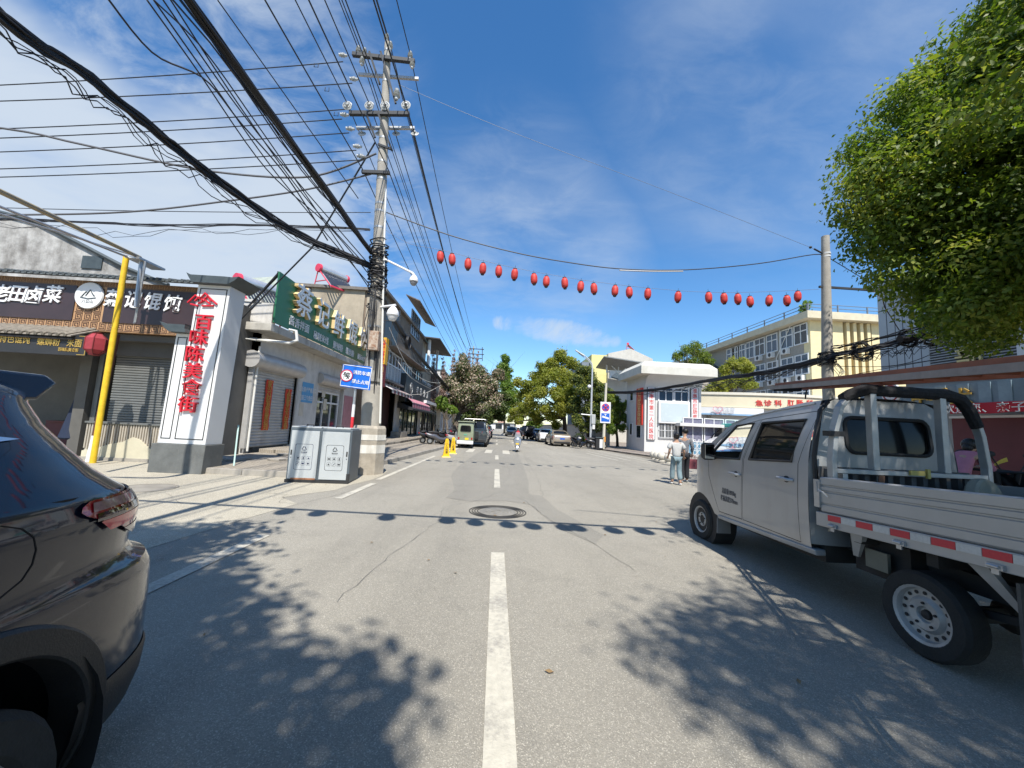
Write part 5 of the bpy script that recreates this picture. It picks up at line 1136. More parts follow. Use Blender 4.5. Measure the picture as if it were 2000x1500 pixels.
# right pole
RX=at(1615,700,13).x;RPY=13.0
def rpx(px,py):return at(px,py,RPY)
rp_t=rpx(1612,462);rp_=empty('concrete_pole',(RX,RPY,0),'plain round concrete pole behind the truck, with one side arm','utility pole')
build('shaft',MB().tube([(RX+.05,RPY,0),(RX,RPY,4),rp_t],[.19,.175,.125],20),conc,rp_)
build('side_arm',MB().tube([rpx(1600,560),rpx(1722,568)],.05,4),arm_d,rp_,smooth=0)
mb=MB()
for py_ in (496,502):p=rpx(1613.3,py_);mb.tube([p-Vector((0,0,.03)),p+Vector((0,0,.03))],.145,16)
build('collar',mb,M('collar_white',(.55,.55,.53),.5,var=.1),rp_);build('hook',MB().tube([rpx(1590,486),rpx(1612,498)],.03,6).ball(rpx(1583,483),.05,8,6),arm_d,rp_)
mb=MB()
for k in range(18):
    z0=rpx(1618,700+rr.uniform(-14,14)).z;n=14;R0=.19+rr.uniform(.01,.10);a0=rr.uniform(0,6);mb.tube([Vector((RX+R0*math.cos(a0+6.28*i/n),RPY+R0*math.sin(a0+6.28*i/n),z0+rr.uniform(-.05,.05))) for i in range(n+1)],.015,4)
for k in range(6):p=rpx(1627+k*2,712+rr.uniform(-4,8));mb.tube([p,p+Vector((.1,-.1,-.25)),p+Vector((.05,-.1,-.4)),p+Vector((.18,-.1,-.3))],.01,4)
build('cable_wrap',mb,wire_m,rp_)
bundle('cable_bundle',ppath([(1182,766,33),(1235,765,30),(1290,759,27),(1345,750,24),(1400,740,20),(1450,733,17.5),(1500,726,16),(1560,712,14.3),(1620,697,12.8)],44),16,.085,.03,'thick sagging cable bundle from the sign post to the right concrete pole',6,4)
bundle('cable_bundle',ppath([(1620,697,12.8),(1700,682,12.0),(1760,668,11.4),(1830,648,10.6),(1900,622,10),(2080,560,8.6)],36),14,.10,.022,'black cable bundle climbing from the right pole past the grey building',7,5)
bundle('cable_bundle',ppath([(1625,680,12.8),(1700,665,12.0),(1800,640,11),(1900,606,10),(2080,545,8.6)],30),5,.06,.014,'slim upper cable bundle above the climbing bundle at the right pole',8,2)
for i,(px,py_,Y,R0) in enumerate(((1682,687,12.1,.34),(1772,661,11.2,.30),(1822,655,10.7,.34))):
    mb=MB();c=at(px,py_,Y)
    for k in range(9):
        n=20;R1=R0*rr.uniform(.7,1.05);o_=Vector((rr.uniform(-.06,.06),rr.uniform(-.04,.04),rr.uniform(-.05,.05)));mb.tube([c+o_+Vector((R1*math.cos(6.28*j/n),.05*math.sin(3*j),R1*.9*math.sin(6.28*j/n))) for j in range(n+1)],.014,4)
    if i ==1:mb.tube([c+Vector((-.35,-.1,-.06)),c+Vector((.3,-.1,.06))],.11,10)
    o=build('cable_coil',mb,wire_m,loc=c);tag(o,('round cable coil on the bundle right of the concrete pole','cable coil with black splice box before the grey panels','cable coil nearest the tree, before the grey louvres')[i],'cable coil')
for i,pp in enumerate(([(1625,742,12.9),(1700,725,12.1),(1900,690,10.4),(2080,655,9)],[(1625,715,12.9),(1760,712,11.6),(1900,660,10.4),(2080,640,9)])):wire(ppath(pp,16),.010,'thin slack wire below the climbing bundle, '+('lower','upper') [i]+' one',grp='thin wires by the right pole')
wire([rpx(1613,500),Vector((DX,dyf-.1,dzt+.1))],.016,'single stay wire from the right pole collar to the grey building corner')
wire([rpx(1720,568),at(1728,600,13.5),Vector((DX-.1,dyf-1,dzt-2.2))],.02,'short cable dropping from the side arm beside the grey corner')
# wires across the street
def cross(pix,r,label,m=None):return wire(ppath(pix,40),r,label,m,grp='wires across the street')
cross([(755,415,11.9),(880,460,12),(1000,492,12.2),(1100,511,12.4),(1210,525,12.6),(1340,527,12.7),(1480,515,12.9),(1590,497,13),(1612,503,13)],.018,'dark sagging cable across the street above the lantern string')
cross([(1210,528,12.55),(1270,530,12.6),(1334,530,12.65)],.022,'short pale sleeve under the sagging cable above the lanterns',M('pale_cable2',(.4,.4,.4),.5,var=0))
cross([(778,165,11.9),(1000,258,12.2),(1300,372,12.6),(1590,486,13),(1612,495,13)],.007,'hair thin pale wire slanting across the sky to the right pole',M('thin_pale_wire',(.16,.18,.22),.5,var=0))
LXY=[(860,502),(883,507),(914,516),(943,525),(974,530),(1005,536),(1043,545),(1067,550),(1103,553),(1134,560),(1160,564),(1201,568),(1229,571),(1265,574),(1324,580),(1384,581),(1414,583),(1441,584),(1465,589),(1502,587),(1537,587),(1558,579)]
def ly(px):return 11.9+(px-750)/860*1.05
cross([(750,447,11.9),(800,476,ly(800)),(860,488,ly(860)),(1000,522,ly(1000)),(1160,550,ly(1160)),(1330,568,ly(1330)),(1450,571,ly(1450)),(1600,565,13)],.006,'thin string carrying the red lanterns across the street',M('string_blue_grey',(.16,.17,.22),.6,var=0))
lred=M('lantern_red',(.52,.045,.035),.55,var=.1,scale=14);lblk=M('lantern_cap',(.025,.02,.02),.5,var=0)
def lantern0():
    e=empty('red_lantern',(0,0,0),'x','lantern');pr=[]
    for i in range(15):
        t=-1+2*i/14;r=.115*(1-abs(t) ** 3.2*.38)*(1+(.02 if i % 2 else-.015));pr.append((r,t*.165))
    s=build('shade',MB().lathe([(.0,-.17),(.06,-.168)]+pr+[(.06,.168),(0,.17)],n=18),lred,e,local=True)
    build('cap',MB().lathe([(.062,.168),(.064,.198),(.02,.205),(0,.205)],n=14),lblk,e,local=True);build('cap',MB().lathe([(0,-.215),(.05,-.21),(.062,-.168)],n=14),lblk,e,local=True)
    build('hanger',MB().tube([(0,0,.2),(0,0,.30)],.006,4),lblk,e,local=True);return e
L0_=lantern0()
for i,(px,py_) in enumerate(LXY):
    e=L0_ if i ==0 else copy_tree(L0_);p=at(px,py_,ly(px));e.location=p;e.rotation_euler=(rr.uniform(-.1,.1),rr.uniform(-.1,.1),rr.uniform(0,3));e['label']='small red drum lantern on the string across the street, %s from the left' % ORD[i];e['group']='red lanterns across the street'
# a second lantern string overhead, whose shadow lies on the road
H2=6.0;off=Vector((SUN_TO.x,SUN_TO.y,0))/SUN_TO.z*H2
sh=[(555,1000),(620,1003),(755,1011),(873,1017),(928,1021),(992,1025),(1040,1028),(1103,1031),(1127,1032),(1198,1036),(1258,1038)]
P2=[gr(a,b)+off+Vector((0,0,H2)) for a,b in sh]
d=(P2[-1]-P2[0]).normalized();o=build('wire',MB().tube([P2[0]-d*14+Vector((0,0,.35)),P2[0]-d*4+Vector((0,0,.36)),P2[0]+Vector((0,0,.34)),P2[-1]+Vector((0,0,.34)),P2[-1]+d*12+Vector((0,0,.7))],.05,6),wire_m,loc=P2[5]);tag(o,'thick cable overhead carrying a second string of lanterns','wire')
for i,p in enumerate(P2):
    e=copy_tree(L0_);e.location=p;e.scale=(1.25,1.25,1.1);e['label']='red lantern on the overhead string out of view above the street';e['group']='red lanterns directly overhead'
# far pole with crossarms
FY=62;fpz=at(925,680,FY);fp_=empty('far_utility_pole',(fpz.x,FY,0),'distant concrete utility pole with dark crossarms above the left trees','utility pole')
build('shaft',MB().cyl((fpz.x,FY,0),(fpz.x,FY,fpz.z+.3),.2,.11,10),conc,fp_)
for py_,w in ((682,1.2),(692,1.2),(700,.9)):p=at(931,py_,FY);build('crossarm',MB().box(p.x-w,FY-.2,p.z-.06,p.x+w,FY-.08,p.z+.06),arm_d,fp_,smooth=0)
build('brace',MB().tube([at(942,678,FY),at(942,705,FY)],.08,4),arm_d,fp_,smooth=0)

# street lamp and no-stopping sign on the right kerb
lp=gr(1153,874,.1);LY=lp.y
def lq(px,py):return at(px,py,LY)
sl=empty('street_lamp',lp,'slender grey street lamp with arm reaching over the road, before right trees','street lamp');gal=M('lamp_grey',(.48,.50,.51),.4,.3,var=.06)
build('post',MB().tube([lp,lq(1155,790),lq(1157,720)],[.11,.09,.07],10),gal,sl)
build('arm',MB().tube([lq(1157,722),lq(1156,710),lq(1150,702),lq(1140,693),lq(1127,686)],.055,8).tube([lq(1157,715),lq(1148,703),lq(1138,696),lq(1130,690)],.03,6),gal,sl)
build('lamp_head',MB().tube([lq(1141,695),lq(1124,684)],.13,8,flat=.5),M('lamp_head',(.6,.61,.6),.4,var=.05),sl)
a,b=lq(1154,828),lq(1162,810);build('control_box',MB().box(a.x,LY-.25,a.z,b.x,LY+.1,b.z),gal,sl,smooth=0,bevel=.02);a,b=lq(1156,838),lq(1161,829);build('small_box',MB().box(a.x,LY-.2,a.z,b.x,LY+.05,b.z),white_c,sl,smooth=0)
build('camera_arm',MB().tube([lq(1154,811),lq(1135,809)],.05,6),gal,sl);build('camera',MB().ball(lq(1151,755),.17,12,8),white_c,sl)
sp_=gr(1178,877,.1);SY=sp_.y
def sq(px,py):return at(px,py,SY)
nsg=empty('no_stopping_sign',sp_,'white sign panel with blue and red disc above camera pictogram, on a pole','sign')
build('post',MB().tube([sp_,sq(1184,748)],[.13,.10],12),M('post_cream',(.50,.47,.38),.6,var=.15,stain=.3),nsg);a=sq(1180,858);build('orange_band',MB().cyl(a-Vector((0,0,.22)),a+Vector((0,0,.22)),.131,n=14),M('band_orange',(.60,.26,.05),.6,var=.2),nsg)
a,b=sq(1171,826),sq(1192,786);y=SY-.16;pn=build('panel',MB().box(a.x,y,a.z,b.x,y+.05,b.z),white_c,nsg,smooth=0,bevel=.015)
cx,w=(a.x+b.x)/2,(b.x-a.x);cz=sq(1182,796).z;mm=facing_y(cx,y-.004,cz);r=w*.38;blue=M('sign_blue',(.015,.11,.48),.4,var=0);sred=M('sign_red',(.55,.03,.06),.4,var=0)
build('disc',MB(mm).lathe([(0,.003),(r,.003),(r,0)],n=28),blue,pn,smooth=0);mb=MB(mm);mb.ring((0,0,0),r*.84,r,.004,.008,28)
for s in (1,-1):mb.tube([(-r*.62,s*r*.62,.006),(r*.62,-s*r*.62,.006)],.05,4)
build('red_cross',mb,sred,pn,smooth=0);c2=sq(1182,815).z;mm=facing_y(cx,y-.004,c2);build('blue_square',MB(mm).box(-w*.4,-w*.42,0,w*.4,w*.38,.004),blue,pn,smooth=0)
build('camera_pictogram',MB(mm).prism([(-.30,-.02),(.10,-.12),(.16,-.17),(.30,-.16),(.30,-.02),(.22,.0),(-.24,.12)],.004,Matrix.Translation((0,0,.005))).box(-.03,.10,.005,.03,.24,.009).box(-.1,.22,.005,.1,.27,.0088),white_c,pn,smooth=0)
# blue fire-lane sign on a red and white post
b0=at(685,915,11.0);FYs=11.0;pb,pt_=at(686,842,FYs),at(694,763,FYs)
fs=empty('fire_lane_sign',(pb.x,FYs,0),'blue fire lane sign with white characters on a red and white post','sign')
ax=(pt_-pb)/(pt_.z-pb.z);base=pb-ax*pb.z
def fsz(z):return base+ax*z
zz=[0.15]+[at(690,p,FYs).z for p in (862,842,823,806,787)]
zs=[.12,.5,.85,1.2,1.55,1.9,2.25]
for i in range(5):build('post_band',MB().cyl(fsz(zs[i]+.1),fsz(zs[i+1]+.1),.042,n=12),(white_c if i % 2 ==0 else M('post_red',(.62,.03,.04),.4,var=.05)),fs)
build('post',MB().cyl(fsz(1.95+.05),fsz(3.1),.035,n=10),steel,fs)
P=[at(667,755,FYs),at(724,763,FYs),at(727,717,FYs),at(672,712,FYs)];o_=Vector((0,-.08,0));P=[p+o_ for p in P]
bpn=build('panel',MB().add(P+[p+Vector((0,.03,0)) for p in P],[(0,1,2,3),(7,6,5,4),(0,4,5,1),(1,5,6,2),(2,6,7,3),(3,7,4,0)]),M('sign_blue2',(.01,.13,.55),.35,var=.04),fs,smooth=0)
mid=sum(P,Vector())/4;mm=frame(mid+Vector((0,-.008,0)),P[1]-P[0],(0,0,1));w=(P[1]-P[0]).length;h=(P[3]-P[0]).length
mb=MB(mm)
for x0,y0,x1,y1 in ((-w/2+.012,-h/2+.012,w/2-.012,-h/2+.026),(-w/2+.012,h/2-.026,w/2-.012,h/2-.012),(-w/2+.012,-h/2+.026,-w/2+.026,h/2-.026),(w/2-.026,-h/2+.026,w/2-.012,h/2-.026)):mb.box(x0,y0,.0,x1,y1,.003)
mb.text('消防车道',w*.15,Matrix.Translation((w*.17,h*.2,.003)),.002,.003,.98);mb.text('禁止占用',w*.15,Matrix.Translation((w*.17,-h*.2,.003)),.002,.003,.98)
build('lettering',mb,M('sign_white',(.82,.82,.82),.4,var=0),bpn,smooth=0)
r=h*.27;mm2=mm @ Matrix.Translation((-w*.32,0,0));build('disc',MB(mm2).lathe([(0,.004),(r*.95,.004),(r*.95,0)],n=28),M('sign_white',(.82,.82,.82)),bpn,smooth=0)
build('red_ring',MB(mm2).ring((0,0,0),r*.84,r,.005,.009,28),sred,bpn,smooth=0);mb=MB(mm2);mb.text('停',r*1.25,Matrix.Translation((0,0,.007)),.002,.004);mb.tube([(-r*.5,r*.5,.008),(r*.5,-r*.5,.008)],.012,4);build('disc_character',mb,black_l,bpn,smooth=0)
# recycling bins
A,B,C_=gr(556,941.7),gr(679,945.5),gr(707,935.6);dx=(B-A).normalized();dn=Vector((-dx.y,dx.x,0));W=(B-A).length;D=max(.62,(C_-B).length*.95);HB=1.32
mm=Matrix.Identity(4)
for i in range(3):mm[i][0]=dx[i];mm[i][1]=dn[i];mm[i][3]=A[i]
bn_=empty('recycling_cabinet',A+dx*W/2+Vector((0,0,.004)),'grey double recycling cabinet with pictogram panels in front of the utility pole','bin')
gd=M('bin_dark_grey',(.095,.115,.13),.45,.1,var=.06,scale=3);gl=M('bin_light_grey',(.43,.45,.45),.4,.1,var=.05,scale=3,stain=.12,stain_col=(.3,.28,.25))
build('body',MB(mm).box(0,.02,.02,W,D,HB),gd,bn_,smooth=0,bevel=.015)
build('lid',MB(mm).box(.01,.03,HB+.002,W/2-.02,D-.02,HB+.035),gl,bn_,smooth=0,bevel=.01);build('lid',MB(mm).box(W/2+.02,.03,HB+.002,W-.06,D-.02,HB+.035),gl,bn_,smooth=0,bevel=.01)
for k,x in enumerate((W*.28,W*.76)):build('lid_handle',MB(mm).tube([(x-.08,.12,HB+.03),(x-.08,.12,HB+.08),(x+.08,.12,HB+.08),(x+.08,.12,HB+.03)],.014,6),wood_blk,bn_)
for k,(x0,x1) in enumerate(((.045,W/2-.035),(W/2+.035,W-.045))):
    dr=build('door',MB(mm).box(x0,-.012,.09,x1,.019,HB-.07),gl,bn_,smooth=0,bevel=.006,label=None)
    cx=(x0+x1)/2;w,h=(x1-x0)*.64,.62;cz=.62;fm=mm @ frame((cx,-.0135,cz),(1,0,0),(0,0,1));ink=M('bin_ink_blue',(.025,.03,.075),.5,var=0) if k ==0 else M('bin_ink_black',(.02,.02,.022),.5,var=0);mb=MB(fm);t=.007
    rc=.04
    def rrect(x0,y0,x1,y1,r,t):
        pts=[]
        for (cx_,cy_,a0) in ((x1-r,y1-r,0),(x0+r,y1-r,90),(x0+r,y0+r,180),(x1-r,y0+r,270)):
            for j in range(5):a=R_(a0+22.5*j);pts.append(Vector((cx_+r*math.cos(a),cy_+r*math.sin(a),0)))
        n=len(pts);c=Vector(((x0+x1)/2,(y0+y1)/2,0));inn=[Vector((c.x+(p.x-c.x)*(1-2*t/(x1-x0)),c.y+(p.y-c.y)*(1-2*t/(y1-y0)),0)) for p in pts]
        mb.add(pts+inn,[(i,(i+1) % n,n+(i+1) % n,n+i) for i in range(n)])
    rrect(-w/2,-h/2,w/2,h/2,.04,.008)
    tri=[Vector((0,.27,0)),Vector((-.062,.165,0)),Vector((.062,.165,0))]
    for i in range(3):
        a,b=tri[i],tri[(i+1) % 3];mb.tube([a.lerp(b,.12),a.lerp(b,.8)],.009,4)
    mb.text('可回收物' if k ==0 else '其他垃圾',.036,Matrix.Translation((0,.11,.001)),.0008,.0006);mb.box(-.055,.075,.0,.055,.078,.001)
    for i in range(3):
        for j in range(2):
            x,y=(i-1)*w*.29,-.03-j*.13;rrect(x-.042,y-.045,x+.042,y+.045,.012,.004)
            q=(i*2+j+k*3) % 5
            if q ==0:mb.lathe([(0,.001),(.022,.001)],(x,y,0),12)
            elif q ==1:mb.add([(x-.025,y-.02,.001),(x-.018,y-.028,.001),(x+.028,y+.02,.001),(x+.02,y+.028,.001)],[(0,1,2,3)])
            elif q ==2:mb.box(x-.012,y-.03,.0,x+.012,y+.028,.0012)
            elif q ==3:mb.box(x-.028,y-.016,0,x+.028,y+.016,.0012)
            else:mb.add([(x-.026,y-.02,.001),(x+.026,y-.022,.001),(x+.002,y+.026,.001)],[(0,1,2)])
    build('pictogram_panel',mb,ink,dr,smooth=0);hx=x0+.035 if k ==0 else x1-.035
    build('lock',MB(mm).box(hx-.016,-.018,.66,hx+.016,-.0125,.78).lathe([(0,.004),(.012,.004),(.012,0)],(hx,-.0125,.60),10,(0,-1,0)),wood_blk,dr,smooth=0)
build('foot_rail',MB(mm).box(-.01,-.02,.0,W+.01,.03,.075),M('bin_black',(.025,.025,.025),.6),bn_,smooth=0);build('corner_guard',MB(mm).box(W-.05,-.022,.076,W+.012,.05,.24),M('bin_black',(.025,.025,.025)),bn_,smooth=0);build('rust_edge',MB(mm).box(.12,-.0145,.075,W*.47,-.0125,.115),M('rust_edge',(.26,.12,.06),.9,var=.4,scale=12),bn_,smooth=0)
# clutter by the white shop corner
mb=MB()
for k in range(9):x,y=rr.uniform(-8.6,-6.6),rr.uniform(12.2,14.6);a=rr.uniform(0,3);mb.m=TR(x,y,.16,a);mb.box(-.25,-.17,0,.25,.17,rr.uniform(.03,.06))
o=build('loose_slab',mb,kerb_m,smooth=0);o['kind']='stuff';o.name='loose_slabs'
mb=MB().tube([(-7.15,11.1,.05),(-7.55,11.7,1.25)],.022,6);o=build('prop_bar',mb,M('bar_teal',(.35,.50,.46),.5),loc=(-7.15,11.1,.02));tag(o,'thin pale green bar leaning behind the white pylon','bar')
# yellow caution stands
def caution(px,py,label):
    p=gr(px,py);e=empty('caution_stand',p,label,'caution stand','yellow caution stands on the road edge',rz=R_(12));ym=M('caution_yellow',(.72,.43,.01),.4,var=.06)
    mb=MB();V=[]
    for z,wx,wy in ((0,.21,.17),(.05,.17,.145),(.06,.15,.13),(.80,.075,.05),(.86,.06,.04),(.87,.03,.02)):V += [(-wx,-wy,z),(wx,-wy,z),(wx,wy,z),(-wx,wy,z)]
    mb.add(V,[(4*i+j,4*i+(j+1) % 4,4*i+4+(j+1) % 4,4*i+4+j) for i in range(5) for j in range(4)]+[(3,2,1,0),(20,21,22,23)]);build('stand',mb,ym,e,smooth=0,local=True)
    mb=MB()
    for i,ch in enumerate('小心地滑'):z=.62-i*.13;mb.text(ch,.135,frame((0,-.14+.108*z-.004,z),(1,0,0),(0,.108,1)),.002,.003)
    mb.text('!',.13,frame((0,-.062,.74),(1,0,0),(0,.108,1)),.002,.003);build('lettering',mb,black_l,e,smooth=0,local=True);return e
caution(871,892.5,'yellow caution stand with black characters, nearer one of two by kerb');caution(884,886,'yellow caution stand with black characters, farther one of two by kerb')
# ---------------------------------------------------------------- trees
def leaf_mat(name,c1,c2,c3,rough=.45,transl=.35):
    mt=bpy.data.materials.new(name);mt.use_nodes=True;t=mt.node_tree;N=t.nodes.new;L=t.links.new;b=t.nodes['Principled BSDF'];out=t.nodes['Material Output']
    g=N('ShaderNodeNewGeometry');r=N('ShaderNodeValToRGB');co=N('ShaderNodeTexCoord');nz=N('ShaderNodeTexNoise');nz.inputs['Scale'].default_value=.75;nz.inputs['Detail'].default_value=3;L(co.outputs['Object'],nz.inputs['Vector']);ma=N('ShaderNodeMath');ma.operation='MULTIPLY_ADD';L(nz.outputs[0],ma.inputs[0]);ma.inputs[1].default_value=1.5;ma.inputs[2].default_value=-.55;mb_=N('ShaderNodeMath');mb_.operation='MULTIPLY_ADD';L(g.outputs['Random Per Island'],mb_.inputs[0]);mb_.inputs[1].default_value=.6;L(ma.outputs[0],mb_.inputs[2]);L(mb_.outputs[0],r.inputs[0])
    r.color_ramp.elements[0].color=c1+(1,);r.color_ramp.elements[1].color=c3+(1,);e=r.color_ramp.elements.new(.55);e.color=c2+(1,)
    L(r.outputs[0],b.inputs['Base Color']);b.inputs['Roughness'].default_value=rough;b.inputs['Specular IOR Level'].default_value=.4
    tr=N('ShaderNodeBsdfTranslucent');hs_=N('ShaderNodeHueSaturation');hs_.inputs['Value'].default_value=1.5;hs_.inputs['Saturation'].default_value=1.1;L(r.outputs[0],hs_.inputs['Color']);L(hs_.outputs[0],tr.inputs[0])
    m=N('ShaderNodeMixShader');m.inputs[0].default_value=transl;L(b.outputs[0],m.inputs[1]);L(tr.outputs[0],m.inputs[2]);L(m.outputs[0],out.inputs[0]);MATS[name]=mt;return mt
camphor=leaf_mat('camphor_leaf',(.055,.105,.016),(.14,.20,.027),(.33,.335,.058),.5,.45)
olive=leaf_mat('olive_leaf',(.115,.155,.022),(.24,.26,.04),(.40,.385,.08),.55,.48)
deep=leaf_mat('deep_green_leaf',(.028,.05,.012),(.06,.09,.02),(.12,.145,.034),.55,.35)
fresh=leaf_mat('fresh_leaf',(.075,.145,.02),(.14,.22,.03),(.25,.31,.06),.45,.4)
tan=leaf_mat('tan_blossom_leaf',(.22,.16,.10),(.42,.34,.245),(.62,.55,.44),.7,.25)
pinkl=leaf_mat('pink_tan_leaf',(.22,.14,.115),(.36,.25,.21),(.47,.37,.32),.7,.25)
bark=M('bark',(.10,.082,.062),.95,var=.35,scale=6,bump=.9,bscale=16)
def leaves(cl,n,size,rng,flat=.55,droop=.25,shell=.55):
    """cl: array (k,4) centres + radius; returns vertices (n*4,3)"""
    cl=np.asarray(cl,float);w=cl[:,3] ** 2;idx=rng.choice(len(cl),n,p=w/w.sum())
    d=rng.normal(size=(n,3));d /= np.linalg.norm(d,axis=1)[:,None]
    r=cl[idx,3]*(shell+(1.06-shell)*rng.random(n) ** .6)*(1+.16*rng.normal(size=n))
    sc=np.ones((n,3));sc[:,2]=.82
    p=cl[idx,:3]+d*r[:,None]*sc
    nrm=d*.8+rng.normal(size=(n,3))*flat+np.array([0,0,.45]);nrm /= np.linalg.norm(nrm,axis=1)[:,None]
    a=rng.normal(size=(n,3))+d*.5-np.array([0,0,droop]);a -= nrm*(a*nrm).sum(1)[:,None];a /= np.linalg.norm(a,axis=1)[:,None]
    b=np.cross(nrm,a);s=size*(.65+.7*rng.random(n))[:,None]
    tip=p+a*s*.62-nrm*s*.12;base=p-a*s*.5;l=p+b*s*.3+nrm*s*.06;rr_=p-b*s*.3+nrm*s*.06
    return np.stack([base,l,tip,rr_],1).reshape(-1,3)
def crown(name,cl,n,size,mat,parent,seed=1,**k):
    rng=np.random.default_rng(seed);V=leaves(cl,n,size,rng,**k)-np.array(OFF[parent]);me=bpy.data.meshes.new(name)
    me.vertices.add(len(V));me.vertices.foreach_set('co',V.ravel());me.loops.add(len(V));me.polygons.add(n)
    me.loops.foreach_set('vertex_index',np.arange(len(V),dtype=np.int32));me.polygons.foreach_set('loop_start',np.arange(0,len(V),4,dtype=np.int32));me.polygons.foreach_set('loop_total',np.full(n,4,np.int32))
    me.update(calc_edges=True);me.validate();me.materials.append(mat);o=bpy.data.objects.new(name,me);COL.objects.link(o);o.parent=parent;return o
def limbs(mb,base,fork,cl,r0,rnd,k=9,tw=3):
    base,fork=Vector(base),Vector(fork);m_=base.lerp(fork,.5)+Vector((rnd.uniform(-.1,.1),rnd.uniform(-.1,.1),0));mb.tube([base,base.lerp(m_,.15),m_,fork],[r0*1.35,r0*1.05,r0*.9,r0*.75],9)
    for c in rnd.sample(list(cl),min(k,len(cl))):
        c=Vector(c[:3]);q=fork.lerp(c,.45)+Vector((rnd.uniform(-.2,.2),rnd.uniform(-.2,.2),rnd.uniform(0,.35)));mb.tube([fork-Vector((0,0,.1)),q,c],[r0*.5,r0*.3,r0*.1],6)
        for _ in range(tw):e=c+Vector((rnd.gauss(0,.5),rnd.gauss(0,.5),rnd.gauss(.1,.4)))*(c-q).length*.5;mb.tube([q.lerp(c,.5),e],[r0*.12,r0*.03],4)
def inpoly(p,lp):
    c=False;j=len(lp)-1
    for i in range(len(lp)):
        if (lp[i][1] > p[1]) != (lp[j][1] > p[1]) and p[0] < (lp[j][0]-lp[i][0])*(p[1]-lp[i][1])/(lp[j][1]-lp[i][1])+lp[i][0]:c=not c
        j=i
    return c
def pproj(p):
    v=Vector(p)-Vector((0,0,EYE));z=v.dot(FWD)
    return None if z < .3 else (1000+F*v.dot(RGT)/z,750-F*v.dot(UPV)/z,z)
# big camphor tree on the right
tr_rng=random.Random(11)
sil=[(1935,-60),(1890,40),(1775,130),(1712,210),(1648,262),(1618,330),(1625,405),(1660,478),(1695,545),(1735,590),(1775,628),(1830,668),(1880,700),(1945,690),(2010,650),(3600,650),(6000,-3000),(2100,-900),(1960,-200)]
def shadow_lim(y):return float(np.interp(y,[-5,2.4,4,5.0,6.4,8,10,13],[.7,.9,1.5,2.1,3.0,3.6,4.2,5.0]))
CL=[];tries=0
while len(CL) < 150 and tries < 60000:
    tries += 1;c=Vector((tr_rng.uniform(2.5,15),tr_rng.uniform(-3,11),tr_rng.uniform(3.4,12.2)));r=tr_rng.uniform(.55,1.05)
    e=((c.x-9.3)/7.0) ** 2+((c.y-4.2)/6.8) ** 2+((c.z-7.2)/5.2) ** 2
    if e > 1.0 or (c.y < 6.2 and 5 < c.x < 9.6 and c.z-(7.8-c.y)/.675 > 2.6):continue
    q=pproj(c)
    if q and q[0] < 2300 and q[1] >-400:
        rp=r*F/q[2]*.95
        if not all(inpoly((q[0]+rp*math.cos(a),q[1]+rp*math.sin(a)),sil) for a in np.linspace(0,6.28,10)):continue
        if q[2] < 6.0 and q[0] > 1700:continue
    elif c.z < 4.6:continue
    if c.x-.1*c.z-r*.8 < shadow_lim(c.y+.675*c.z):continue
    CL.append((c.x,c.y,c.z,r))
# rim clumps laid along the crown's visible edge
for px,py_,Y,r in ((1668,330,8.6,.62),(1660,400,8.4,.55),(1700,270,8.8,.6),(1745,205,8.6,.65),(1800,165,8.4,.65),(1860,95,8.0,.7),(1930,60,7.6,.7),(1700,465,8.2,.6),(1740,530,8.0,.6),(1790,580,7.8,.6),(1840,620,7.6,.55),(1890,645,7.4,.55),(1925,655,7.3,.5),(1960,630,7.2,.55),(1985,600,7.0,.6),(1720,340,8.4,.7),(1760,300,8.2,.7),(1760,420,8.0,.75),(1800,480,7.8,.75),(1850,540,7.6,.75),(1830,400,7.8,.8),(1860,300,7.8,.8),(1900,220,7.6,.8),(1900,450,7.4,.8),(1950,350,7.2,.8),(1950,520,7.1,.8),(1960,150,7.3,.8),(1830,240,8.2,.7)):c=at(px,py_,Y);CL.append((c.x,c.y,c.z,r))
shr=[(.95,-2),(.85,2.3),(1.3,3.3),(2.2,3.9),(3.1,5.0),(3.6,6.4),(4.6,8.0),(5.3,10),(5.4,12.6),(9,13),(11,4),(11,-2)];n0=len(CL);tries=0
while len(CL) < n0+230 and tries < 60000:
    tries += 1;h=tr_rng.uniform(6.2,11.0);r=tr_rng.uniform(.5,1.0);s=(tr_rng.uniform(.8,10),tr_rng.uniform(-2,13))
    if not all(inpoly((s[0]+r*.62*math.cos(a),s[1]+r*.62*math.sin(a)),shr) for a in np.linspace(0,6.28,8)):continue
    c=Vector((s[0]+.1*h,s[1]-.675*h,h));q=pproj(c)
    if c.y < 6.2 and 5 < c.x < 9.6 and c.z-(7.8-c.y)/.675 > 2.6:continue
    if q and-200 < q[0] < 2150 and q[1] >-200-r*F/q[2] and not all(inpoly((q[0]+r*F/q[2]*math.cos(a),q[1]+r*F/q[2]*math.sin(a)),sil) for a in np.linspace(0,6.28,8)):continue
    CL.append((c.x,c.y,c.z,r))
bt=empty('camphor_tree',(13.6,4.0,.1),'big dense broadleaf tree overhanging the parked truck, filling the upper right','tree')
crown('crown',CL,230000,.10,camphor,bt,5);LP=[]
while len(LP) < 190:
    a,b2=tr_rng.uniform(1600,2120),tr_rng.uniform(-120,720);r=tr_rng.uniform(.30,.62);Y=8.6-1.7*min(1.2,(a-1610)/390)+tr_rng.gauss(-.35,.3);rp=r*F/Y*.72
    if all(inpoly((a+rp*math.cos(t),b2+rp*math.sin(t)),sil) for t in np.linspace(0,6.28,8)):c=at(a,b2,Y);LP.append((c.x,c.y,c.z,r))
crown('outer_leaves',LP,100000,.088,camphor,bt,55,shell=.72);mb=MB();limbs(mb,(13.6,4.0,.1),(11.8,4.4,4.4),CL,.34,tr_rng,26);build('trunk',mb,bark,bt)
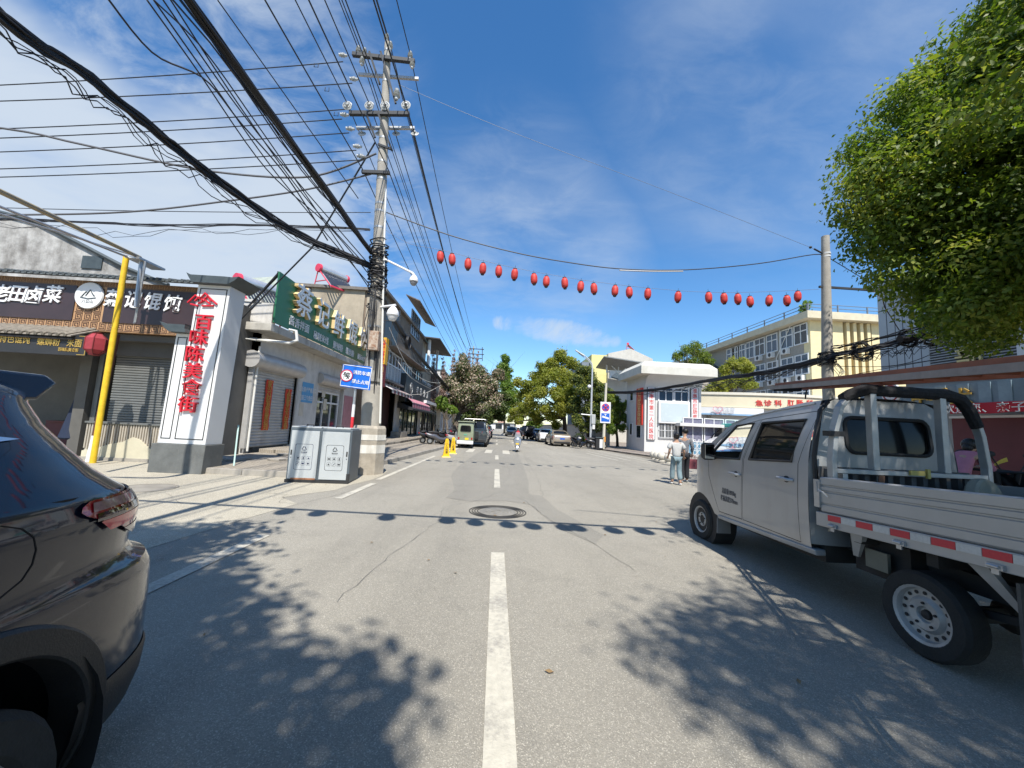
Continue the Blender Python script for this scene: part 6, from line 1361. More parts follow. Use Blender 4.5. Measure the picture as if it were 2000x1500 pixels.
# roadside tree behind the viewer on the left: its shade lies over the dark car and the road
shp=[(-8,5.0),(-5.2,5.6),(-4.2,5.75),(-2.7,5.95),(-3.1,5.0),(-2.0,3.8),(-1.3,3.25),(-.5,2.8),(-.45,2.0),(-.6,.3),(-.9,-3),(-9,-3)]
CB=[];tries=0
while len(CB) < 215 and tries < 60000:
    tries += 1;h=tr_rng.uniform(6.0,10.5);r=tr_rng.uniform(.5,.9);s=(tr_rng.uniform(-8.5,0),tr_rng.uniform(-3,6.2))
    if not all(inpoly((s[0]+r*.62*math.cos(a),s[1]+r*.62*math.sin(a)),shp) for a in np.linspace(0,6.28,8)):continue
    c=Vector((s[0]+.1*h,s[1]-.675*h,h));q=pproj(c)
    if q and-200 < q[0] < 2200 and q[1] >-250-r*F/q[2]:continue
    CB.append((c.x,c.y,c.z,r))
t2=empty('roadside_tree',(-7.2,-2.6,.0),'roadside broadleaf tree shading the dark car, mostly out of view','tree')
crown('crown',CB,70000,.165,camphor,t2,6);mb=MB();limbs(mb,(-7.2,-2.6,0),(-5.6,-2.2,4.2),CB,.22,tr_rng,14);build('trunk',mb,bark,t2)
# distant street trees, laid out clump by clump
def ftree(name,label,base,fork,cl,n,size,mat,grp='street trees along the road',r0=.2,seed=3,bits=None,extra=None,tw=3,**k):
    b=gr(*base,.1) if len(base) ==2 else at(*base);C=[];rnd=random.Random(seed);n=int(n*2.9);size *= .74
    for px,py_,rp,Y in cl:
        c=at(px,py_,Y);R0=rp/F*Y
        for j in range(9):
            d=Vector((rnd.gauss(0,1),rnd.gauss(0,1.2),rnd.gauss(0,1))).normalized()*R0*rnd.uniform(.25,.72);C.append((c.x+d.x,c.y+d.y,c.z+d.z,R0*rnd.uniform(.42,.62)))
    e=empty(name,b,label,'tree',grp);crown('crown',C,n,size,mat,e,seed,**k)
    if extra:crown('blossom',C,int(extra[0]*2.2),extra[1]*.8,extra[2],e,seed+50,shell=.8)
    mb=MB();limbs(mb,b,at(*fork),C,r0,rnd,16,tw);build('trunk',mb,bark,e);return e
ftree('flowering_tree','tree with tan and cream dried blossom over dark leaves behind parked scooters',(887,865),(897,805,32),[(885,745,24,32),(908,728,26,32),(935,735,26,32),(955,752,24,32),(925,765,26,31),(900,775,24,31),(960,780,20,32),(940,795,16,31),(880,785,18,32),(972,735,14,33),(905,700,12,33)],9000,.20,tan,r0=.24,seed=3,extra=(7000,.2,deep))
ftree('green_tree','small bright green tree in front of the flowering tree, above parked scooters',(872,868),(872,820,30),[(868,790,16,30),(858,782,10,30),(880,800,12,30)],1700,.2,fresh,r0=.1,seed=4)
for i,(px,h) in enumerate(((847,684),(866,690),(886,682),(916,680),(932,684))):
    ftree('bare_cypress','slender pinkish bare cypress spire behind the flowering tree, %s from the left' % ORD[i],(px,846,48),(px,800,48),[(px+random.Random(i*31+j).uniform(-2,2),h+3+j*7.5,3+j*.9,48) for j in range(14)],1700,.17,pinkl,'cypress spires on the left',r0=.12,seed=20+i,flat=1.2,shell=.15)
ftree('broadleaf_tree','dark green broadleaf tree massed over the dark boxy car',(925,851),(930,815,46),[(915,800,24,46),(945,805,24,46),(970,795,20,47),(935,775,22,47),(960,770,18,47),(985,775,14,48),(975,812,14,48),(905,825,18,45),(945,828,12,46)],8000,.32,deep,seed=5)
ftree('broadleaf_tree','tall narrow bright green tree beyond the flowering tree, nearest the street gap',(985,845),(987,800,64),[(988,703,13,64),(982,716,15,64),(991,728,15,64),(984,742,17,64),(990,756,17,63),(996,770,18,62),(1003,778,15,62),(986,780,18,62),(984,798,16,62)],5200,.36,fresh,seed=6)
ftree('broadleaf_tree','tall olive green round headed tree right of the street gap',(1106,862),(1102,815,44),[(1096,695,20,44),(1078,708,18,44),(1060,720,18,44),(1112,712,20,44),(1045,738,18,44),(1075,735,24,43),(1105,740,24,43),(1030,755,18,44),(1055,765,24,43),(1088,770,24,42),(1118,765,22,42),(1018,770,12,45),(1035,785,18,44),(1062,795,20,43),(1095,800,22,42),(1120,795,20,42),(1075,815,14,43),(1045,810,14,45),(1012,745,12,45),(1022,800,15,52),(1003,805,12,60),(1012,822,9,60),(1058,745,20,44),(1090,720,22,44),(1105,785,22,42),(1050,818,13,46),(1085,830,12,44)],15000,.27,olive,r0=.3,seed=7)
ftree('broadleaf_tree','darker fine leaved tree around the street lamp post',(1150,866),(1150,825,39),[(1140,725,18,40),(1125,742,18,40),(1150,745,20,40),(1165,760,18,40),(1140,770,22,39),(1170,780,20,39),(1125,790,18,40),(1150,800,22,39),(1175,805,18,39),(1190,770,14,39),(1130,820,16,39),(1160,828,16,39),(1140,840,10,39)],11000,.20,deep,r0=.22,seed=8,extra=(3500,.2,olive))
ftree('broadleaf_tree','leafy dark tree hugging the shaded side of the gatehouse',(1206,872),(1204,840,36),[(1195,780,16,36),(1210,795,15,36),(1200,815,18,36),(1185,825,15,36),(1218,815,12,36),(1222,790,9,37),(1195,838,12,35),(1215,835,10,35)],5200,.2,camphor,r0=.14,seed=9)
ftree('small_tree','small yellow green roadside tree beyond the parked white cars',(1043,852),(1043,838,62),[(1040,826,12,62),(1050,830,9,62),(1034,832,8,62)],1500,.3,fresh,r0=.1,seed=10)
ftree('broadleaf_tree','distant pale green tree closing the right of the street gap',(1005,842),(1008,820,100),[(1000,790,10,100),(1012,780,12,100),(1020,800,14,98),(1005,808,12,98),(1030,805,14,96),(1015,822,9,96),(1030,770,12,100),(995,818,8,110)],5000,.5,olive,seed=12)
ftree('broadleaf_tree','distant dark tree closing the left of the street gap',(950,841),(952,815,100),[(955,805,12,100),(940,815,12,100),(962,815,8,110),(930,805,12,98),(950,790,12,100),(966,800,8,120),(958,820,10,90),(942,826,9,85)],3000,.5,deep,seed=13)
ftree('wispy_tree','open wispy round headed tree rising behind the gatehouse roof slab',(1352,850,52),(1352,745,52),[(1352,682,20,52),(1335,690,16,52),(1325,698,12,52),(1370,695,18,52),(1350,705,18,52),(1385,705,12,52),(1318,694,8,52),(1365,675,10,52)],2600,.24,camphor,r0=.2,seed=14)
ftree('broadleaf_tree','yellow green tree between the gatehouse and the cream block',(1432,850,38),(1430,780,38),[(1430,712,16,38),(1450,715,18,38),(1415,722,14,38),(1465,718,12,38),(1425,740,20,38),(1450,745,20,38),(1400,750,16,38),(1385,760,12,38),(1470,750,12,38),(1410,765,14,38)],6000,.2,olive,r0=.16,seed=15)
s_=SAPLING;crown('leaves',[(s_[0],s_[1],s_[2]+.8,.55),(s_[0]+.3,s_[1],s_[2]+1.3,.45),(s_[0]-.3,s_[1],s_[2]+.4,.4)],260,.3,fresh,rt,16);build('stem',MB().tube([s_,(s_[0],s_[1],s_[2]+1.2)],.04,5),bark,rt)
sh_=empty('potted_shrub',gr(1131,870,.1),'low rounded shrub in a pot behind the parked champagne sedan','shrub');c=at(1131,855,36);crown('foliage',[(c.x,c.y,c.z,.5),(c.x+.3,c.y,c.z-.1,.35)],900,.13,deep,sh_,17);build('pot',MB().lathe([(.25,0),(.34,.5),(.3,.5)],gr(1131,870,.1),14),M('pot_clay',(.22,.10,.06),.8),sh_)
# leaves of a tree just entering at the right edge before the grey building
ec=[at(1995,655,12.5),at(2010,690,12.3),at(2020,630,12.6)]
st=empty('street_sapling',(ec[1].x+.6,ec[1].y,.1),'dark leaf edge of a tree entering the right frame side before grey panels','tree');crown('crown',[(c.x+.5,c.y,c.z,.75) for c in ec],1400,.13,deep,st,18);build('trunk',MB().tube([(ec[1].x+.6,ec[1].y,.1),(ec[1].x+.5,ec[1].y,ec[1].z)],[.1,.05],7),bark,st)
# ---------------------------------------------------------------- vehicles
tyre=M('tyre_rubber',(.022,.022,.021),.85,var=.25,scale=10,bump=.3,bscale=60)
rimm=M('rim_alloy',(.42,.42,.41),.35,.7,var=.1);steelw=M('steel_wheel',(.40,.395,.38),.5,.35,var=.15,scale=9,stain=.6,stain_col=(.16,.13,.10))
tint=M('tinted_glass',(.008,.009,.010),.04,var=0,spec=.5);lampr=M('lamp_red',(.35,.012,.02),.12,var=0,spec=.8,coat=1);lampw=M('lamp_clear',(.6,.6,.58),.1,var=0,coat=1)
plastic=M('black_plastic',(.020,.020,.021),.6,var=.2,scale=8);plate_b=M('plate_blue',(.02,.10,.42),.4,var=0);plate_g=M('plate_green',(.10,.50,.36),.4,var=0);plate_y=M('plate_yellow',(.72,.48,.03),.4,var=0)
def wheel(parent,c,R,w,side,local=False,steel_=False,nh=14):
    """axle along X; side = -1 when the outer face looks to -X"""
    ax=(side,0,0);o=Vector(c);r=R*.64
    t=build('wheel',MB().lathe([(r,-w*.5),(R*.93,-w*.5),(R,-w*.36),(R,w*.36),(R*.93,w*.5),(r*1.08,w*.5),(r,w*.44),(r,-w*.5)],o,32,ax),tyre,parent,local=local)
    if steel_:
        mb=MB().lathe([(0,w*.16),(R*.16,w*.18),(R*.19,w*.30),(R*.34,w*.34),(R*.42,w*.20),(R*.57,w*.22),(R*.60,w*.42),(R*.665,w*.47),(R*.665,w*.40)],o,36,ax,cap=False)
        build('rim',mb,steelw,t,local=local);mb=MB();m2=MB()
        q=Vector((0,0,1)).rotation_difference(Vector(ax))
        for k in range(nh):a=6.283*k/nh;p=o+q @ Vector((R*.50*math.cos(a),R*.50*math.sin(a),w*.225));mb.lathe([(0,0),(R*.045,0),(R*.045,.004),(0,.004)],p,10,ax)
        for k in range(5):a=6.283*k/5;p=o+q @ Vector((R*.27*math.cos(a),R*.27*math.sin(a),w*.33));mb.lathe([(0,0),(R*.035,0),(R*.03,.012),(0,.012)],p,8,ax)
        mb.lathe([(0,0),(R*.12,0),(R*.1,.02),(0,.025)],o+q @ Vector((0,0,w*.18)),14,ax);build('wheel_holes',mb,plastic,t,local=local)
    else:
        mb=MB().lathe([(r,w*.42),(r*.92,w*.30),(r*.9,-.1*w),(0,-.1*w)],o,24,ax,cap=False);q=Vector((0,0,1)).rotation_difference(Vector(ax))
        for k in range(5):
            a=6.283*k/5;d1=q @ Vector((math.cos(a),math.sin(a),0));n_=q @ Vector((-math.sin(a),math.cos(a),0));z_=Vector(ax)*w*.3
            mb.hexa([o+z_*.4-n_*r*.16,o+z_*.4+n_*r*.16,o+z_*.6+d1*r*.94+n_*r*.12,o+z_*.6+d1*r*.94-n_*r*.12,o+z_*1.1-n_*r*.16,o+z_*1.1+n_*r*.16,o+z_*1.1+d1*r*.94+n_*r*.12,o+z_*1.1+d1*r*.94-n_*r*.12])
        build('rim',mb,rimm,t,local=local)
    return t

# ---- generic parked car (local frame: nose along +Y, origin on the ground at the centre)
KINDS={  # stations: (y, half width, z bottom, z belt, z roof, roof half width) as fractions of L, W, H
 'sedan':[(-.5,.40,.30,.60,.62,.36),(-.485,.46,.22,.66,.68,.42),(-.42,.485,.15,.70,.725,.43),(-.31,.50,.14,.71,.75,.40),(-.20,.50,.14,.70,.94,.36),(-.08,.50,.14,.69,1.0,.36),(.06,.50,.14,.68,.985,.36),(.15,.50,.14,.67,.88,.37),(.25,.495,.14,.65,.67,.42),(.38,.485,.14,.60,.615,.42),(.46,.46,.17,.53,.54,.40),(.5,.38,.26,.44,.45,.33)],
 'suv':[(-.5,.42,.30,.58,.60,.38),(-.485,.47,.20,.63,.70,.40),(-.46,.485,.16,.64,.84,.38),(-.42,.495,.15,.64,.95,.385),(-.30,.50,.14,.64,.99,.39),(-.1,.50,.14,.63,1.0,.39),(.06,.50,.14,.62,.98,.38),(.14,.50,.14,.62,.88,.39),(.23,.495,.14,.61,.65,.43),(.38,.485,.14,.57,.585,.43),(.46,.46,.17,.50,.51,.40),(.5,.38,.26,.42,.43,.33)],
 'boxy':[(-.5,.46,.24,.60,.64,.44),(-.495,.49,.20,.61,.72,.43),(-.48,.495,.18,.62,.92,.42),(-.46,.50,.17,.62,.975,.42),(-.30,.50,.16,.62,.99,.42),(-.1,.50,.16,.61,1.0,.42),(.08,.50,.16,.61,.98,.42),(.13,.50,.16,.61,.85,.42),(.18,.50,.16,.60,.64,.45),(.38,.49,.16,.58,.595,.45),(.48,.48,.17,.55,.56,.44),(.5,.44,.24,.45,.46,.40)],
 'van':[(-.5,.46,.22,.54,.60,.44),(-.495,.485,.18,.55,.78,.43),(-.48,.495,.15,.55,.94,.42),(-.45,.50,.14,.55,.985,.42),(-.2,.50,.14,.55,1.0,.42),(.1,.50,.14,.54,1.0,.42),(.24,.50,.14,.54,.97,.42),(.31,.50,.14,.53,.84,.42),(.40,.49,.14,.51,.56,.44),(.46,.47,.15,.46,.48,.42),(.49,.43,.18,.40,.42,.38),(.5,.38,.24,.36,.38,.34)]}
def car(name,kind,L,W,H,paint_,loc,rz,label,group=None,plate=plate_b,rack=False,cat='car',lamps=True):
    e=empty(name,loc,label,cat,group,rz=rz);S=KINDS[kind];rows=[]
    for y,hw,zb,zl,zr,rw in S:
        y *= L;hw *= W;rw *= W;zb *= H;zl *= H;zr *= H;h=zl-zb
        rows.append([(hw*.90,y,zb),(hw*.985,y,zb+h*.12),(hw,y,zb+h*.45),(hw*.985,y,zb+h*.85),(hw*.945,y,zl),(rw+(hw*.945-rw)*.12,y,zl+(zr-zl)*.86),(rw*.86,y,zl+(zr-zl)*.985),(0,y,zr)])
    n=len(S);V=[];
    for r in rows:V += [Vector(p) for p in r]+[Vector((-p[0],p[1],p[2])) for p in r[-2::-1]]
    k=15;fs=[(i*k+j,(i+1)*k+j,(i+1)*k+j+1,i*k+j+1) for i in range(n-1) for j in range(k-1)]+[(i*k+k-1,(i+1)*k+k-1,(i+1)*k,i*k) for i in range(n-1)]+[tuple(range(k)),tuple(range((n-1)*k+k-1,(n-1)*k-1,-1))]
    b=build('body',MB().add(V,fs),paint_,e,local=True,smooth=42)
    def patch(nm,cells,mat,inset=.1,lift=.006,par=None):
        for side in ((0,1) if cells[0][2] else (0,)):
            mb=MB()
            for i,j,_ in cells:
                a=[Vector(rows[i][j]),Vector(rows[i+1][j]),Vector(rows[i+1][j+1]),Vector(rows[i][j+1])]
                if side:a=[Vector((-p.x,p.y,p.z)) for p in a][::-1]
                if j ==6 and not _:pass
                c=sum(a,Vector())/4;nn=(a[1]-a[0]).cross(a[3]-a[0]).normalized()
                if nn.dot(c-Vector((0,c.y,H*.5))) < 0:nn=-nn
                mb.add([p+(c-p)*inset*.5+nn*lift for p in a],[(0,1,2,3)])
            build(nm,mb,mat,par or e,local=True,smooth=0)
    cab=[i for i in range(n-1) if rows[i][7][2]-rows[i][4][2] > .12*H and rows[i+1][7][2]-rows[i+1][4][2] > .12*H]
    patch('side_window',[(i,4,True) for i in cab],tint,.16)
    def cross_glass(i0,st,nm):
        idx=[i0];i=i0+st;mb=MB()
        while rows[i][7][2] < .93*H:idx.append(i);i += st
        idx.append(i);L=[]
        for q,i in enumerate(idx):
            a=rows[i];p,q2=(Vector(a[5]),Vector(a[6]));e_=p.lerp(q2,.5);d=Vector((0,-.028 if st > 0 else .028,.014))
            if q ==len(idx)-1:e_=e_.lerp(Vector(rows[idx[q-1]][5]).lerp(Vector(rows[idx[q-1]][6]),.5),.18)
            if q ==0:e_=e_.lerp(Vector(rows[idx[1]][5]).lerp(Vector(rows[idx[1]][6]),.5),.12)
            c=(Vector(a[6]).z+a[7][2])/2-e_.z;L.append([Vector((-e_.x*.93,e_.y,e_.z))+d,Vector((-e_.x*.5,e_.y,e_.z+c*.8))+d,Vector((e_.x*.5,e_.y,e_.z+c*.8))+d,Vector((e_.x*.93,e_.y,e_.z))+d])
        mb.add([p for r in L for p in r],[(4*q+k,4*q+k+1,4*q+5+k,4*q+4+k) for q in range(len(L)-1) for k in range(3)]);build(nm,mb,tint,e,local=True,smooth=50)
    cross_glass(min(cab[-1]+2,n-1),-1,'windscreen');cross_glass(max(0,cab[0]-1),1,'rear_window')
    R=.33 if H < 1.7 else .36
    for y in (-.29*L,.31*L):
        for s in (-1,1):
            build('wheel_arch',MB().lathe([(0,.012),(R*1.16,.012),(R*1.16,-.2),(0,-.2)],(s*W*.495,y,R),22,(s,0,0)),plastic,e,local=True);wheel(e,(s*(W*.5-.085),y,R),R,.2,s,True)
    yb=-.5*L-.004
    if lamps:
        for s in (-1,1):
            build('tail_lamp',MB().hexa([(s*W*.30,yb+.06,.52*H),(s*W*.455,yb+.13,.50*H),(s*W*.47,yb+.26,.60*H),(s*W*.31,yb+.04,.61*H),(s*W*.30,yb-.0,.52*H),(s*W*.46,yb+.06,.50*H),(s*W*.475,yb+.14,.60*H),(s*W*.31,yb-.012,.61*H)][::1]),lampr,e,local=True,smooth=0)
            yf=.5*L;build('headlight',MB().hexa([(s*W*.26,yf-.08,.36*H),(s*W*.44,yf-.2,.38*H),(s*W*.45,yf-.34,.47*H),(s*W*.28,yf-.12,.46*H),(s*W*.26,yf+.0,.36*H),(s*W*.45,yf-.12,.38*H),(s*W*.46,yf-.26,.47*H),(s*W*.28,yf-.03,.455*H)]),lampw,e,local=True,smooth=0)
            build('mirror',MB().ball((s*(W*.5+.09),.12*L,.66*H),.11,10,6,(.9,.6,.65)),paint_,e,local=True)
    build('number_plate',MB().box(-.22,yb-.012,.43*H,.22,yb+.06,.53*H),plate,e,local=True,smooth=0)
    build('bumper',MB().box(-W*.40,yb-.015,.20*H,W*.40,yb+.1,.30*H),plastic,e,local=True,smooth=0,bevel=.02)
    if rack:
        mb=MB()
        for s in (-1,1):mb.tube([(s*W*.40,-.42*L,H+.02),(s*W*.40,-.38*L,H+.13),(s*W*.40,.1*L,H+.13),(s*W*.40,.13*L,H+.02)],.03,6)
        mb.tube([(-W*.40,-.36*L,H+.13),(W*.40,-.36*L,H+.13)],.025,6);build('roof_rack',mb,rimm,e,local=True);build('tailgate_box',MB().box(-.36,yb-.16,.34*H,.36,yb-.015,.60*H),plastic,e,local=True,smooth=0,bevel=.03)
    return e
def pm(n,c,me=.35,co=1.0,ro=.3):return M('paint_'+n,c,ro,me,var=.03,scale=2,coat=co)
cwh=pm('white',(.72,.72,.72),0);
p=gr(1104,872.5);car('champagne_sedan','sedan',4.75,1.84,1.48,pm('champagne',(.40,.34,.27),.5),(6.05,p.y+2.2,0),R_(2),'champagne gold sedan parked with its back to us beside the right kerb','cars parked along the right kerb')
car('white_car','sedan',4.5,1.8,1.5,cwh,(5.75,45.0,0),R_(1),'white sedan with dark rear window parked next beyond the champagne sedan','cars parked along the right kerb')
car('dark_blue_car','sedan',4.6,1.8,1.47,pm('navy',(.015,.025,.06)),(5.6,51.5,0),0,'dark blue sedan parked just beyond the white sedan','cars parked along the right kerb')
car('white_van','van',4.4,1.7,1.95,cwh,(5.6,69,0),R_(178),'white van facing us in the right row beyond a black three-wheeler','cars parked along the right kerb',cat='van')
car('green_car','suv',4.4,1.8,1.6,pm('olive',(.07,.09,.06)),(5.3,78,0),R_(178),'olive green car parked beyond the white van','cars parked along the right kerb')
for i,(y,c,nm) in enumerate(((88,pm('silver',(.42,.43,.44),.6),'silver'),(96,pm('black',(.01,.01,.012)),'black'),(104,cwh,'farthest white'))):car('parked_car','sedan',4.5,1.8,1.5,c,(5.2,y,0),R_(179),nm+' car far down the right row of parked cars','cars parked along the right kerb')
car('black_oncoming_car','sedan',4.7,1.85,1.48,pm('black',(.01,.01,.012)),(2.6,63,0),R_(182),'black sedan driving towards us behind the scooter rider')
car('oncoming_suv','suv',4.6,1.85,1.65,pm('graphite',(.06,.065,.07)),(3.0,76,0),R_(181),'dark grey car following the black sedan down the street')
car('boxy_off_roader','boxy',4.7,1.95,1.88,pm('gunmetal',(.045,.055,.065),.5),(-1.52,30.4,0),R_(-1),'dark grey boxy off-roader with roof rack and green plate beside the three-wheeler','cars parked on the left',plate_g,True)
car('pale_blue_car','suv',4.4,1.8,1.65,pm('pale_blue',(.33,.39,.44),.4),(-1.45,37.5,0),0,'pale blue grey car parked beyond the boxy off-roader','cars parked on the left')
car('red_car','sedan',4.4,1.75,1.5,pm('red',(.28,.02,.025),.2),(-1.4,45.5,0),0,'dark red car third in the left row of parked cars','cars parked on the left')
car('black_parked_car','suv',4.5,1.8,1.6,pm('black',(.01,.01,.012)),(-1.3,53.5,0),0,'black car parked beyond the dark red car','cars parked on the left')
car('white_parked_car','suv',4.5,1.8,1.65,cwh,(-1.5,82,0),0,'white car farthest along the left row','cars parked on the left')
a=at(1432,850,29.5);car('ambulance','van',5.4,2.0,2.3,cwh,(a.x+.9,29.8,.1),R_(90),'white ambulance van with teal roof bar behind the lattice gate',None,cat='ambulance',lamps=True);am=bpy.data.objects['ambulance']
build('roof_bar',MB().box(-.8,-.4,2.30,.8,1.2,2.55),M('teal_bar',(.02,.42,.36),.3,var=.05),am,local=True,smooth=0,bevel=.05);build('stripe',MB().box(-1.012,-2.4,.95,-1.004,1.6,1.08).box(1.004,-2.4,.95,1.012,1.6,1.08),plate_b,am,local=True,smooth=0)

# ---- three-wheelers
def trike(loc,rz,label,col_,name='three_wheeler',fender=None):
    e=empty(name,loc,label,'three-wheeler',None,rz=rz);W,H,L=1.08,1.78,2.5
    rows=[]
    for y,hw,z0,z1 in ((-1.2,.50,.50,1.60),(-1.16,.54,.42,1.72),(-.5,.54,.40,1.76),(.5,.52,.40,1.76),(.8,.50,.40,1.70),(1.15,.42,.42,1.15),(1.25,.34,.46,.95)):rows.append((y,hw,z0,z1))
    V=[];k=12
    for y,hw,z0,z1 in rows:
        h=z1-z0;pr=[(.9,0),(1,.06),(1.0,.5),(.96,.92),(.86,.985),(.4,1.0)]
        V += [Vector((hw*a,y,z0+h*b)) for a,b in pr]+[Vector((-hw*a,y,z0+h*b)) for a,b in pr[::-1]]
    n=len(rows);fs=[(i*k+j,(i+1)*k+j,(i+1)*k+(j+1) % k,i*k+(j+1) % k) for i in range(n-1) for j in range(k)]+[tuple(range(k)),tuple(range(n*k-1,(n-1)*k-1,-1))]
    build('cabin',MB().add(V,fs),col_,e,local=True,smooth=40,bevel=.02);build('roof',MB().box(-.56,-1.28,1.745,.56,.85,1.80),col_,e,local=True,smooth=0,bevel=.03)
    mb=MB();yb=-1.213;pts=[(-.30,1.12),(.30,1.12),(.34,1.18),(.32,1.44),(.26,1.50),(-.26,1.50),(-.32,1.44),(-.34,1.18)];rw_=build('rear_window',MB().prism(pts,.012,frame((0,yb,0),(1,0,0),(0,0,1))),tint,e,local=True,smooth=0)
    build('window_seal',MB().tube([(x*1.03,yb-.01,1.31+(z-1.31)*1.04) for x,z in pts+pts[:1]],.016,5),plastic,e,local=True)
    for s in (-1,1):build('side_window',MB().box(s*.535,-.9,1.12,s*.548,.45,1.55),tint,e,local=True,smooth=0);build('tail_lamp',MB().box(s*.44-.05,-1.225,.58,s*.44+.05,-1.2,.72),lampr,e,local=True,smooth=0)
    build('rear_bumper',MB().box(-.56,-1.36,.27,.56,-1.12,.50),fender or white_c,e,local=True,smooth=0,bevel=.05);build('number_plate',MB().box(-.02,yb-.02,.50+.06,.22,yb-.005,.70),plate_y,e,local=True,smooth=0)
    mb=MB();mb.text('悍虎',.11,frame((.0,yb-.008,.90),(1,0,0),(0,0,1)),.003,.002);build('lettering',mb,plate_g,e,local=True,smooth=0)
    for s in (-1,1):wheel(e,(s*.42,-.95,.24),.24,.13,s,True)
    wheel(e,(0,1.05,.24),.24,.11,-1,True);return e
p=gr(908,875.5);trike((p.x+.0,p.y+1.2,0),R_(-1),'sage green enclosed three-wheeler with white bumper and yellow plate, seen from behind',pm('sage',(.235,.265,.18),.1,.4,.45))
trike((4.2,51,0),R_(150),'black enclosed three-wheeler standing out from the right parked row',pm('black',(.01,.01,.012)),fender=plastic)

# ---- scooters (local: front towards +Y)
def scooter(loc,rz,label,bc,group=None,front=None,seat_c=None,name='scooter',s=1.0):
    e=empty(name,loc,label,'scooter',group,rz=rz);e.scale=(s,s,s)
    wheel(e,(0,-.62,.22),.22,.10,-1,True);wheel(e,(0,.66,.22),.22,.09,-1,True)
    build('body',MB().add([],[]).tube([(0,-.92,.72),(0,-.70,.60),(0,-.35,.55),(0,.0,.36),(0,.30,.33),(0,.50,.45)],[.06,.15,.19,.17,.15,.10],10),bc,e,local=True)
    build('floor',MB().box(-.16,-.05,.30,.16,.40,.36),plastic,e,local=True,smooth=0,bevel=.02)
    mb=MB();V=[]
    for z,w,y,b in ((.34,.13,.50,.06),(.52,.22,.53,.10),(.75,.23,.48,.12),(.93,.15,.40,.10),(1.0,.08,.36,.05)):
        for t in np.linspace(-1,1,7):V.append((w*t,y+b*(1-t*t),z))
    build('front_shield',MB().add(V,[(i*7+j,i*7+j+1,(i+1)*7+j+1,(i+1)*7+j) for i in range(4) for j in range(6)]),front or bc,e,local=True)
    build('headlight',MB().ball((0,.60,.80),.075,12,8,(1.3,.5,.8)),lampw,e,local=True);build('front_fender',MB().sheet([(-.3,-.065),(1.9,-.065),(1.9,.065),(-.3,.065)],[],lambda u,v:(v,.66+.255*math.cos(u),.22+(.255-v*v*6)*math.sin(u)),.11),bc,e,local=True)
    build('seat',MB().tube([(0,-.78,.80),(0,-.5,.82),(0,-.15,.79),(0,-.02,.72)],[.10,.15,.14,.07],10,flat=.55),seat_c or plastic,e,local=True)
    build('handlebar',MB().tube([(-.34,.26,1.02),(-.2,.36,1.02),(0,.38,1.0),(.2,.36,1.02),(.34,.26,1.02)],.022,6).tube([(0,.38,1.0),(0,.56,.40),(0,.66,.22)],.035,6),plastic,e,local=True)
    for q in (-1,1):build('mirror',MB().tube([(q*.22,.34,1.03),(q*.30,.36,1.22)],.009,5).ball((q*.32,.36,1.26),.06,10,6,(1.2,.35,.8)),plastic,e,local=True)
    build('tail_lamp',MB().box(-.10,-.96,.66,.10,-.90,.74),lampr,e,local=True,smooth=0,bevel=.01);build('stand',MB().tube([(.08,-.3,.3),(.16,-.36,.0)],.014,5),steel,e,local=True);return e
blk=pm('scooter_black',(.012,.012,.014),.1);sil=pm('scooter_silver',(.45,.46,.48),.5)
g_='scooters parked on the left pavement'
for i,(px,py_,rz,bc,fr,lb) in enumerate(((842,866,62,blk,blk,'black scooter parked leftmost in the row behind yellow stands'),(857,868,70,pm('scooter_grey',(.10,.10,.11)),sil,'dark scooter with silver front shield second in the parked row'),(868,866,100,blk,pm('scooter_red',(.3,.02,.02)),'dark scooter with red shield in the middle of the row'),(878,868,55,blk,blk,'black scooter fourth in the row, under the flowering tree'),(886,870,25,pm('scooter_white',(.55,.55,.55)),sil,'pale scooter nearest the green three-wheeler'))):
    p=gr(px,py_,.15);scooter((p.x,p.y,.15),R_(-rz),lb,bc,g_,fr)
for i,(px,py_,lb) in enumerate(((1128,874,'dark scooter parked right behind the champagne sedan'),(1138,874,'dark scooter parked between the sedan and the lamp post'),(1168,876,'dark scooter parked between the lamp post and sign post'))):
    p=gr(px,py_,.1);scooter((p.x,p.y+.5,.1),R_(200+30*i),lb,blk,'scooters parked on the right pavement')
p=gr(1172,877,.1);wb=empty('street_bin',p,'dark street bin with white panel beside the no-stopping sign post','bin');build('body',MB().box(p.x-.35,p.y,.1,p.x+.25,p.y+.4,1.0),plastic,wb,smooth=0,bevel=.02);build('top',MB().box(p.x-.4,p.y-.04,1.003,p.x+.3,p.y+.44,1.08),slate,wb,smooth=0);build('panel',MB().box(p.x-.05,p.y-.012,.2,p.x+.2,p.y-.003,.9),white_c,wb,smooth=0)
bs_=gr(1011,883);scooter((bs_.x,bs_.y+.6,0),R_(176),'silver scooter ridden towards us in the middle of the street',sil,None,M('shield_silver',(.33,.35,.38),.25,.4,var=.03,coat=1),name='ridden_scooter');rs=bpy.data.objects['ridden_scooter'];build('number_plate',MB().box(-.1,.66,.48,.1,.68,.56),plate_y,rs,local=True,smooth=0);build('windscreen',MB().sheet([(-.2,0),(.2,0),(.14,.3),(-.14,.3)],[],lambda u,v:(u,.50-v*.35-u*u,.95+v),.05),M('clear_screen',(.35,.38,.40),.1,var=0,alpha=.5),rs,local=True)
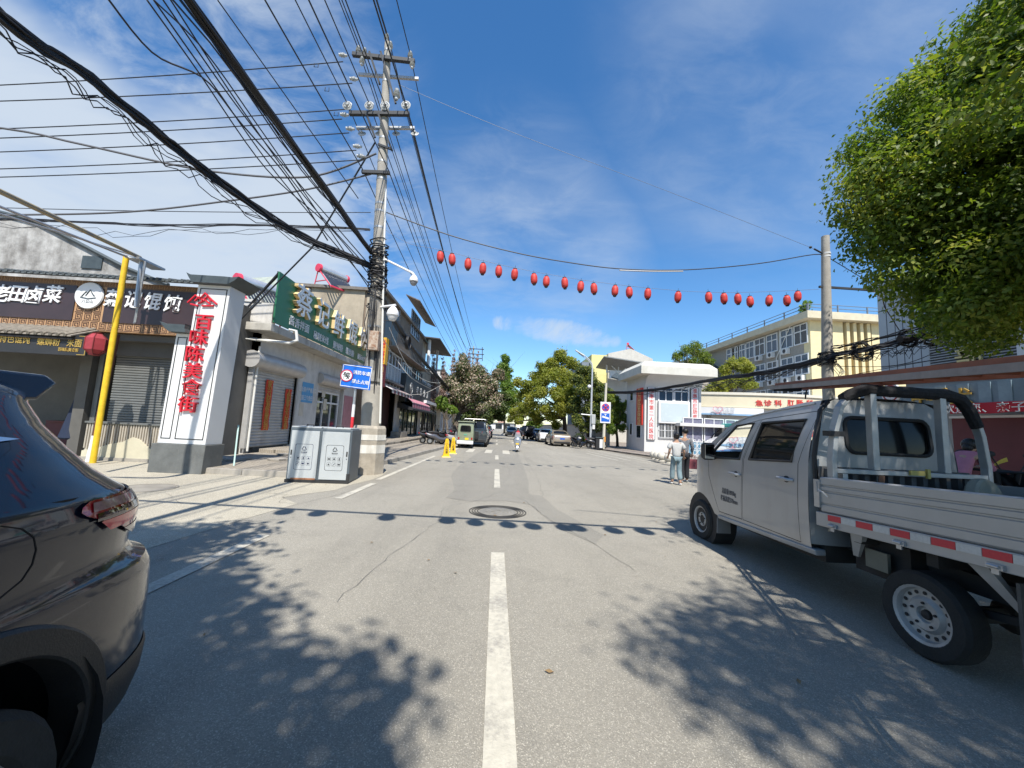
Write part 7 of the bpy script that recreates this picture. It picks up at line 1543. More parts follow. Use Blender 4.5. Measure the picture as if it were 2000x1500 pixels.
# ---------------------------------------------------------------- silver double-cab truck on the right (axis along the street, nose away)
CXT=4.13
tk=empty('pickup_truck',(CXT,4.0,0),'silver double cab flatbed truck carrying long ladders on its rack, at the right','truck')
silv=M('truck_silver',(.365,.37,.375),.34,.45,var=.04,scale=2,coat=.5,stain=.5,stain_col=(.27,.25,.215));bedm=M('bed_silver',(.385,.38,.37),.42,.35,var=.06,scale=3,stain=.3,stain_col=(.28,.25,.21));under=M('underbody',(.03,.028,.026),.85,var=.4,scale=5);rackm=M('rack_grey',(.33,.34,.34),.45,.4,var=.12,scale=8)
def LXs(y,z,side=-1):
    d=.012*math.sin(max(0,min(1,(z-.5)/.8))*math.pi)-(.17*((z-1.30)/.72) ** 1.6 if z > 1.30 else 0)-(.03*((.62-z)/.2) ** 2 if z < .62 else 0)
    d -= .42*max(0,(y-6.02)/.72) ** 2.2
    return CXT+side*(.83+d)
def sp2(px,py,X):p=atx(px,py,X);return (p.y,p.z)
def tri_poly(pix,X):return [sp2(a,b,X) for a,b in pix]
fwin=tri_poly([(1402,894),(1406,880),(1440,832),(1471,826),(1456,897)],3.38);rwin=tri_poly([(1488,826),(1571,819),(1559,902),(1475,898)],3.38)
fd0=tri_poly([(1458,1008),(1460,897),(1481,818)],3.36);rd0=tri_poly([(1575,1066),(1572,1000),(1569,900),(1590,808)],3.36)
wc=(6.13,.31);ar=[(wc[0]+.40*math.cos(a),wc[1]+.40*math.sin(a)) for a in np.linspace(R_(170),R_(8),14)]
SILL=lambda y:.47-.02*(y-4.5)
outl=[(3.98,SILL(3.98))]+[(5.66,SILL(5.66))]+[a for a in ar if a[1] > SILL(5.66)-.02]+[(6.60,.42),(6.70,.62),(6.66,.92),(6.50,1.14),(6.22,1.27),(5.98,1.40),(5.66,1.63),(5.46,1.76),(5.15,1.87),(4.7,1.96),(4.2,2.03),(3.98,2.04)]
fdoor=[(fd0[0][0]+.008,SILL(5.0)+.07),(5.62,SILL(5.6)+.07),(5.72,.72),(5.86,1.0),(5.90,1.28),(5.50,1.66),(5.36,1.75),(fd0[2][0]+.008,1.845),(fd0[1][0]+.008,1.32)]
rdoor=[(rd0[0][0],SILL(4.2)+.05),(fd0[0][0]-.008,SILL(5.0)+.07),(fd0[1][0]-.008,1.32),(fd0[2][0]-.008,1.85),(rd0[3][0],1.93),(rd0[2][0],1.35),(rd0[1][0],.9)]
def shrink(pl,d):
    cx=sum(p[0] for p in pl)/len(pl);cy=sum(p[1] for p in pl)/len(pl);return [(x+(cx-x)*d/max(.05,math.hypot(cx-x,cy-y)),y+(cy-y)*d/max(.05,math.hypot(cx-x,cy-y))) for x,y in pl]
for side in (-1,1):
    fn=lambda u,v,s=side:Vector((LXs(u,v,s),u,v))
    cb=build('cab_side',MB().sheet(outl,[fdoor,rdoor],fn,.09),silv,tk,smooth=40)
    for nm,dp,wp in (('front_door',fdoor,fwin),('rear_door',rdoor,rwin)):
        d=build(nm,MB().sheet(shrink(dp,.009),[wp],fn,.07),silv,tk,smooth=40)
        build('door_gap',MB().sheet(dp,[wp],lambda u,v,s=side:Vector((LXs(u,v,s)-s*.022,u,v)),.14),plastic,d,smooth=0)
        mb=MB();loop=wp+wp[:1];mb.tube([Vector((LXs(u,v,side)+side*.002,u,v)) for u,v in loop],.017,5);build('window_seal',mb,plastic,d)
        if nm =='rear_door':build('window_pane',MB().sheet(wp,[],lambda u,v,s=side:Vector((LXs(u,v,s)-s*.014,u,v)),.15),tint,d)
        yh,zh=sp2(*((1437,926) if nm =='front_door' else (1535,936)),3.29);xh=LXs(yh,zh,side)
        mb=MB().tube([(xh,yh+.12,zh),(xh+side*.03,yh+.10,zh+.004),(xh+side*.034,yh-.06,zh+.002),(xh,yh-.10,zh)],[.016,.019,.019,.014],8);build('handle',mb,silv,d)
        build('handle_cup',MB().ball((xh-side*.014,yh,zh),.062,14,8,(.35,1,.8)),plastic,d)
# roof, front and nose skin from left edge to right edge
edge=outl[outl.index((6.60,.42)):]
mb=MB();V=[];K=14
edge2=[]
for a,b in zip(edge[:-1],edge[1:]):edge2 += [Vector(a).lerp(Vector(b),t) for t in (0,.25,.5,.75)]
edge2.append(Vector(edge[-1]))
for i,p in enumerate(edge2):
    d=edge2[min(i+1,len(edge2)-1)]-edge2[max(i-1,0)];nrm=Vector((d.y,-d.x)).normalized()
    if nrm.x <-.5:nrm=-nrm
    if nrm.y < 0 and p.y > 1.0:nrm=-nrm
    xl,xr=LXs(p.x,p.y,-1),LXs(p.x,p.y,1);bul=.05+(.10 if p.x > 6.1 else 0)
    for j in range(K+1):
        t=j/K;s=1-abs(2*t-1) ** 2.6;V.append(Vector((xl+(xr-xl)*t,p.x+nrm.x*bul*s,p.y+nrm.y*bul*s)))
w0=next(i for i,p in enumerate(edge2) if p.x < 6.16);w1=next(i for i,p in enumerate(edge2) if p.x < 5.5)
F1=[];F2=[]
for i in range(len(edge2)-1):
    for j in range(K):(F2 if w0 <= i < w1 and 0 < j < K-1 else F1).append((i*(K+1)+j,i*(K+1)+j+1,(i+1)*(K+1)+j+1,(i+1)*(K+1)+j))
build('roof',MB().add(V,F1),silv,tk,smooth=50);build('windscreen',MB().add(V,F2),M('clear_glass',(.9,.93,.92),.02,var=0,trans=1.0,ior=1.05),tk,smooth=50)
# drip rail along the roof edge
mb=MB();mb.tube([Vector((LXs(y,z)-.004,y,z)) for y,z in ((5.42,1.79),(5.1,1.885),(4.6,1.955),(4.05,2.01))],.011,5);build('drip_rail',mb,silv,tk)
# back panel with window
bo=[(CXT-.83,.55),(CXT+.83,.55),(CXT+.83,1.30),(CXT+.76,1.7),(CXT+.67,1.98),(CXT+.5,2.06),(CXT-.5,2.06),(CXT-.67,1.98),(CXT-.76,1.7),(CXT-.83,1.30)]
def rr4(x0,z0,x1,z1,r):
    o=[]
    for cx_,cz_,a0 in ((x1-r,z1-r,0),(x0+r,z1-r,90),(x0+r,z0+r,180),(x1-r,z0+r,270)):
        for j in range(5):a=R_(a0+22.5*j);o.append((cx_+r*math.cos(a),cz_+r*math.sin(a)))
    return o
bw=rr4(CXT-.46,1.50,CXT+.46,1.87,.09);byf=lambda u,v:Vector((u,3.90+.09*abs((u-CXT)/.83) ** 4+(.06*((v-1.4)/.6) ** 2 if v > 1.4 else 0),v))
bp=build('back_panel',MB().sheet(bo,[bw],byf,.08),M('truck_silver_shaded',(.30,.31,.31),.5,.3,var=.12,scale=3,stain=.5,stain_col=(.16,.15,.13)),tk,smooth=40)  # truck silver darkened to paint in the shade behind the cab, plus grime stains
build('rear_window',MB().sheet(rr4(CXT-.49,1.47,CXT+.49,1.90,.1),[],lambda u,v:byf(u,v)+Vector((0,.012,0)),.1),M('rear_glass_dark',(.006,.007,.008),.12,var=0,spec=.2),tk);mb=MB();mb.tube([byf(u,v)+Vector((0,-.006,0)) for u,v in bw+bw[:1]],.02,6);build('window_seal',mb,plastic,bp)
mb=MB()
for k in range(13):x=CXT-.74+k*.123;mb.box(x-.022,3.80,.90,x+.022,3.862,1.33)
mb.box(CXT-.80,3.862,.88,CXT+.80,3.885,1.35);build('headboard',mb,M('headboard_dark',(.10,.10,.10),.7,.2,var=.3,scale=6),tk,smooth=0)
build('rain_gutter',MB().tube([(CXT-.79,3.93,1.1),(CXT-.80,3.93,1.45),(CXT-.70,3.95,1.93),(CXT-.6,3.96,2.03)],.022,6),plastic,tk)
# cab inside
ins=M('cab_inside',(.02,.02,.021),.8,var=.3);mb=MB();mb.box(CXT-.76,5.55,.9,CXT+.76,6.1,1.27);mb.box(CXT-.80,4.0,.5,CXT+.80,6.0,.62);build('dashboard',mb,ins,tk,smooth=0,bevel=.05)
for x in (-.4,.4):build('seat',MB().box(CXT+x-.24,4.75,.6,CXT+x+.24,5.3,.95).hexa([(CXT+x-.24,4.72,.951),(CXT+x+.24,4.72,.951),(CXT+x+.24,4.90,.951),(CXT+x-.24,4.90,.951),(CXT+x-.2,4.58,1.42),(CXT+x+.2,4.58,1.42),(CXT+x+.2,4.68,1.42),(CXT+x-.2,4.68,1.42)]),ins,tk,smooth=0,bevel=.03)
build('seat',MB().box(CXT-.7,4.1,.6,CXT+.7,4.5,1.25),ins,tk,smooth=0,bevel=.04)
mb=MB();c=Vector((CXT-.4,5.5,1.27));mb.tube([c+Vector((.19*math.cos(t),-.09*math.sin(t),.17*math.sin(t))) for t in np.linspace(0,6.283,22)],.014,6);mb.tube([c,c+Vector((0,.2,-.12))],.03,6);mb.box(c.x-.17,c.y-.01,c.z-.02,c.x+.17,c.y+.01,c.z+.02);build('steering_wheel',mb,ins,tk)
# mirror
p=atx(1383,880,3.14);
mi=build('mirror',MB().hexa([p+Vector(v) for v in ((-.10,-.05,-.14),(.08,-.05,-.14),(.07,.09,-.12),(-.07,.09,-.12),(-.10,-.05,.12),(.08,-.05,.12),(.07,.09,.10),(-.07,.09,.10))]),plastic,tk,smooth=0,bevel=.035,bseg=3)
build('mirror_glass',MB().box(p.x-.078,p.y-.062,p.z-.115,p.x+.06,p.y-.054,p.z+.095),M('mirror_glass',(.5,.52,.53),.05,1,var=0),mi,smooth=0,bevel=.02);build('mirror_arm',MB().tube([p+Vector((.05,0,-.06)),Vector((LXs(5.75,1.3),5.72,1.28))],.03,6),plastic,mi)
# sills, arches, wheels
build('sill',MB().hexa([(CXT-.82,3.92,.45),(CXT-.72,3.92,.45),(CXT-.72,5.66,.415),(CXT-.82,5.66,.415),(CXT-.845,3.92,.51),(CXT-.72,3.92,.51),(CXT-.72,5.66,.47),(CXT-.83,5.66,.47)]),M('sill_grey',(.36,.37,.38),.45,.3,var=.1,stain=.4),tk,smooth=0,bevel=.012)
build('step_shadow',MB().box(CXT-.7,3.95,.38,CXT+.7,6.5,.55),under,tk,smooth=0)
for side in (-1,1):
    build('wheel_arch',MB().lathe([(0,.0),(.41,.0),(.41,-.30),(0,-.30)],(CXT+side*.80,wc[0],wc[1]),24,(side,0,0)),plastic,tk)
    wheel(tk,(CXT+side*.745,wc[0],.298),.298,.18,side,False,True,16);wheel(tk,(CXT+side*.70,3.0,.315),.315,.19,side,False,True,16)
    build('mudflap',MB().hexa([(CXT+side*.80-.02,5.68,.20),(CXT+side*.62,5.68,.20),(CXT+side*.62,5.70,.55),(CXT+side*.80,5.70,.55),(CXT+side*.80-.02,5.70,.20),(CXT+side*.62,5.70,.20),(CXT+side*.62,5.72,.55),(CXT+side*.80,5.72,.55)]),M('mudflap_grey',(.17,.17,.165),.8,var=.2),tk,smooth=0);build('mudflap',MB().box(CXT+side*.82,2.38,.22,CXT+side*.56,2.40,.78),M('mudflap_dusty',(.10,.095,.088),.9,var=.3),tk,smooth=0)
# load bed
zb=lambda y:.895+.045*(3.87-y);zt=lambda y:1.235+.045*(3.87-y);Y0,Y1=3.80,1.15
build('bed_floor',MB().hexa([(CXT-.80,Y1,zb(Y1)-.05),(CXT+.80,Y1,zb(Y1)-.05),(CXT+.80,Y0,zb(Y0)-.05),(CXT-.80,Y0,zb(Y0)-.05),(CXT-.80,Y1,zb(Y1)),(CXT+.80,Y1,zb(Y1)),(CXT+.80,Y0,zb(Y0)),(CXT-.80,Y0,zb(Y0))]),under,tk,smooth=0)
for side in (-1,1):
    prof=[]
    for f,d in ((0,.0),(.04,.012),(.20,.012),(.22,.0),(.25,.0),(.27,.012),(.55,.012),(.57,.0),(.60,.0),(.62,.012),(.72,.012),(.74,.0),(.77,.0),(.79,.014),(.97,.014),(1.0,.0),(1.0,-.035),(0,-.035)):prof.append((f,d))
    V=[]
    for y in (Y0,Y1):
        for f,d in prof:V.append(Vector((CXT+side*(.845+d),y,zb(y)+.012+(zt(y)-zb(y))*f)))
    n=len(prof);build('side_gate',MB().add(V,[(i,(i+1) % n,n+(i+1) % n,n+i) for i in range(n)]+[tuple(range(n)),tuple(range(2*n-1,n-1,-1))]),bedm,tk,smooth=0)
    rl=build('side_rail',MB().hexa([(CXT+side*.80,Y1,zb(Y1)-.13),(CXT+side*.865,Y1,zb(Y1)-.13),(CXT+side*.865,Y0+.06,zb(Y0)-.13),(CXT+side*.80,Y0+.06,zb(Y0)-.13),(CXT+side*.80,Y1,zb(Y1)+.004),(CXT+side*.865,Y1,zb(Y1)+.004),(CXT+side*.865,Y0+.06,zb(Y0)+.004),(CXT+side*.80,Y0+.06,zb(Y0)+.004)]),bedm,tk,smooth=0,bevel=.006)
    if side < 0:
        A_=[];XR=CXT-.868
        ys=[(1617,1642),(1672,1704),(1739,1777),(1819,1866),(1919,1978)]
        A_=[(atx(a,1000+(a-1590)*.24,XR).y,atx(b,1000+(b-1590)*.24,XR).y) for a,b in ys];A_ += [(1.92,1.70),(1.50,1.28)]
        for k,(ya,yb) in enumerate(A_):
            build('reflector',MB().hexa([(XR-.003,yb,zb(yb)-.058),(XR+.002,yb,zb(yb)-.058),(XR+.002,ya,zb(ya)-.058),(XR-.003,ya,zb(ya)-.058),(XR-.003,yb,zb(yb)-.004),(XR+.002,yb,zb(yb)-.004),(XR+.002,ya,zb(ya)-.004),(XR-.003,ya,zb(ya)-.004)]),M('reflector_red',(.50,.035,.05),.35,.1,var=.1,scale=60),rl,smooth=0)
            if k+1 < len(A_):
                y2=A_[k+1][0]+.004;y1_=yb-.004;build('reflector',MB().hexa([(XR-.003,y2,zb(y2)-.058),(XR+.002,y2,zb(y2)-.058),(XR+.002,y1_,zb(y1_)-.058),(XR-.003,y1_,zb(y1_)-.058),(XR-.003,y2,zb(y2)-.004),(XR+.002,y2,zb(y2)-.004),(XR+.002,y1_,zb(y1_)-.004),(XR-.003,y1_,zb(y1_)-.004)]),M('reflector_white',(.50,.50,.48),.35,.1,var=.12,scale=60,stain=.3),rl,smooth=0)
        for px,py_ in ((1627,1018),(1757,1050),(1945,1095)):
            q=atx(px,py_,XR);build('latch',MB().box(XR-.018,q.y-.045,zb(q.y)-.118,XR+.002,q.y+.045,zb(q.y)-.085).cyl((XR-.022,q.y-.03,zb(q.y)-.10),(XR-.022,q.y+.03,zb(q.y)-.10),.012,n=8).box(XR-.012,q.y-.02,zb(q.y)-.15,XR+.002,q.y+.02,zb(q.y)-.117),steel,rl,smooth=0)
        build('corner_latch',MB().box(CXT-.875,3.80,.95,CXT-.83,3.865,1.22).box(CXT-.885,3.82,1.10,CXT-.874,3.85,1.20).tube([(CXT-.88,3.80,1.12),(CXT-.90,3.73,1.11),(CXT-.88,3.70,1.07)],.008,5),steel,tk,smooth=0)
build('tailgate',MB().box(CXT-.84,1.10,zb(1.1)+.01,CXT+.84,1.14,zt(1.1)),bedm,tk,smooth=0)
mb=MB()
for x in (-.42,.42):mb.box(CXT+x-.05,.95,.52,CXT+x+.05,3.95,.66)
for y in (3.5,2.9,2.2,1.5):mb.box(CXT-.78,y-.04,.70,CXT+.78,y+.04,.86)
mb.cyl((CXT-.66,3.0,.33),(CXT+.66,3.0,.33),.06,n=10);mb.ball((CXT,3.0,.33),.14,12,8);mb.tube([(CXT-.55,3.65,.56),(CXT-.55,3.3,.44),(CXT-.55,3.0,.40),(CXT-.55,2.6,.46),(CXT-.55,2.3,.60)],.035,4);mb.box(CXT-.62,3.2,.42,CXT-.2,3.7,.74);mb.box(CXT+.1,3.2,.42,CXT+.6,3.7,.72)
build('chassis',mb,under,tk,smooth=0)
brk=M('bracket_pale',(.42,.41,.39),.6,.2,var=.15,stain=.4)
for y,dy in ((3.46,.16),(2.58,-.13)):
    for side in (-1,1):
        x=CXT+side*.80;build('strut',MB().hexa([(x-.025,y-.05,zb(y)-.13),(x+.025,y-.05,zb(y)-.13),(x+.025,y+.07,zb(y)-.13),(x-.025,y+.07,zb(y)-.13),(x-.012-side*.12,y+dy-.02,.55),(x+.012-side*.12,y+dy-.02,.55),(x+.012-side*.12,y+dy+.03,.55),(x-.012-side*.12,y+dy+.03,.55)][4:]+[(x-.025,y-.05,zb(y)-.13),(x+.025,y-.05,zb(y)-.13),(x+.025,y+.07,zb(y)-.13),(x-.025,y+.07,zb(y)-.13)]),brk,tk,smooth=0)
build('cross_plate',MB().box(CXT-.70,3.32,.50,CXT-.67,3.52,.66),M('plate_olive',(.16,.155,.12),.8,var=.2),tk,smooth=0)
# writing on the front door
mb=MB()
for t,px,py_ in (('总质量1890kg',1423,962),('栏板高度370mm',1423,976)):
    y,z=sp2(px,py_,3.285);mb.text(t,.088,frame((LXs(y,z)-.004,y,z),(0,-1,0),(0,0,1)),.001,.001,.62)
build('lettering',mb,M('stencil_grey',(.06,.065,.075),.6,var=.3,scale=40),tk,smooth=0)
# rack hoop over the cab
RYk=3.72
hp_=[(CXT-.80,1.18),(CXT-.80,1.42),(CXT-.765,1.72),(CXT-.70,1.95),(CXT-.58,2.09),(CXT-.42,2.14),(CXT+.42,2.14),(CXT+.58,2.09),(CXT+.70,1.95),(CXT+.765,1.72),(CXT+.80,1.42),(CXT+.80,1.18)]
def flatbar(mb,pts,hw,hd,Y):
    V=[];n=len(pts)
    for i,(x,z) in enumerate(pts):
        a=Vector(pts[max(i-1,0)]);b=Vector(pts[min(i+1,n-1)]);d=(b-a).normalized();nr=Vector((-d.y,d.x))*hw
        V += [(x+nr.x,Y-hd,z+nr.y),(x-nr.x,Y-hd,z-nr.y),(x-nr.x,Y+hd,z-nr.y),(x+nr.x,Y+hd,z+nr.y)]
    mb.add(V,[(4*i+j,4*i+(j+1) % 4,4*i+4+(j+1) % 4,4*i+4+j) for i in range(n-1) for j in range(4)]+[(3,2,1,0),(4*n-4,4*n-3,4*n-2,4*n-1)])
mb=MB();flatbar(mb,hp_,.024,.036,RYk);rk=build('rack',mb,rackm,tk,smooth=0,bevel=.008)
for x in (CXT-.37,CXT+.36):build('rack_post',MB().box(x-.033,RYk-.035,1.345,x+.033,RYk+.035,2.116),rackm,rk,smooth=0,bevel=.006)
build('rack_crossbar',MB().box(CXT-.776,RYk-.03,1.30,CXT+.776,RYk+.03,1.344),rackm,rk,smooth=0,bevel=.006);[build('rack_foot',MB().box(CXT+xx,RYk-.03,.94,CXT+xx+.05,RYk+.03,1.299),rackm,rk,smooth=0) for xx in (.60,-.72)];build('rack_strut',MB().tube([(CXT+.66,RYk,1.22),(CXT+.70,3.1,.97)],.02,5),plastic,rk)
mb=MB();rq=random.Random(2);pts=[(x,RYk+rq.uniform(-.008,.008),z+rq.uniform(-.01,.008)) for x,z in ((CXT-.66,2.03),(CXT-.58,2.095),(CXT-.42,2.14),(CXT-.2,2.142),(CXT,2.138),(CXT+.2,2.142),(CXT+.42,2.138),(CXT+.58,2.09),(CXT+.68,1.98),(CXT+.74,1.82))];mb.tube(pts,[.05,.056,.062,.055,.060,.054,.062,.058,.055,.048],10);build('rack_padding',mb,M('padding_black',(.014,.014,.016),.9,var=.3,scale=12,bump=.8,bscale=18),rk);build('rack_strap',MB().box(CXT-.85,RYk-.05,1.66,CXT-.70,RYk+.04,1.71),plastic,rk,smooth=0);build('yellow_tie',MB().box(CXT-.05,RYk-.05,1.315,CXT+.10,RYk-.031,1.36).box(CXT+.12,RYk-.055,1.29,CXT+.15,RYk-.031,1.38),M('tie_yellow',(.45,.36,.10),.6),rk,smooth=0)
# ladders on the rack
la,lb_=at(1548,763,5.55),at(2004,738,2.15);ld=(lb_-la).normalized();lb2=la+ld*5.2;sd_=Vector((0,0,1)).cross(ld).normalized()
for i,(nm,off_,w,lab) in enumerate((('ladder',Vector((0,0,.012)),.40,'lower orange and grey ladder lying along the truck rack'),('ladder',Vector((.03,0,.058)),.34,'upper orange and grey ladder lying on top along the truck rack'))):
    e=empty(nm,la+off_,lab,'ladder','ladders on the truck rack');orm=M('ladder_orange',(.27,.085,.04),.6,var=.2,scale=6,stain=.6,stain_col=(.20,.13,.10));alm=M('ladder_alu',(.25,.215,.20),.5,.3,var=.2,scale=8)
    for s in (-1,1):
        c=la+off_-sd_*s*w/2-sd_*w*.2;V=[]
        for q in (c,c+ld*5.2):V += [q+sd_*a+Vector((0,0,b)) for a,b in ((-.014,0),(.014,0),(.014,.05),(-.014,.05))]
        build('rail',MB().hexa([V[0],V[1],V[5],V[4],V[3],V[2],V[6],V[7]]),alm if (s > 0) ==(i ==0) else orm,e,smooth=0);
        V2=[q+sd_*s*.026+Vector((0,0,z)) for q in (c,c+ld*5.2) for z in (.018,.05)]
    mb=MB()
    for k in range(17):c=la+off_-sd_*w*.2+ld*(.25+k*.29)+Vector((0,0,.034));mb.tube([c-sd_*w*.48,c+sd_*w*.48],.017,6)
    build('rungs',mb,orm,e)
    if i ==0:build('end_cap',MB().tube([la-sd_*.25+Vector((0,0,.03)),la+sd_*.1+Vector((0,0,.03))],.045,6).tube([la+ld*.5,la+ld*.52+Vector((0,.03,-.07)),la+ld*.45+Vector((0,0,-.12))],.01,5),plastic,e,smooth=0)
# load
c=Vector((CXT+.40,3.45,zb(3.4)+.21));o=build('fibre_drum',MB().lathe([(0,-.05),(.19,-.05),(.205,-.03),(.205,.03),(.19,.05),(0,.05)],c+Vector((0,0,0)),24,(.25,-1,.12)),M('drum_buff',(.23,.215,.17),.85,var=.2,scale=9),loc=c);tag(o,'dusty buff round reel standing in the truck bed behind the cab','reel')
mb=MB();mb.tube([(CXT-.45,3.62,zb(3.6)),(CXT-.36,3.66,1.30)],.025,5);mb.tube([(CXT-.40,3.66,1.16),(CXT-.28,3.35,zb(3.3)+.03)],.028,5);o=build('timber_prop',mb,M('timber_brown',(.09,.05,.032),.85,var=.3),loc=(CXT-.4,3.6,1));tag(o,'brown timber props leaning on the headboard in the truck bed','timber')
mb=MB();mb.tube([(CXT-.60,3.5,1.14),(CXT-.45,3.48,1.20),(CXT-.30,3.5,1.17),(CXT-.2,3.42,1.12)],.012,6);o=build('pale_hose',mb,M('hose_blue',(.35,.46,.48),.5),loc=(CXT-.4,3.5,1.1));tag(o,'loop of pale blue hose in the truck bed','hose')

# ---------------------------------------------------------------- dark car on the left, tail away from us
CXS=-2.36;SXL=-1.43;HWS=CXS-SXL
sv=empty('dark_suv',(CXS,-.4,0),'glossy dark blue car with red tail lamp, cut off by the left frame edge','car')
dkp=M('suv_paint',(.006,.011,.023),.2,.2,var=0,coat=.7,spec=.35)
LV=[(.24,.86,2.30,-2.5,4),(.34,.905,2.295,-2.62,4),(.50,.925,2.27,-2.68,4.2),(.70,.93,2.252,-2.70,4.3),(.86,.93,2.237,-2.70,4.3),(.915,.928,2.20,-2.68,4.3),(.945,.924,2.13,-2.67,4.3),(.985,.922,2.107,-2.66,4.2),(1.06,.917,2.105,-2.60,4.3),(1.16,.91,2.10,-2.45,4.4),(1.205,.90,2.06,-2.3,4.5),(1.245,.89,2.015,-2.1,4.6),(1.275,.875,1.96,-1.75,4.6),(1.34,.85,1.852,-1.55,4.8),(1.43,.815,1.749,-1.3,5),(1.52,.775,1.667,-1.05,5),(1.60,.735,1.626,-.8,5),(1.64,.70,1.63,-.6,5),(1.672,.66,1.61,-.5,4.8),(1.70,.54,1.40,-.25,4)]
LZ=np.array([l[0] for l in LV])
def slev(z):return [float(np.interp(z,LZ,[l[k] for l in LV])) for k in range(1,5)]
def spt(z,th,off=0.0):
    hw,yr,yf,n=slev(z);c,s=math.cos(th),math.sin(th);yc=(yr+yf)/2;hl=(yr-yf)/2
    x=hw*math.copysign(abs(c) ** (2/n),c);y=hl*math.copysign(abs(s) ** (2/n),s)
    p=Vector((CXS+x,yc+y,z))
    if off:nn=Vector((abs(c) ** (2-2/n)*math.copysign(1,c)/max(hw,.1),abs(s) ** (2-2/n)*math.copysign(1,s)/max(hl,.1),0));p += nn.normalized()*off
    return p
def th_y(z,y):
    lo,hi=-1.2,1.5708
    for _ in range(40):
        m_=(lo+hi)/2
        if spt(z,m_).y < y:lo=m_
        else:hi=m_
    return lo
N1=220;zz_=[]
for a,b in zip(LZ[:-1],LZ[1:]):zz_ += list(np.linspace(a,b,max(2,int((b-a)/.018)),endpoint=False))
zz_.append(LZ[-1])
V=[];ring_n=None
for z in zz_:
    hw,yr,yf,n=slev(z);T=[th_y(z,y) for y in np.linspace(yf*.5,yr-.35,80)]+list(np.linspace(th_y(z,yr-.34),1.5708,26))
    T += [math.pi-t for t in T[-2:40:-3]]+[math.pi-t for t in T[40::-8]]+list(np.linspace(math.pi+.35,2*math.pi-.5,16))
    T=sorted(set(round(t % (2*math.pi),6) for t in T));
    if ring_n is None:ring_n=len(T)
    while len(T) > ring_n:T.pop(-2)
    while len(T) < ring_n:T.append(T[-1]+1e-3)
    V.append([spt(z,t) for t in T])
AC=(1.20,.36);fs=[];VV=[p for r in V for p in r];n=ring_n
for i in range(len(V)-1):
    for j in range(n):
        q=(i*n+j,i*n+(j+1) % n,(i+1)*n+(j+1) % n,(i+1)*n+j);c=sum((VV[k] for k in q),Vector())/4
        if any(math.hypot(c.y-yy,c.z-AC[1]) < .49 for yy in (AC[0],AC[0]-2.72)) and abs(c.x-CXS) > .6:continue
        fs.append(q)
fs.append(tuple((len(V)-1)*n+j for j in range(n)));body=build('body',MB().add(VV,fs),dkp,sv,smooth=30,weld=True)
def sx_(y,z,off=0.0):return spt(z,th_y(z,y),off)
clad=M('arch_cladding',(.018,.018,.018),.5,var=.15,scale=14,bump=.15,bscale=120)
for sgn in (1,-1):
    for yc in (AC[0],AC[0]-2.72):
        V2=[];m_=40
        for i in range(m_+1):
            a=R_(-14+208*i/m_);r4=[]
            for r,o_ in ((.462,-.10),(.462,.014),(.47,.022),(.545,.022),(.556,.012),(.558,-.01)):
                z=max(.245,AC[1]+r*math.sin(a));y=yc+r*math.cos(a);p=sx_(min(y,1.9),z,o_) if yc > 0 else Vector((CXS+slev(z)[0]+o_,y,z));r4.append(p if sgn > 0 else Vector((2*CXS-p.x,p.y,p.z)))
            V2 += r4
        build('arch_cladding',MB().add(V2,[(6*i+j,6*i+j+1,6*i+6+j+1,6*i+6+j) for i in range(m_) for j in range(5)]),clad,sv,smooth=40)
        xw=CXS+sgn*.86;build('wheel_housing',MB().lathe([(.50,.03),(.50,-.35),(0,-.35)],(xw,yc,AC[1]),28,(sgn,0,0),cap=False),M('housing_black',(.006,.006,.006),.95,var=0),sv);wheel(sv,(CXS+sgn*.80,yc,.345),.345,.23,sgn)
for sgn in (1,):
    V2=[];k=0
    for t in np.linspace(th_y(.4,1.62),math.pi-th_y(.4,1.62),40):
        V2 += [spt(.25,t,.004),spt(.36,t,.012),spt(.47,t,.014),spt(.49,t,.004)]
    build('lower_bumper',MB().add(V2,[(4*i+j,4*i+4+j,4*i+5+j,4*i+1+j) for i in range(39) for j in range(3)]),clad,sv,smooth=40)
# tail lamp wrapped round the corner
def lamp(zlo,zhi,ylo,yhi,off,nz=12,nt=14):
    V3=[]
    for i in range(nz+1):
        z=zlo+(zhi-zlo)*i/nz;f=i/nz
        a=th_y(z,ylo(f));b=yhi(f,z)
        for j in range(nt+1):V3.append(spt(z,a+(b-a)*j/nt,off))
    return MB().add(V3,[(i*(nt+1)+j,i*(nt+1)+j+1,(i+1)*(nt+1)+j+1,(i+1)*(nt+1)+j) for i in range(nz) for j in range(nt)])
lampred=M('suv_lamp_red',(.30,.006,.014),.08,var=.35,scale=9,coat=1,spec=.9);lampdk=M('suv_lamp_dark',(.035,.006,.008),.06,var=.3,scale=12,coat=1)
tl=build('tail_lamp',lamp(1.03,1.238,lambda f:float(np.interp(f,[0,.25,.8,.9,1],[1.93,1.80,1.53,1.53,1.57])),lambda f,z:1.36+.06*f,.012),lampred,sv,smooth=60)
build('lamp_dark_band',lamp(1.155,1.185,lambda f:1.60,lambda f,z:1.30,.0145,3),lampdk,tl,smooth=60);build('lamp_glow_bar',lamp(1.105,1.15,lambda f:1.68-.06*f,lambda f,z:1.22,.0145,3),M('suv_lamp_bright',(.62,.03,.03),.12,var=.2,scale=20,coat=1),tl,smooth=60);build('lamp_dark_band',lamp(1.04,1.085,lambda f:1.88-.1*f,lambda f,z:1.30,.0142,5),lampdk,tl,smooth=60)
build('lamp_clear_block',lamp(1.195,1.23,lambda f:1.58,lambda f,z:1.16,.016,2),M('suv_lamp_pale',(.30,.16,.16),.15,var=.4,scale=30,coat=1),tl,smooth=60)
def seam(pts,r=.0024,off=.0005):return MB().tube([sx_(y,z,off) for y,z in pts],r,4)
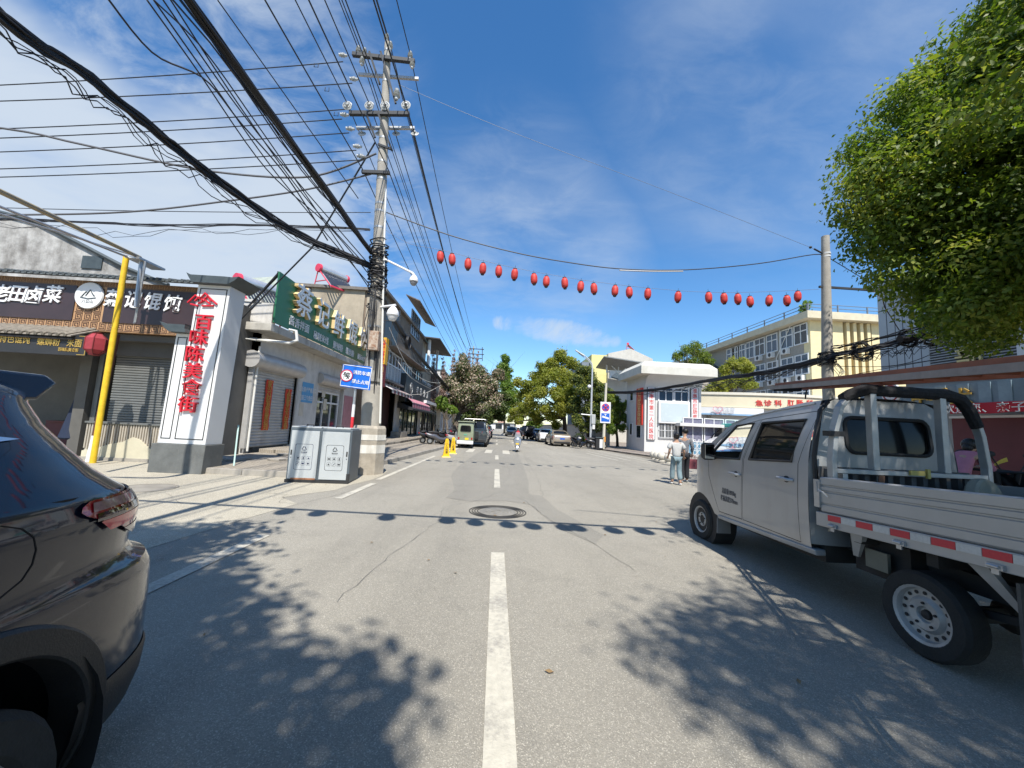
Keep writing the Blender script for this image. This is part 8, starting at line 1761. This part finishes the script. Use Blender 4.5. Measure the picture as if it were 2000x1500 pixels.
sm=M('seam_black',(.002,.002,.002),.7,var=0)
build('fuel_door_seam',seam([(.62,1.235),(.9,1.235),(1.20,1.230),(1.28,1.222),(1.335,1.20),(1.37,1.165),(1.385,1.12),(1.38,1.075),(1.355,1.035),(1.30,1.005),(1.20,.985),(.9,.955),(.62,.93)]),sm,sv);build('door_seam',seam([(.55,.55),(.60,.9),(.62,1.27)]),sm,sv)
build('shoulder_seam',seam([(.2,1.26),(1.0,1.26),(1.5,1.256),(1.80,1.247)],.005),sm,sv)
# side glass, chrome strip, rear screen, spoiler
gl_=[(-1.0,1.315),(1.25,1.41),(1.12,1.53),(.8,1.60),(-.55,1.60),(-.95,1.36)]
for sgn in (1,-1):build('side_window',MB().sheet(gl_,[],lambda u,v:(lambda p:p if sgn > 0 else Vector((2*CXS-p.x,p.y,p.z)))(sx_(u,v,.006)),.08),tint,sv)
build('chrome_strip',MB().sheet([(-.9,1.385),(.7,1.46),(1.30,1.49),(1.38,1.478),(.7,1.42),(-.9,1.335)],[],lambda u,v:sx_(u,v,.012),.06),M('chrome',(.62,.66,.70),.12,1,var=0),sv)
V3=[]
for z in np.linspace(1.30,1.62,10):
    t0=th_y(z,slev(z)[1]-.03);V3 += [spt(z,t0+(math.pi-2*t0)*j/12,.008) for j in range(13)]
build('rear_window',MB().add(V3,[(i*13+j,i*13+j+1,i*13+14+j,i*13+13+j) for i in range(9) for j in range(12)]),tint,sv)
P=[(-.60,1.25,1.60),(-.60,1.55,1.612),(-.575,1.635,1.685),(-.56,1.60,1.715),(-.56,1.1,1.712)]
V3=[Vector((CXS+s*-x*f,y+(.05 if abs(f) < .5 else 0),z)) for s,f in ((1,1.0),(1,.55),(1,0),(-1,.55),(-1,1.0)) for x,y,z in P]
build('spoiler',MB().add(V3,[(5*i+j,5*i+(j+1) % 5,5*i+5+(j+1) % 5,5*i+5+j) for i in range(4) for j in range(5)]+[(4,3,2,1,0),(20,21,22,23,24)]),dkp,sv,smooth=40,bevel=.012)
build('number_plate',MB().box(CXS-.22,2.23,.72,CXS+.22,2.26,.86),plate_b,sv,smooth=0)
# ---------------------------------------------------------------- people
def skin_obj(name,verts,edges,mat,parent,sub=2,label=None):
    """verts: (x, y, z, radius[, radius2]); grown with Skin + Subdivision"""
    me=bpy.data.meshes.new(name);bm=bmesh.new();lay=bm.verts.layers.skin.verify();vs=[]
    for i,v in enumerate(verts):
        b=bm.verts.new(v[:3]);b[lay].radius=(v[3],v[4] if len(v) > 4 else v[3]);b[lay].use_root=(i ==0);vs.append(b)
    for a,b in edges:bm.edges.new((vs[a],vs[b]))
    bm.to_mesh(me);bm.free();me.materials.append(mat);o=bpy.data.objects.new(name,me);COL.objects.link(o);o.parent=parent
    s=o.modifiers.new('skin','SKIN');s.use_smooth_shade=True;s.branch_smoothing=.4
    if sub:u=o.modifiers.new('subdivision','SUBSURF');u.levels=sub;u.render_levels=sub
    return o
def hand(v,e,w,d,side,curl=0.5,flip=1):
    """palm and five fingers from wrist index w, pointing along d"""
    d=Vector(d).normalized();p0=Vector(v[w][:3]);sd_=Vector((0,0,1)).cross(d);sd_=sd_.normalized() if sd_.length > .1 else Vector((0,1,0));nn=d.cross(sd_).normalized()*flip
    v.append((*(p0+d*.05),.030,.018));pw=len(v)-1;e.append((w,pw))
    for k,(off_,L) in enumerate(((-.03,.060),(-.010,.074),(.010,.070),(.028,.055))):
        b=p0+d*.095+sd_*off_;v.append((*b,.009));i0=len(v)-1;e.append((pw,i0));m_=b+(d*(1-curl*.4)+nn*curl*.8).normalized()*L*.55;v.append((*m_,.008));e.append((i0,i0+1));t=m_+(d*(1-curl)+nn*(curl*1.2+.1)).normalized()*L*.5;v.append((*t,.007));e.append((i0+1,i0+2))
    b=p0+d*.045-sd_*side*.045;v.append((*b,.010));i0=len(v)-1;e.append((pw,i0));v.append((*(b+(d*.8-sd_*side*.5+nn*.3).normalized()*.045),.008));e.append((i0,i0+1))
def person(name,loc,rz,label,J,skin_,hair_,parts,group=None,face=True):
    e=empty(name,loc,label,'person',group,rz=rz);v=[];ed=[];ix={}
    def add(k,p,r,par=None,r2=None):
        v.append((*p,r,r2 or r));ix[k]=len(v)-1
        if par:ed.append((ix[par],ix[k]))
    add('pelvis',J['pelvis'],.115,None,.085);add('waist',J['waist'],.105,'pelvis',.075);add('chest',J['chest'],.125,'waist',.085);add('neck',J['neck'],.052,'chest');
    hd=Vector(J['head']);nk=Vector(J['neck']);ax=(hd-nk).normalized()
    add('jaw',nk+ax*.085,.066,'neck',.075);add('head',hd,.076,'jaw',.092);add('top',hd+ax*.075,.060,'head',.075)
    if face:
        fd=Vector(J.get('face',(0,1,0)));rt_=fd.cross(Vector((0,0,1))).normalized();v.append((*(hd+fd*.108-ax*.02),.012));ed.append((ix['head'],len(v)-1))
        for s in (-1,1):v.append((*(hd+rt_*s*.088-ax*.01),.016,.008));ed.append((ix['head'],len(v)-1))
    for s,n in ((-1,'l'),(1,'r')):
        add('sh'+n,J['sh'+n],.055,'chest');add('el'+n,J['el'+n],.040,'sh'+n);add('wr'+n,J['wr'+n],.027,'el'+n)
        hand(v,ed,ix['wr'+n],J.get('hd'+n,Vector(J['wr'+n])-Vector(J['el'+n])),s,J.get('curl',.5))
        if 'hip'+n in J:
            add('hip'+n,J['hip'+n],.088,'pelvis');add('kn'+n,J['kn'+n],.060,'hip'+n);add('ak'+n,J['ak'+n],.040,'kn'+n);add('to'+n,J['to'+n],.038,'ak'+n)
    skin_obj('body',v,ed,skin_,e)
    def chain(nm,keys,mat,sub=2):
        vv=[];ee=[];m_={}
        for k,p,r,par in keys:
            q=J[p] if isinstance(p,str) else p;r_=r if isinstance(r,tuple) else (r,r);vv.append((*q,*r_));m_[k]=len(vv)-1
            if par:ee.append((m_[par],m_[k]))
        return skin_obj(nm,vv,ee,mat,e,sub)
    for nm,keys,mat in parts:chain(nm,keys,mat)
    if face:
        fd=Vector(J.get('face',(0,1,0))).normalized();rt_=fd.cross(Vector((0,0,1))).normalized();mb=MB()
        for s in (-1,1):mb.ball(hd+fd*.087+rt_*s*.032+ax*.008,.011,8,6)
        build('eyes',mb,M('eye_dark',(.02,.015,.012),.3,var=0),e,local=True);build('mouth',MB().tube([hd+fd*.088-ax*.055-rt_*.022,hd+fd*.094-ax*.057,hd+fd*.088-ax*.055+rt_*.022],.006,5),M('lip',(.30,.10,.09),.5,var=0),e,local=True)
    return e,hd,ax
skn=M('skin',(.42,.25,.17),.5,var=.05,scale=6);hairm=M('hair_black',(.012,.010,.009),.45,var=.3,scale=25,bump=.5,bscale=60)
V3_=lambda x,y,z:Vector((x,y,z))
def std(h=1.0,**k):
    J=dict(pelvis=(0,0,.93),waist=(0,.01,1.10),chest=(0,0,1.32),neck=(0,-.005,1.46),head=(0,.02,1.62),shl=(-.18,0,1.40),shr=(.18,0,1.40),ell=(-.24,-.02,1.12),elr=(.24,-.02,1.12),wrl=(-.25,.05,.88),wrr=(.25,.05,.88),hipl=(-.09,0,.88),hipr=(.09,0,.88),knl=(-.10,.03,.48),knr=(.10,.03,.48),akl=(-.10,-.02,.09),akr=(.10,-.02,.09),tol=(-.11,.12,.04),tor=(.11,.12,.04));J.update(k)
    return {a:(Vector(b)*h if a not in ('face','hdl','hdr','curl') else b) for a,b in J.items()}
grey_t=M('grey_knit',(.46,.46,.45),.9,var=.08,scale=20);jean=M('pale_jeans',(.17,.235,.26),.9,var=.15,scale=8);chk=M('check_shirt',(.035,.04,.055),.85,var=0);
def check():
    t=chk.node_tree;N=t.nodes.new;L=t.links.new;co=N('ShaderNodeTexCoord');c=N('ShaderNodeTexChecker');c.inputs['Scale'].default_value=42;L(co.outputs['Object'],c.inputs['Vector']);c.inputs['Color1'].default_value=(.02,.024,.04,1);c.inputs['Color2'].default_value=(.30,.31,.33,1);L(c.outputs[0],t.nodes['Principled BSDF'].inputs['Base Color'])
check()
dark_tr=M('dark_trousers',(.02,.022,.027),.9,var=.2);shoe=M('shoe_white',(.60,.60,.58),.6,var=.1)
# woman in grey, walking away from us
p=gr(1321,947);h=.94
J=std(h,elr=(.27,.02,1.13),wrr=(.31,.16,.95),knl=(-.10,.10,.49),akl=(-.10,.10,.10),tol=(-.11,.24,.05),knr=(.09,.0,.47),akr=(.09,-.12,.10),tor=(.10,.0,.035),ell=(-.23,.0,1.13),wrl=(-.23,.14,.95),face=(0,1,0))
w,hd,ax=person('person',(p.x,p.y,0),R_(-6),'person in a loose grey top and pale jeans walking away, dark hair tied up',J,skn,hairm,[
 ('top',[('b',(0,0,.90*h),(.165,.12),None),('w',(0,.0,1.08*h),(.150,.11),'b'),('c','chest',(.155,.105),'w'),('n',(0,-.01,1.40*h),(.095,.075),'c'),('sl','shl',.075,'c'),('el',(-.255,-.01,1.20*h),.075,'sl'),('sr','shr',.075,'c'),('er',(.26,.0,1.20*h),.075,'sr')],grey_t),
 ('jeans',[('p','pelvis',(.135,.10),None),('hl','hipl',.095,'p'),('kl','knl',.083,'hl'),('al',(-.10,.10,.14),.085,'kl'),('hr','hipr',.095,'p'),('kr','knr',.083,'hr'),('ar',(.09,-.10,.14),.085,'kr')],jean)])
build('hair',MB().ball(hd+Vector((0,-.025,.03)),.105,18,12,(.95,1.0,1.02)).ball(hd+Vector((-.01,-.09,.06)),.055,12,8),hairm,w,local=True)
for x,y,z,dy in ((-.105,.13,.04,.0),(.095,-.08,.035,0)):build('shoe',MB().ball((x,y+.05,z+.005),.045,12,8,(1,2.6,.95)),shoe,w,local=True)
# man in a checked shirt just ahead of her
p2=gr(1330,943);h=1.05
J=std(h,elr=(.25,.0,1.14),wrr=(.27,.10,.92),knr=(.10,.10,.49),akr=(.11,.10,.10),tor=(.12,.22,.05),knl=(-.09,.0,.47),akl=(-.09,-.08,.10),tol=(-.1,.04,.04),head=(.03,.03,1.62))
mn,hd2,ax2=person('person',(at(1337,900,13.0).x,13.0,0),R_(-8),'person in a dark checked shirt walking ahead of the one in grey, short black hair',J,skn,hairm,[
 ('shirt',[('b',(0,0,.88*h),(.165,.115),None),('w','waist',(.155,.11),'b'),('c','chest',(.165,.115),'w'),('n',(0,-.01,1.42*h),(.075,.07),'c'),('sl','shl',.078,'c'),('el','ell',.062,'sl'),('wl',(-.25,.04,.93*h),.05,'el'),('sr','shr',.078,'c'),('er','elr',.062,'sr'),('wr',(.265,.08,.97*h),.05,'er')],chk),
 ('trousers',[('p','pelvis',(.14,.10),None),('hl','hipl',.098,'p'),('kl','knl',.085,'hl'),('al','akl',.075,'kl'),('hr','hipr',.098,'p'),('kr','knr',.085,'hr'),('ar','akr',.075,'kr')],dark_tr)])
build('hair',MB().ball(hd2+Vector((0,-.022,.035)),.104,18,12,(.95,1.0,.92)),hairm,mn,local=True)
for x,y in ((.12,.14),(-.1,-.03)):build('shoe',MB().ball((x,y+.05,.045),.048,12,8,(1,2.6,.95)),M('shoe_grey',(.30,.33,.33),.6),mn,local=True)
b=mn.matrix_basis @ (Vector((.285,.19,.83))*1);bg_=empty('maroon_bag',(b.x,b.y,b.z),'flat maroon carrier bag held low in the hand of the person in checks','bag');q=b+Vector((.03,-.03,0))
bag_m=M('bag_maroon',(.17,.045,.055),.5,var=.15,scale=8);build('body',MB().hexa([q+Vector(a) for a in ((-.15,-.05,-.37),(.19,-.05,-.37),(.19,.05,-.37),(-.15,.05,-.37),(-.15,-.02,-.04),(.19,-.02,-.04),(.19,.02,-.04),(-.15,.02,-.04))]),bag_m,bg_,smooth=0,bevel=.012);build('handle',MB().tube([q+Vector((-.05,0,-.04)),q+Vector((-.03,.02,.05)),q+Vector((.02,.02,.08)),q+Vector((.07,0,.05)),q+Vector((.09,0,-.04))],.008,5),bag_m,bg_)
# scooter rider in the street, facing us
J=std(1.0,pelvis=(0,-.28,.90),waist=(0,-.26,1.05),chest=(0,-.20,1.25),neck=(0,-.17,1.38),head=(0,-.13,1.52),shl=(-.19,-.18,1.33),shr=(.19,-.18,1.33),ell=(-.33,.02,1.14),elr=(.33,.02,1.14),wrl=(-.33,.24,1.06),wrr=(.33,.24,1.06),hipl=(-.11,-.22,.86),hipr=(.11,-.22,.86),knl=(-.20,.20,.74),knr=(.20,.20,.74),akl=(-.14,.18,.42),akr=(.14,.18,.42),tol=(-.14,.30,.39),tor=(.14,.30,.39),curl=.9)
rd_,hd3,ax3=person('person',(bs_.x,bs_.y+.6,0),R_(176),'scooter rider in a red top with dark sleeves and white helmet, facing us',J,skn,hairm,[
 ('jacket',[('b',(0,-.27,.92),(.16,.12),None),('c','chest',(.16,.115),'b'),('n',(0,-.17,1.36),.07,'c'),('sl','shl',.078,'c'),('el','ell',.066,'sl'),('wl',(-.33,.2,1.07),.05,'el'),('sr','shr',.078,'c'),('er','elr',.066,'sr'),('wr',(.33,.2,1.07),.05,'er')],M('rider_jacket',(.025,.025,.035),.8,var=.1)),
 ('trousers',[('p','pelvis',(.13,.11),None),('hl','hipl',.095,'p'),('kl','knl',.08,'hl'),('al','akl',.06,'kl'),('hr','hipr',.095,'p'),('kr','knr',.08,'hr'),('ar','akr',.06,'kr')],dark_tr)])
build('red_top',MB().ball((0,-.125,1.20),.125,14,10,(1,.62,1.25)),M('rider_red',(.42,.02,.03),.8,var=.1),rd_,local=True);build('helmet',MB().ball(hd3+Vector((0,-.02,.035)),.142,20,14,(.95,1.05,.95)),M('helmet_white',(.75,.75,.75),.25,var=0,coat=1),rd_,local=True);build('visor',MB().ball(hd3+Vector((0,.055,.0)),.095,16,10,(1,.85,.7)),tint,rd_,local=True)
# person in pink by the parked scooters beyond the truck
pp=at(1900,880,6.3)
J=std(1.0,pelvis=(0,-.22,.96),waist=(0,-.12,1.12),chest=(0,.02,1.30),neck=(0,.14,1.41),head=(0,.24,1.53),shl=(-.17,.06,1.37),shr=(.17,.06,1.37),ell=(-.22,.24,1.15),elr=(.22,.24,1.15),wrl=(-.12,.44,1.16),wrr=(.14,.44,1.16),face=(0,.93,-.36))
pk,hd4,ax4=person('person',(pp.x-.18,pp.y,.12),R_(-75),'person in a pink jacket with yellow cuffs bending over behind the truck rack',J,skn,hairm,[
 ('jacket',[('b',(0,-.2,.98),(.16,.13),None),('w','waist',(.16,.125),'b'),('c','chest',(.165,.12),'w'),('n',(0,.12,1.40),.085,'c'),('sl','shl',.08,'c'),('el','ell',.068,'sl'),('wl',(-.17,.34,1.155),.055,'el'),('sr','shr',.08,'c'),('er','elr',.068,'sr'),('wr',(.18,.34,1.155),.055,'er')],M('pink_jacket',(.46,.17,.22),.85,var=.15,scale=7)),
 ('trousers',[('p','pelvis',(.14,.11),None),('hl','hipl',.098,'p'),('kl','knl',.085,'hl'),('al','akl',.07,'kl'),('hr','hipr',.098,'p'),('kr','knr',.085,'hr'),('ar','akr',.07,'kr')],dark_tr),
 ('cuff',[('a',(-.17,.35,1.16),.05,None),('b',(-.13,.43,1.16),.06,'a'),('c',(-.10,.50,1.14),.045,'b')],M('cuff_yellow',(.60,.46,.10),.7,var=.08)),('cuff',[('a',(.18,.35,1.16),.05,None),('b',(.15,.43,1.16),.06,'a'),('c',(.12,.50,1.14),.045,'b')],M('cuff_yellow',(.60,.46,.10)))])
build('hair',MB().ball(hd4+Vector((0,-.035,.03)),.106,18,12,(.98,1.0,.95)).ball(hd4+Vector((0,-.10,-.03)),.07,12,8),hairm,pk,local=True)
g_='scooters beyond the truck'
q=at(1935,900,5.9);scooter((q.x,q.y,.12),R_(-60),'black scooter beside the person in pink, behind the truck bed',blk,g_,s=1.12);q=at(1990,900,5.9);y_s=scooter((q.x+.25,q.y-.1,.12),R_(-20),'black scooter with a curved yellow wind guard at the right frame edge',blk,g_,s=1.12)
V=[]
for i in range(9):t=i/8;V += [(-.40+.30*t,.30+.1*t,1.0+.36*t-.14*t*t),(-.40+.34*t,.34+.1*t,1.0+.22*t-.06*t*t)]
build('wind_guard',MB().add(V,[(2*i,2*i+1,2*i+3,2*i+2) for i in range(8)]),M('guard_yellow',(.60,.46,.08),.5,var=.05),y_s,local=True);build('basket',MB().box(-.2,-1.0,.75,.2,-.75,1.0),M('teal_box',(.30,.48,.52),.4),y_s,local=True,smooth=0,bevel=.03)
# pedestrians at the far end
for i,(px,lb,cm) in enumerate(((984,'tiny distant person in dark clothes crossing the far street end, left one',dark_tr),(990,'tiny distant person in dark clothes crossing the far street end, right one',dark_tr))):
    q=at(px,835,150);J=std(1.0);person('person',(q.x,150,0),R_(90),lb,J,skn,hairm,[('coat',[('b',(0,0,.5),.15,None),('c','chest',.17,'b'),('n',(0,0,1.4),.1,'c')],cm)],face=False)
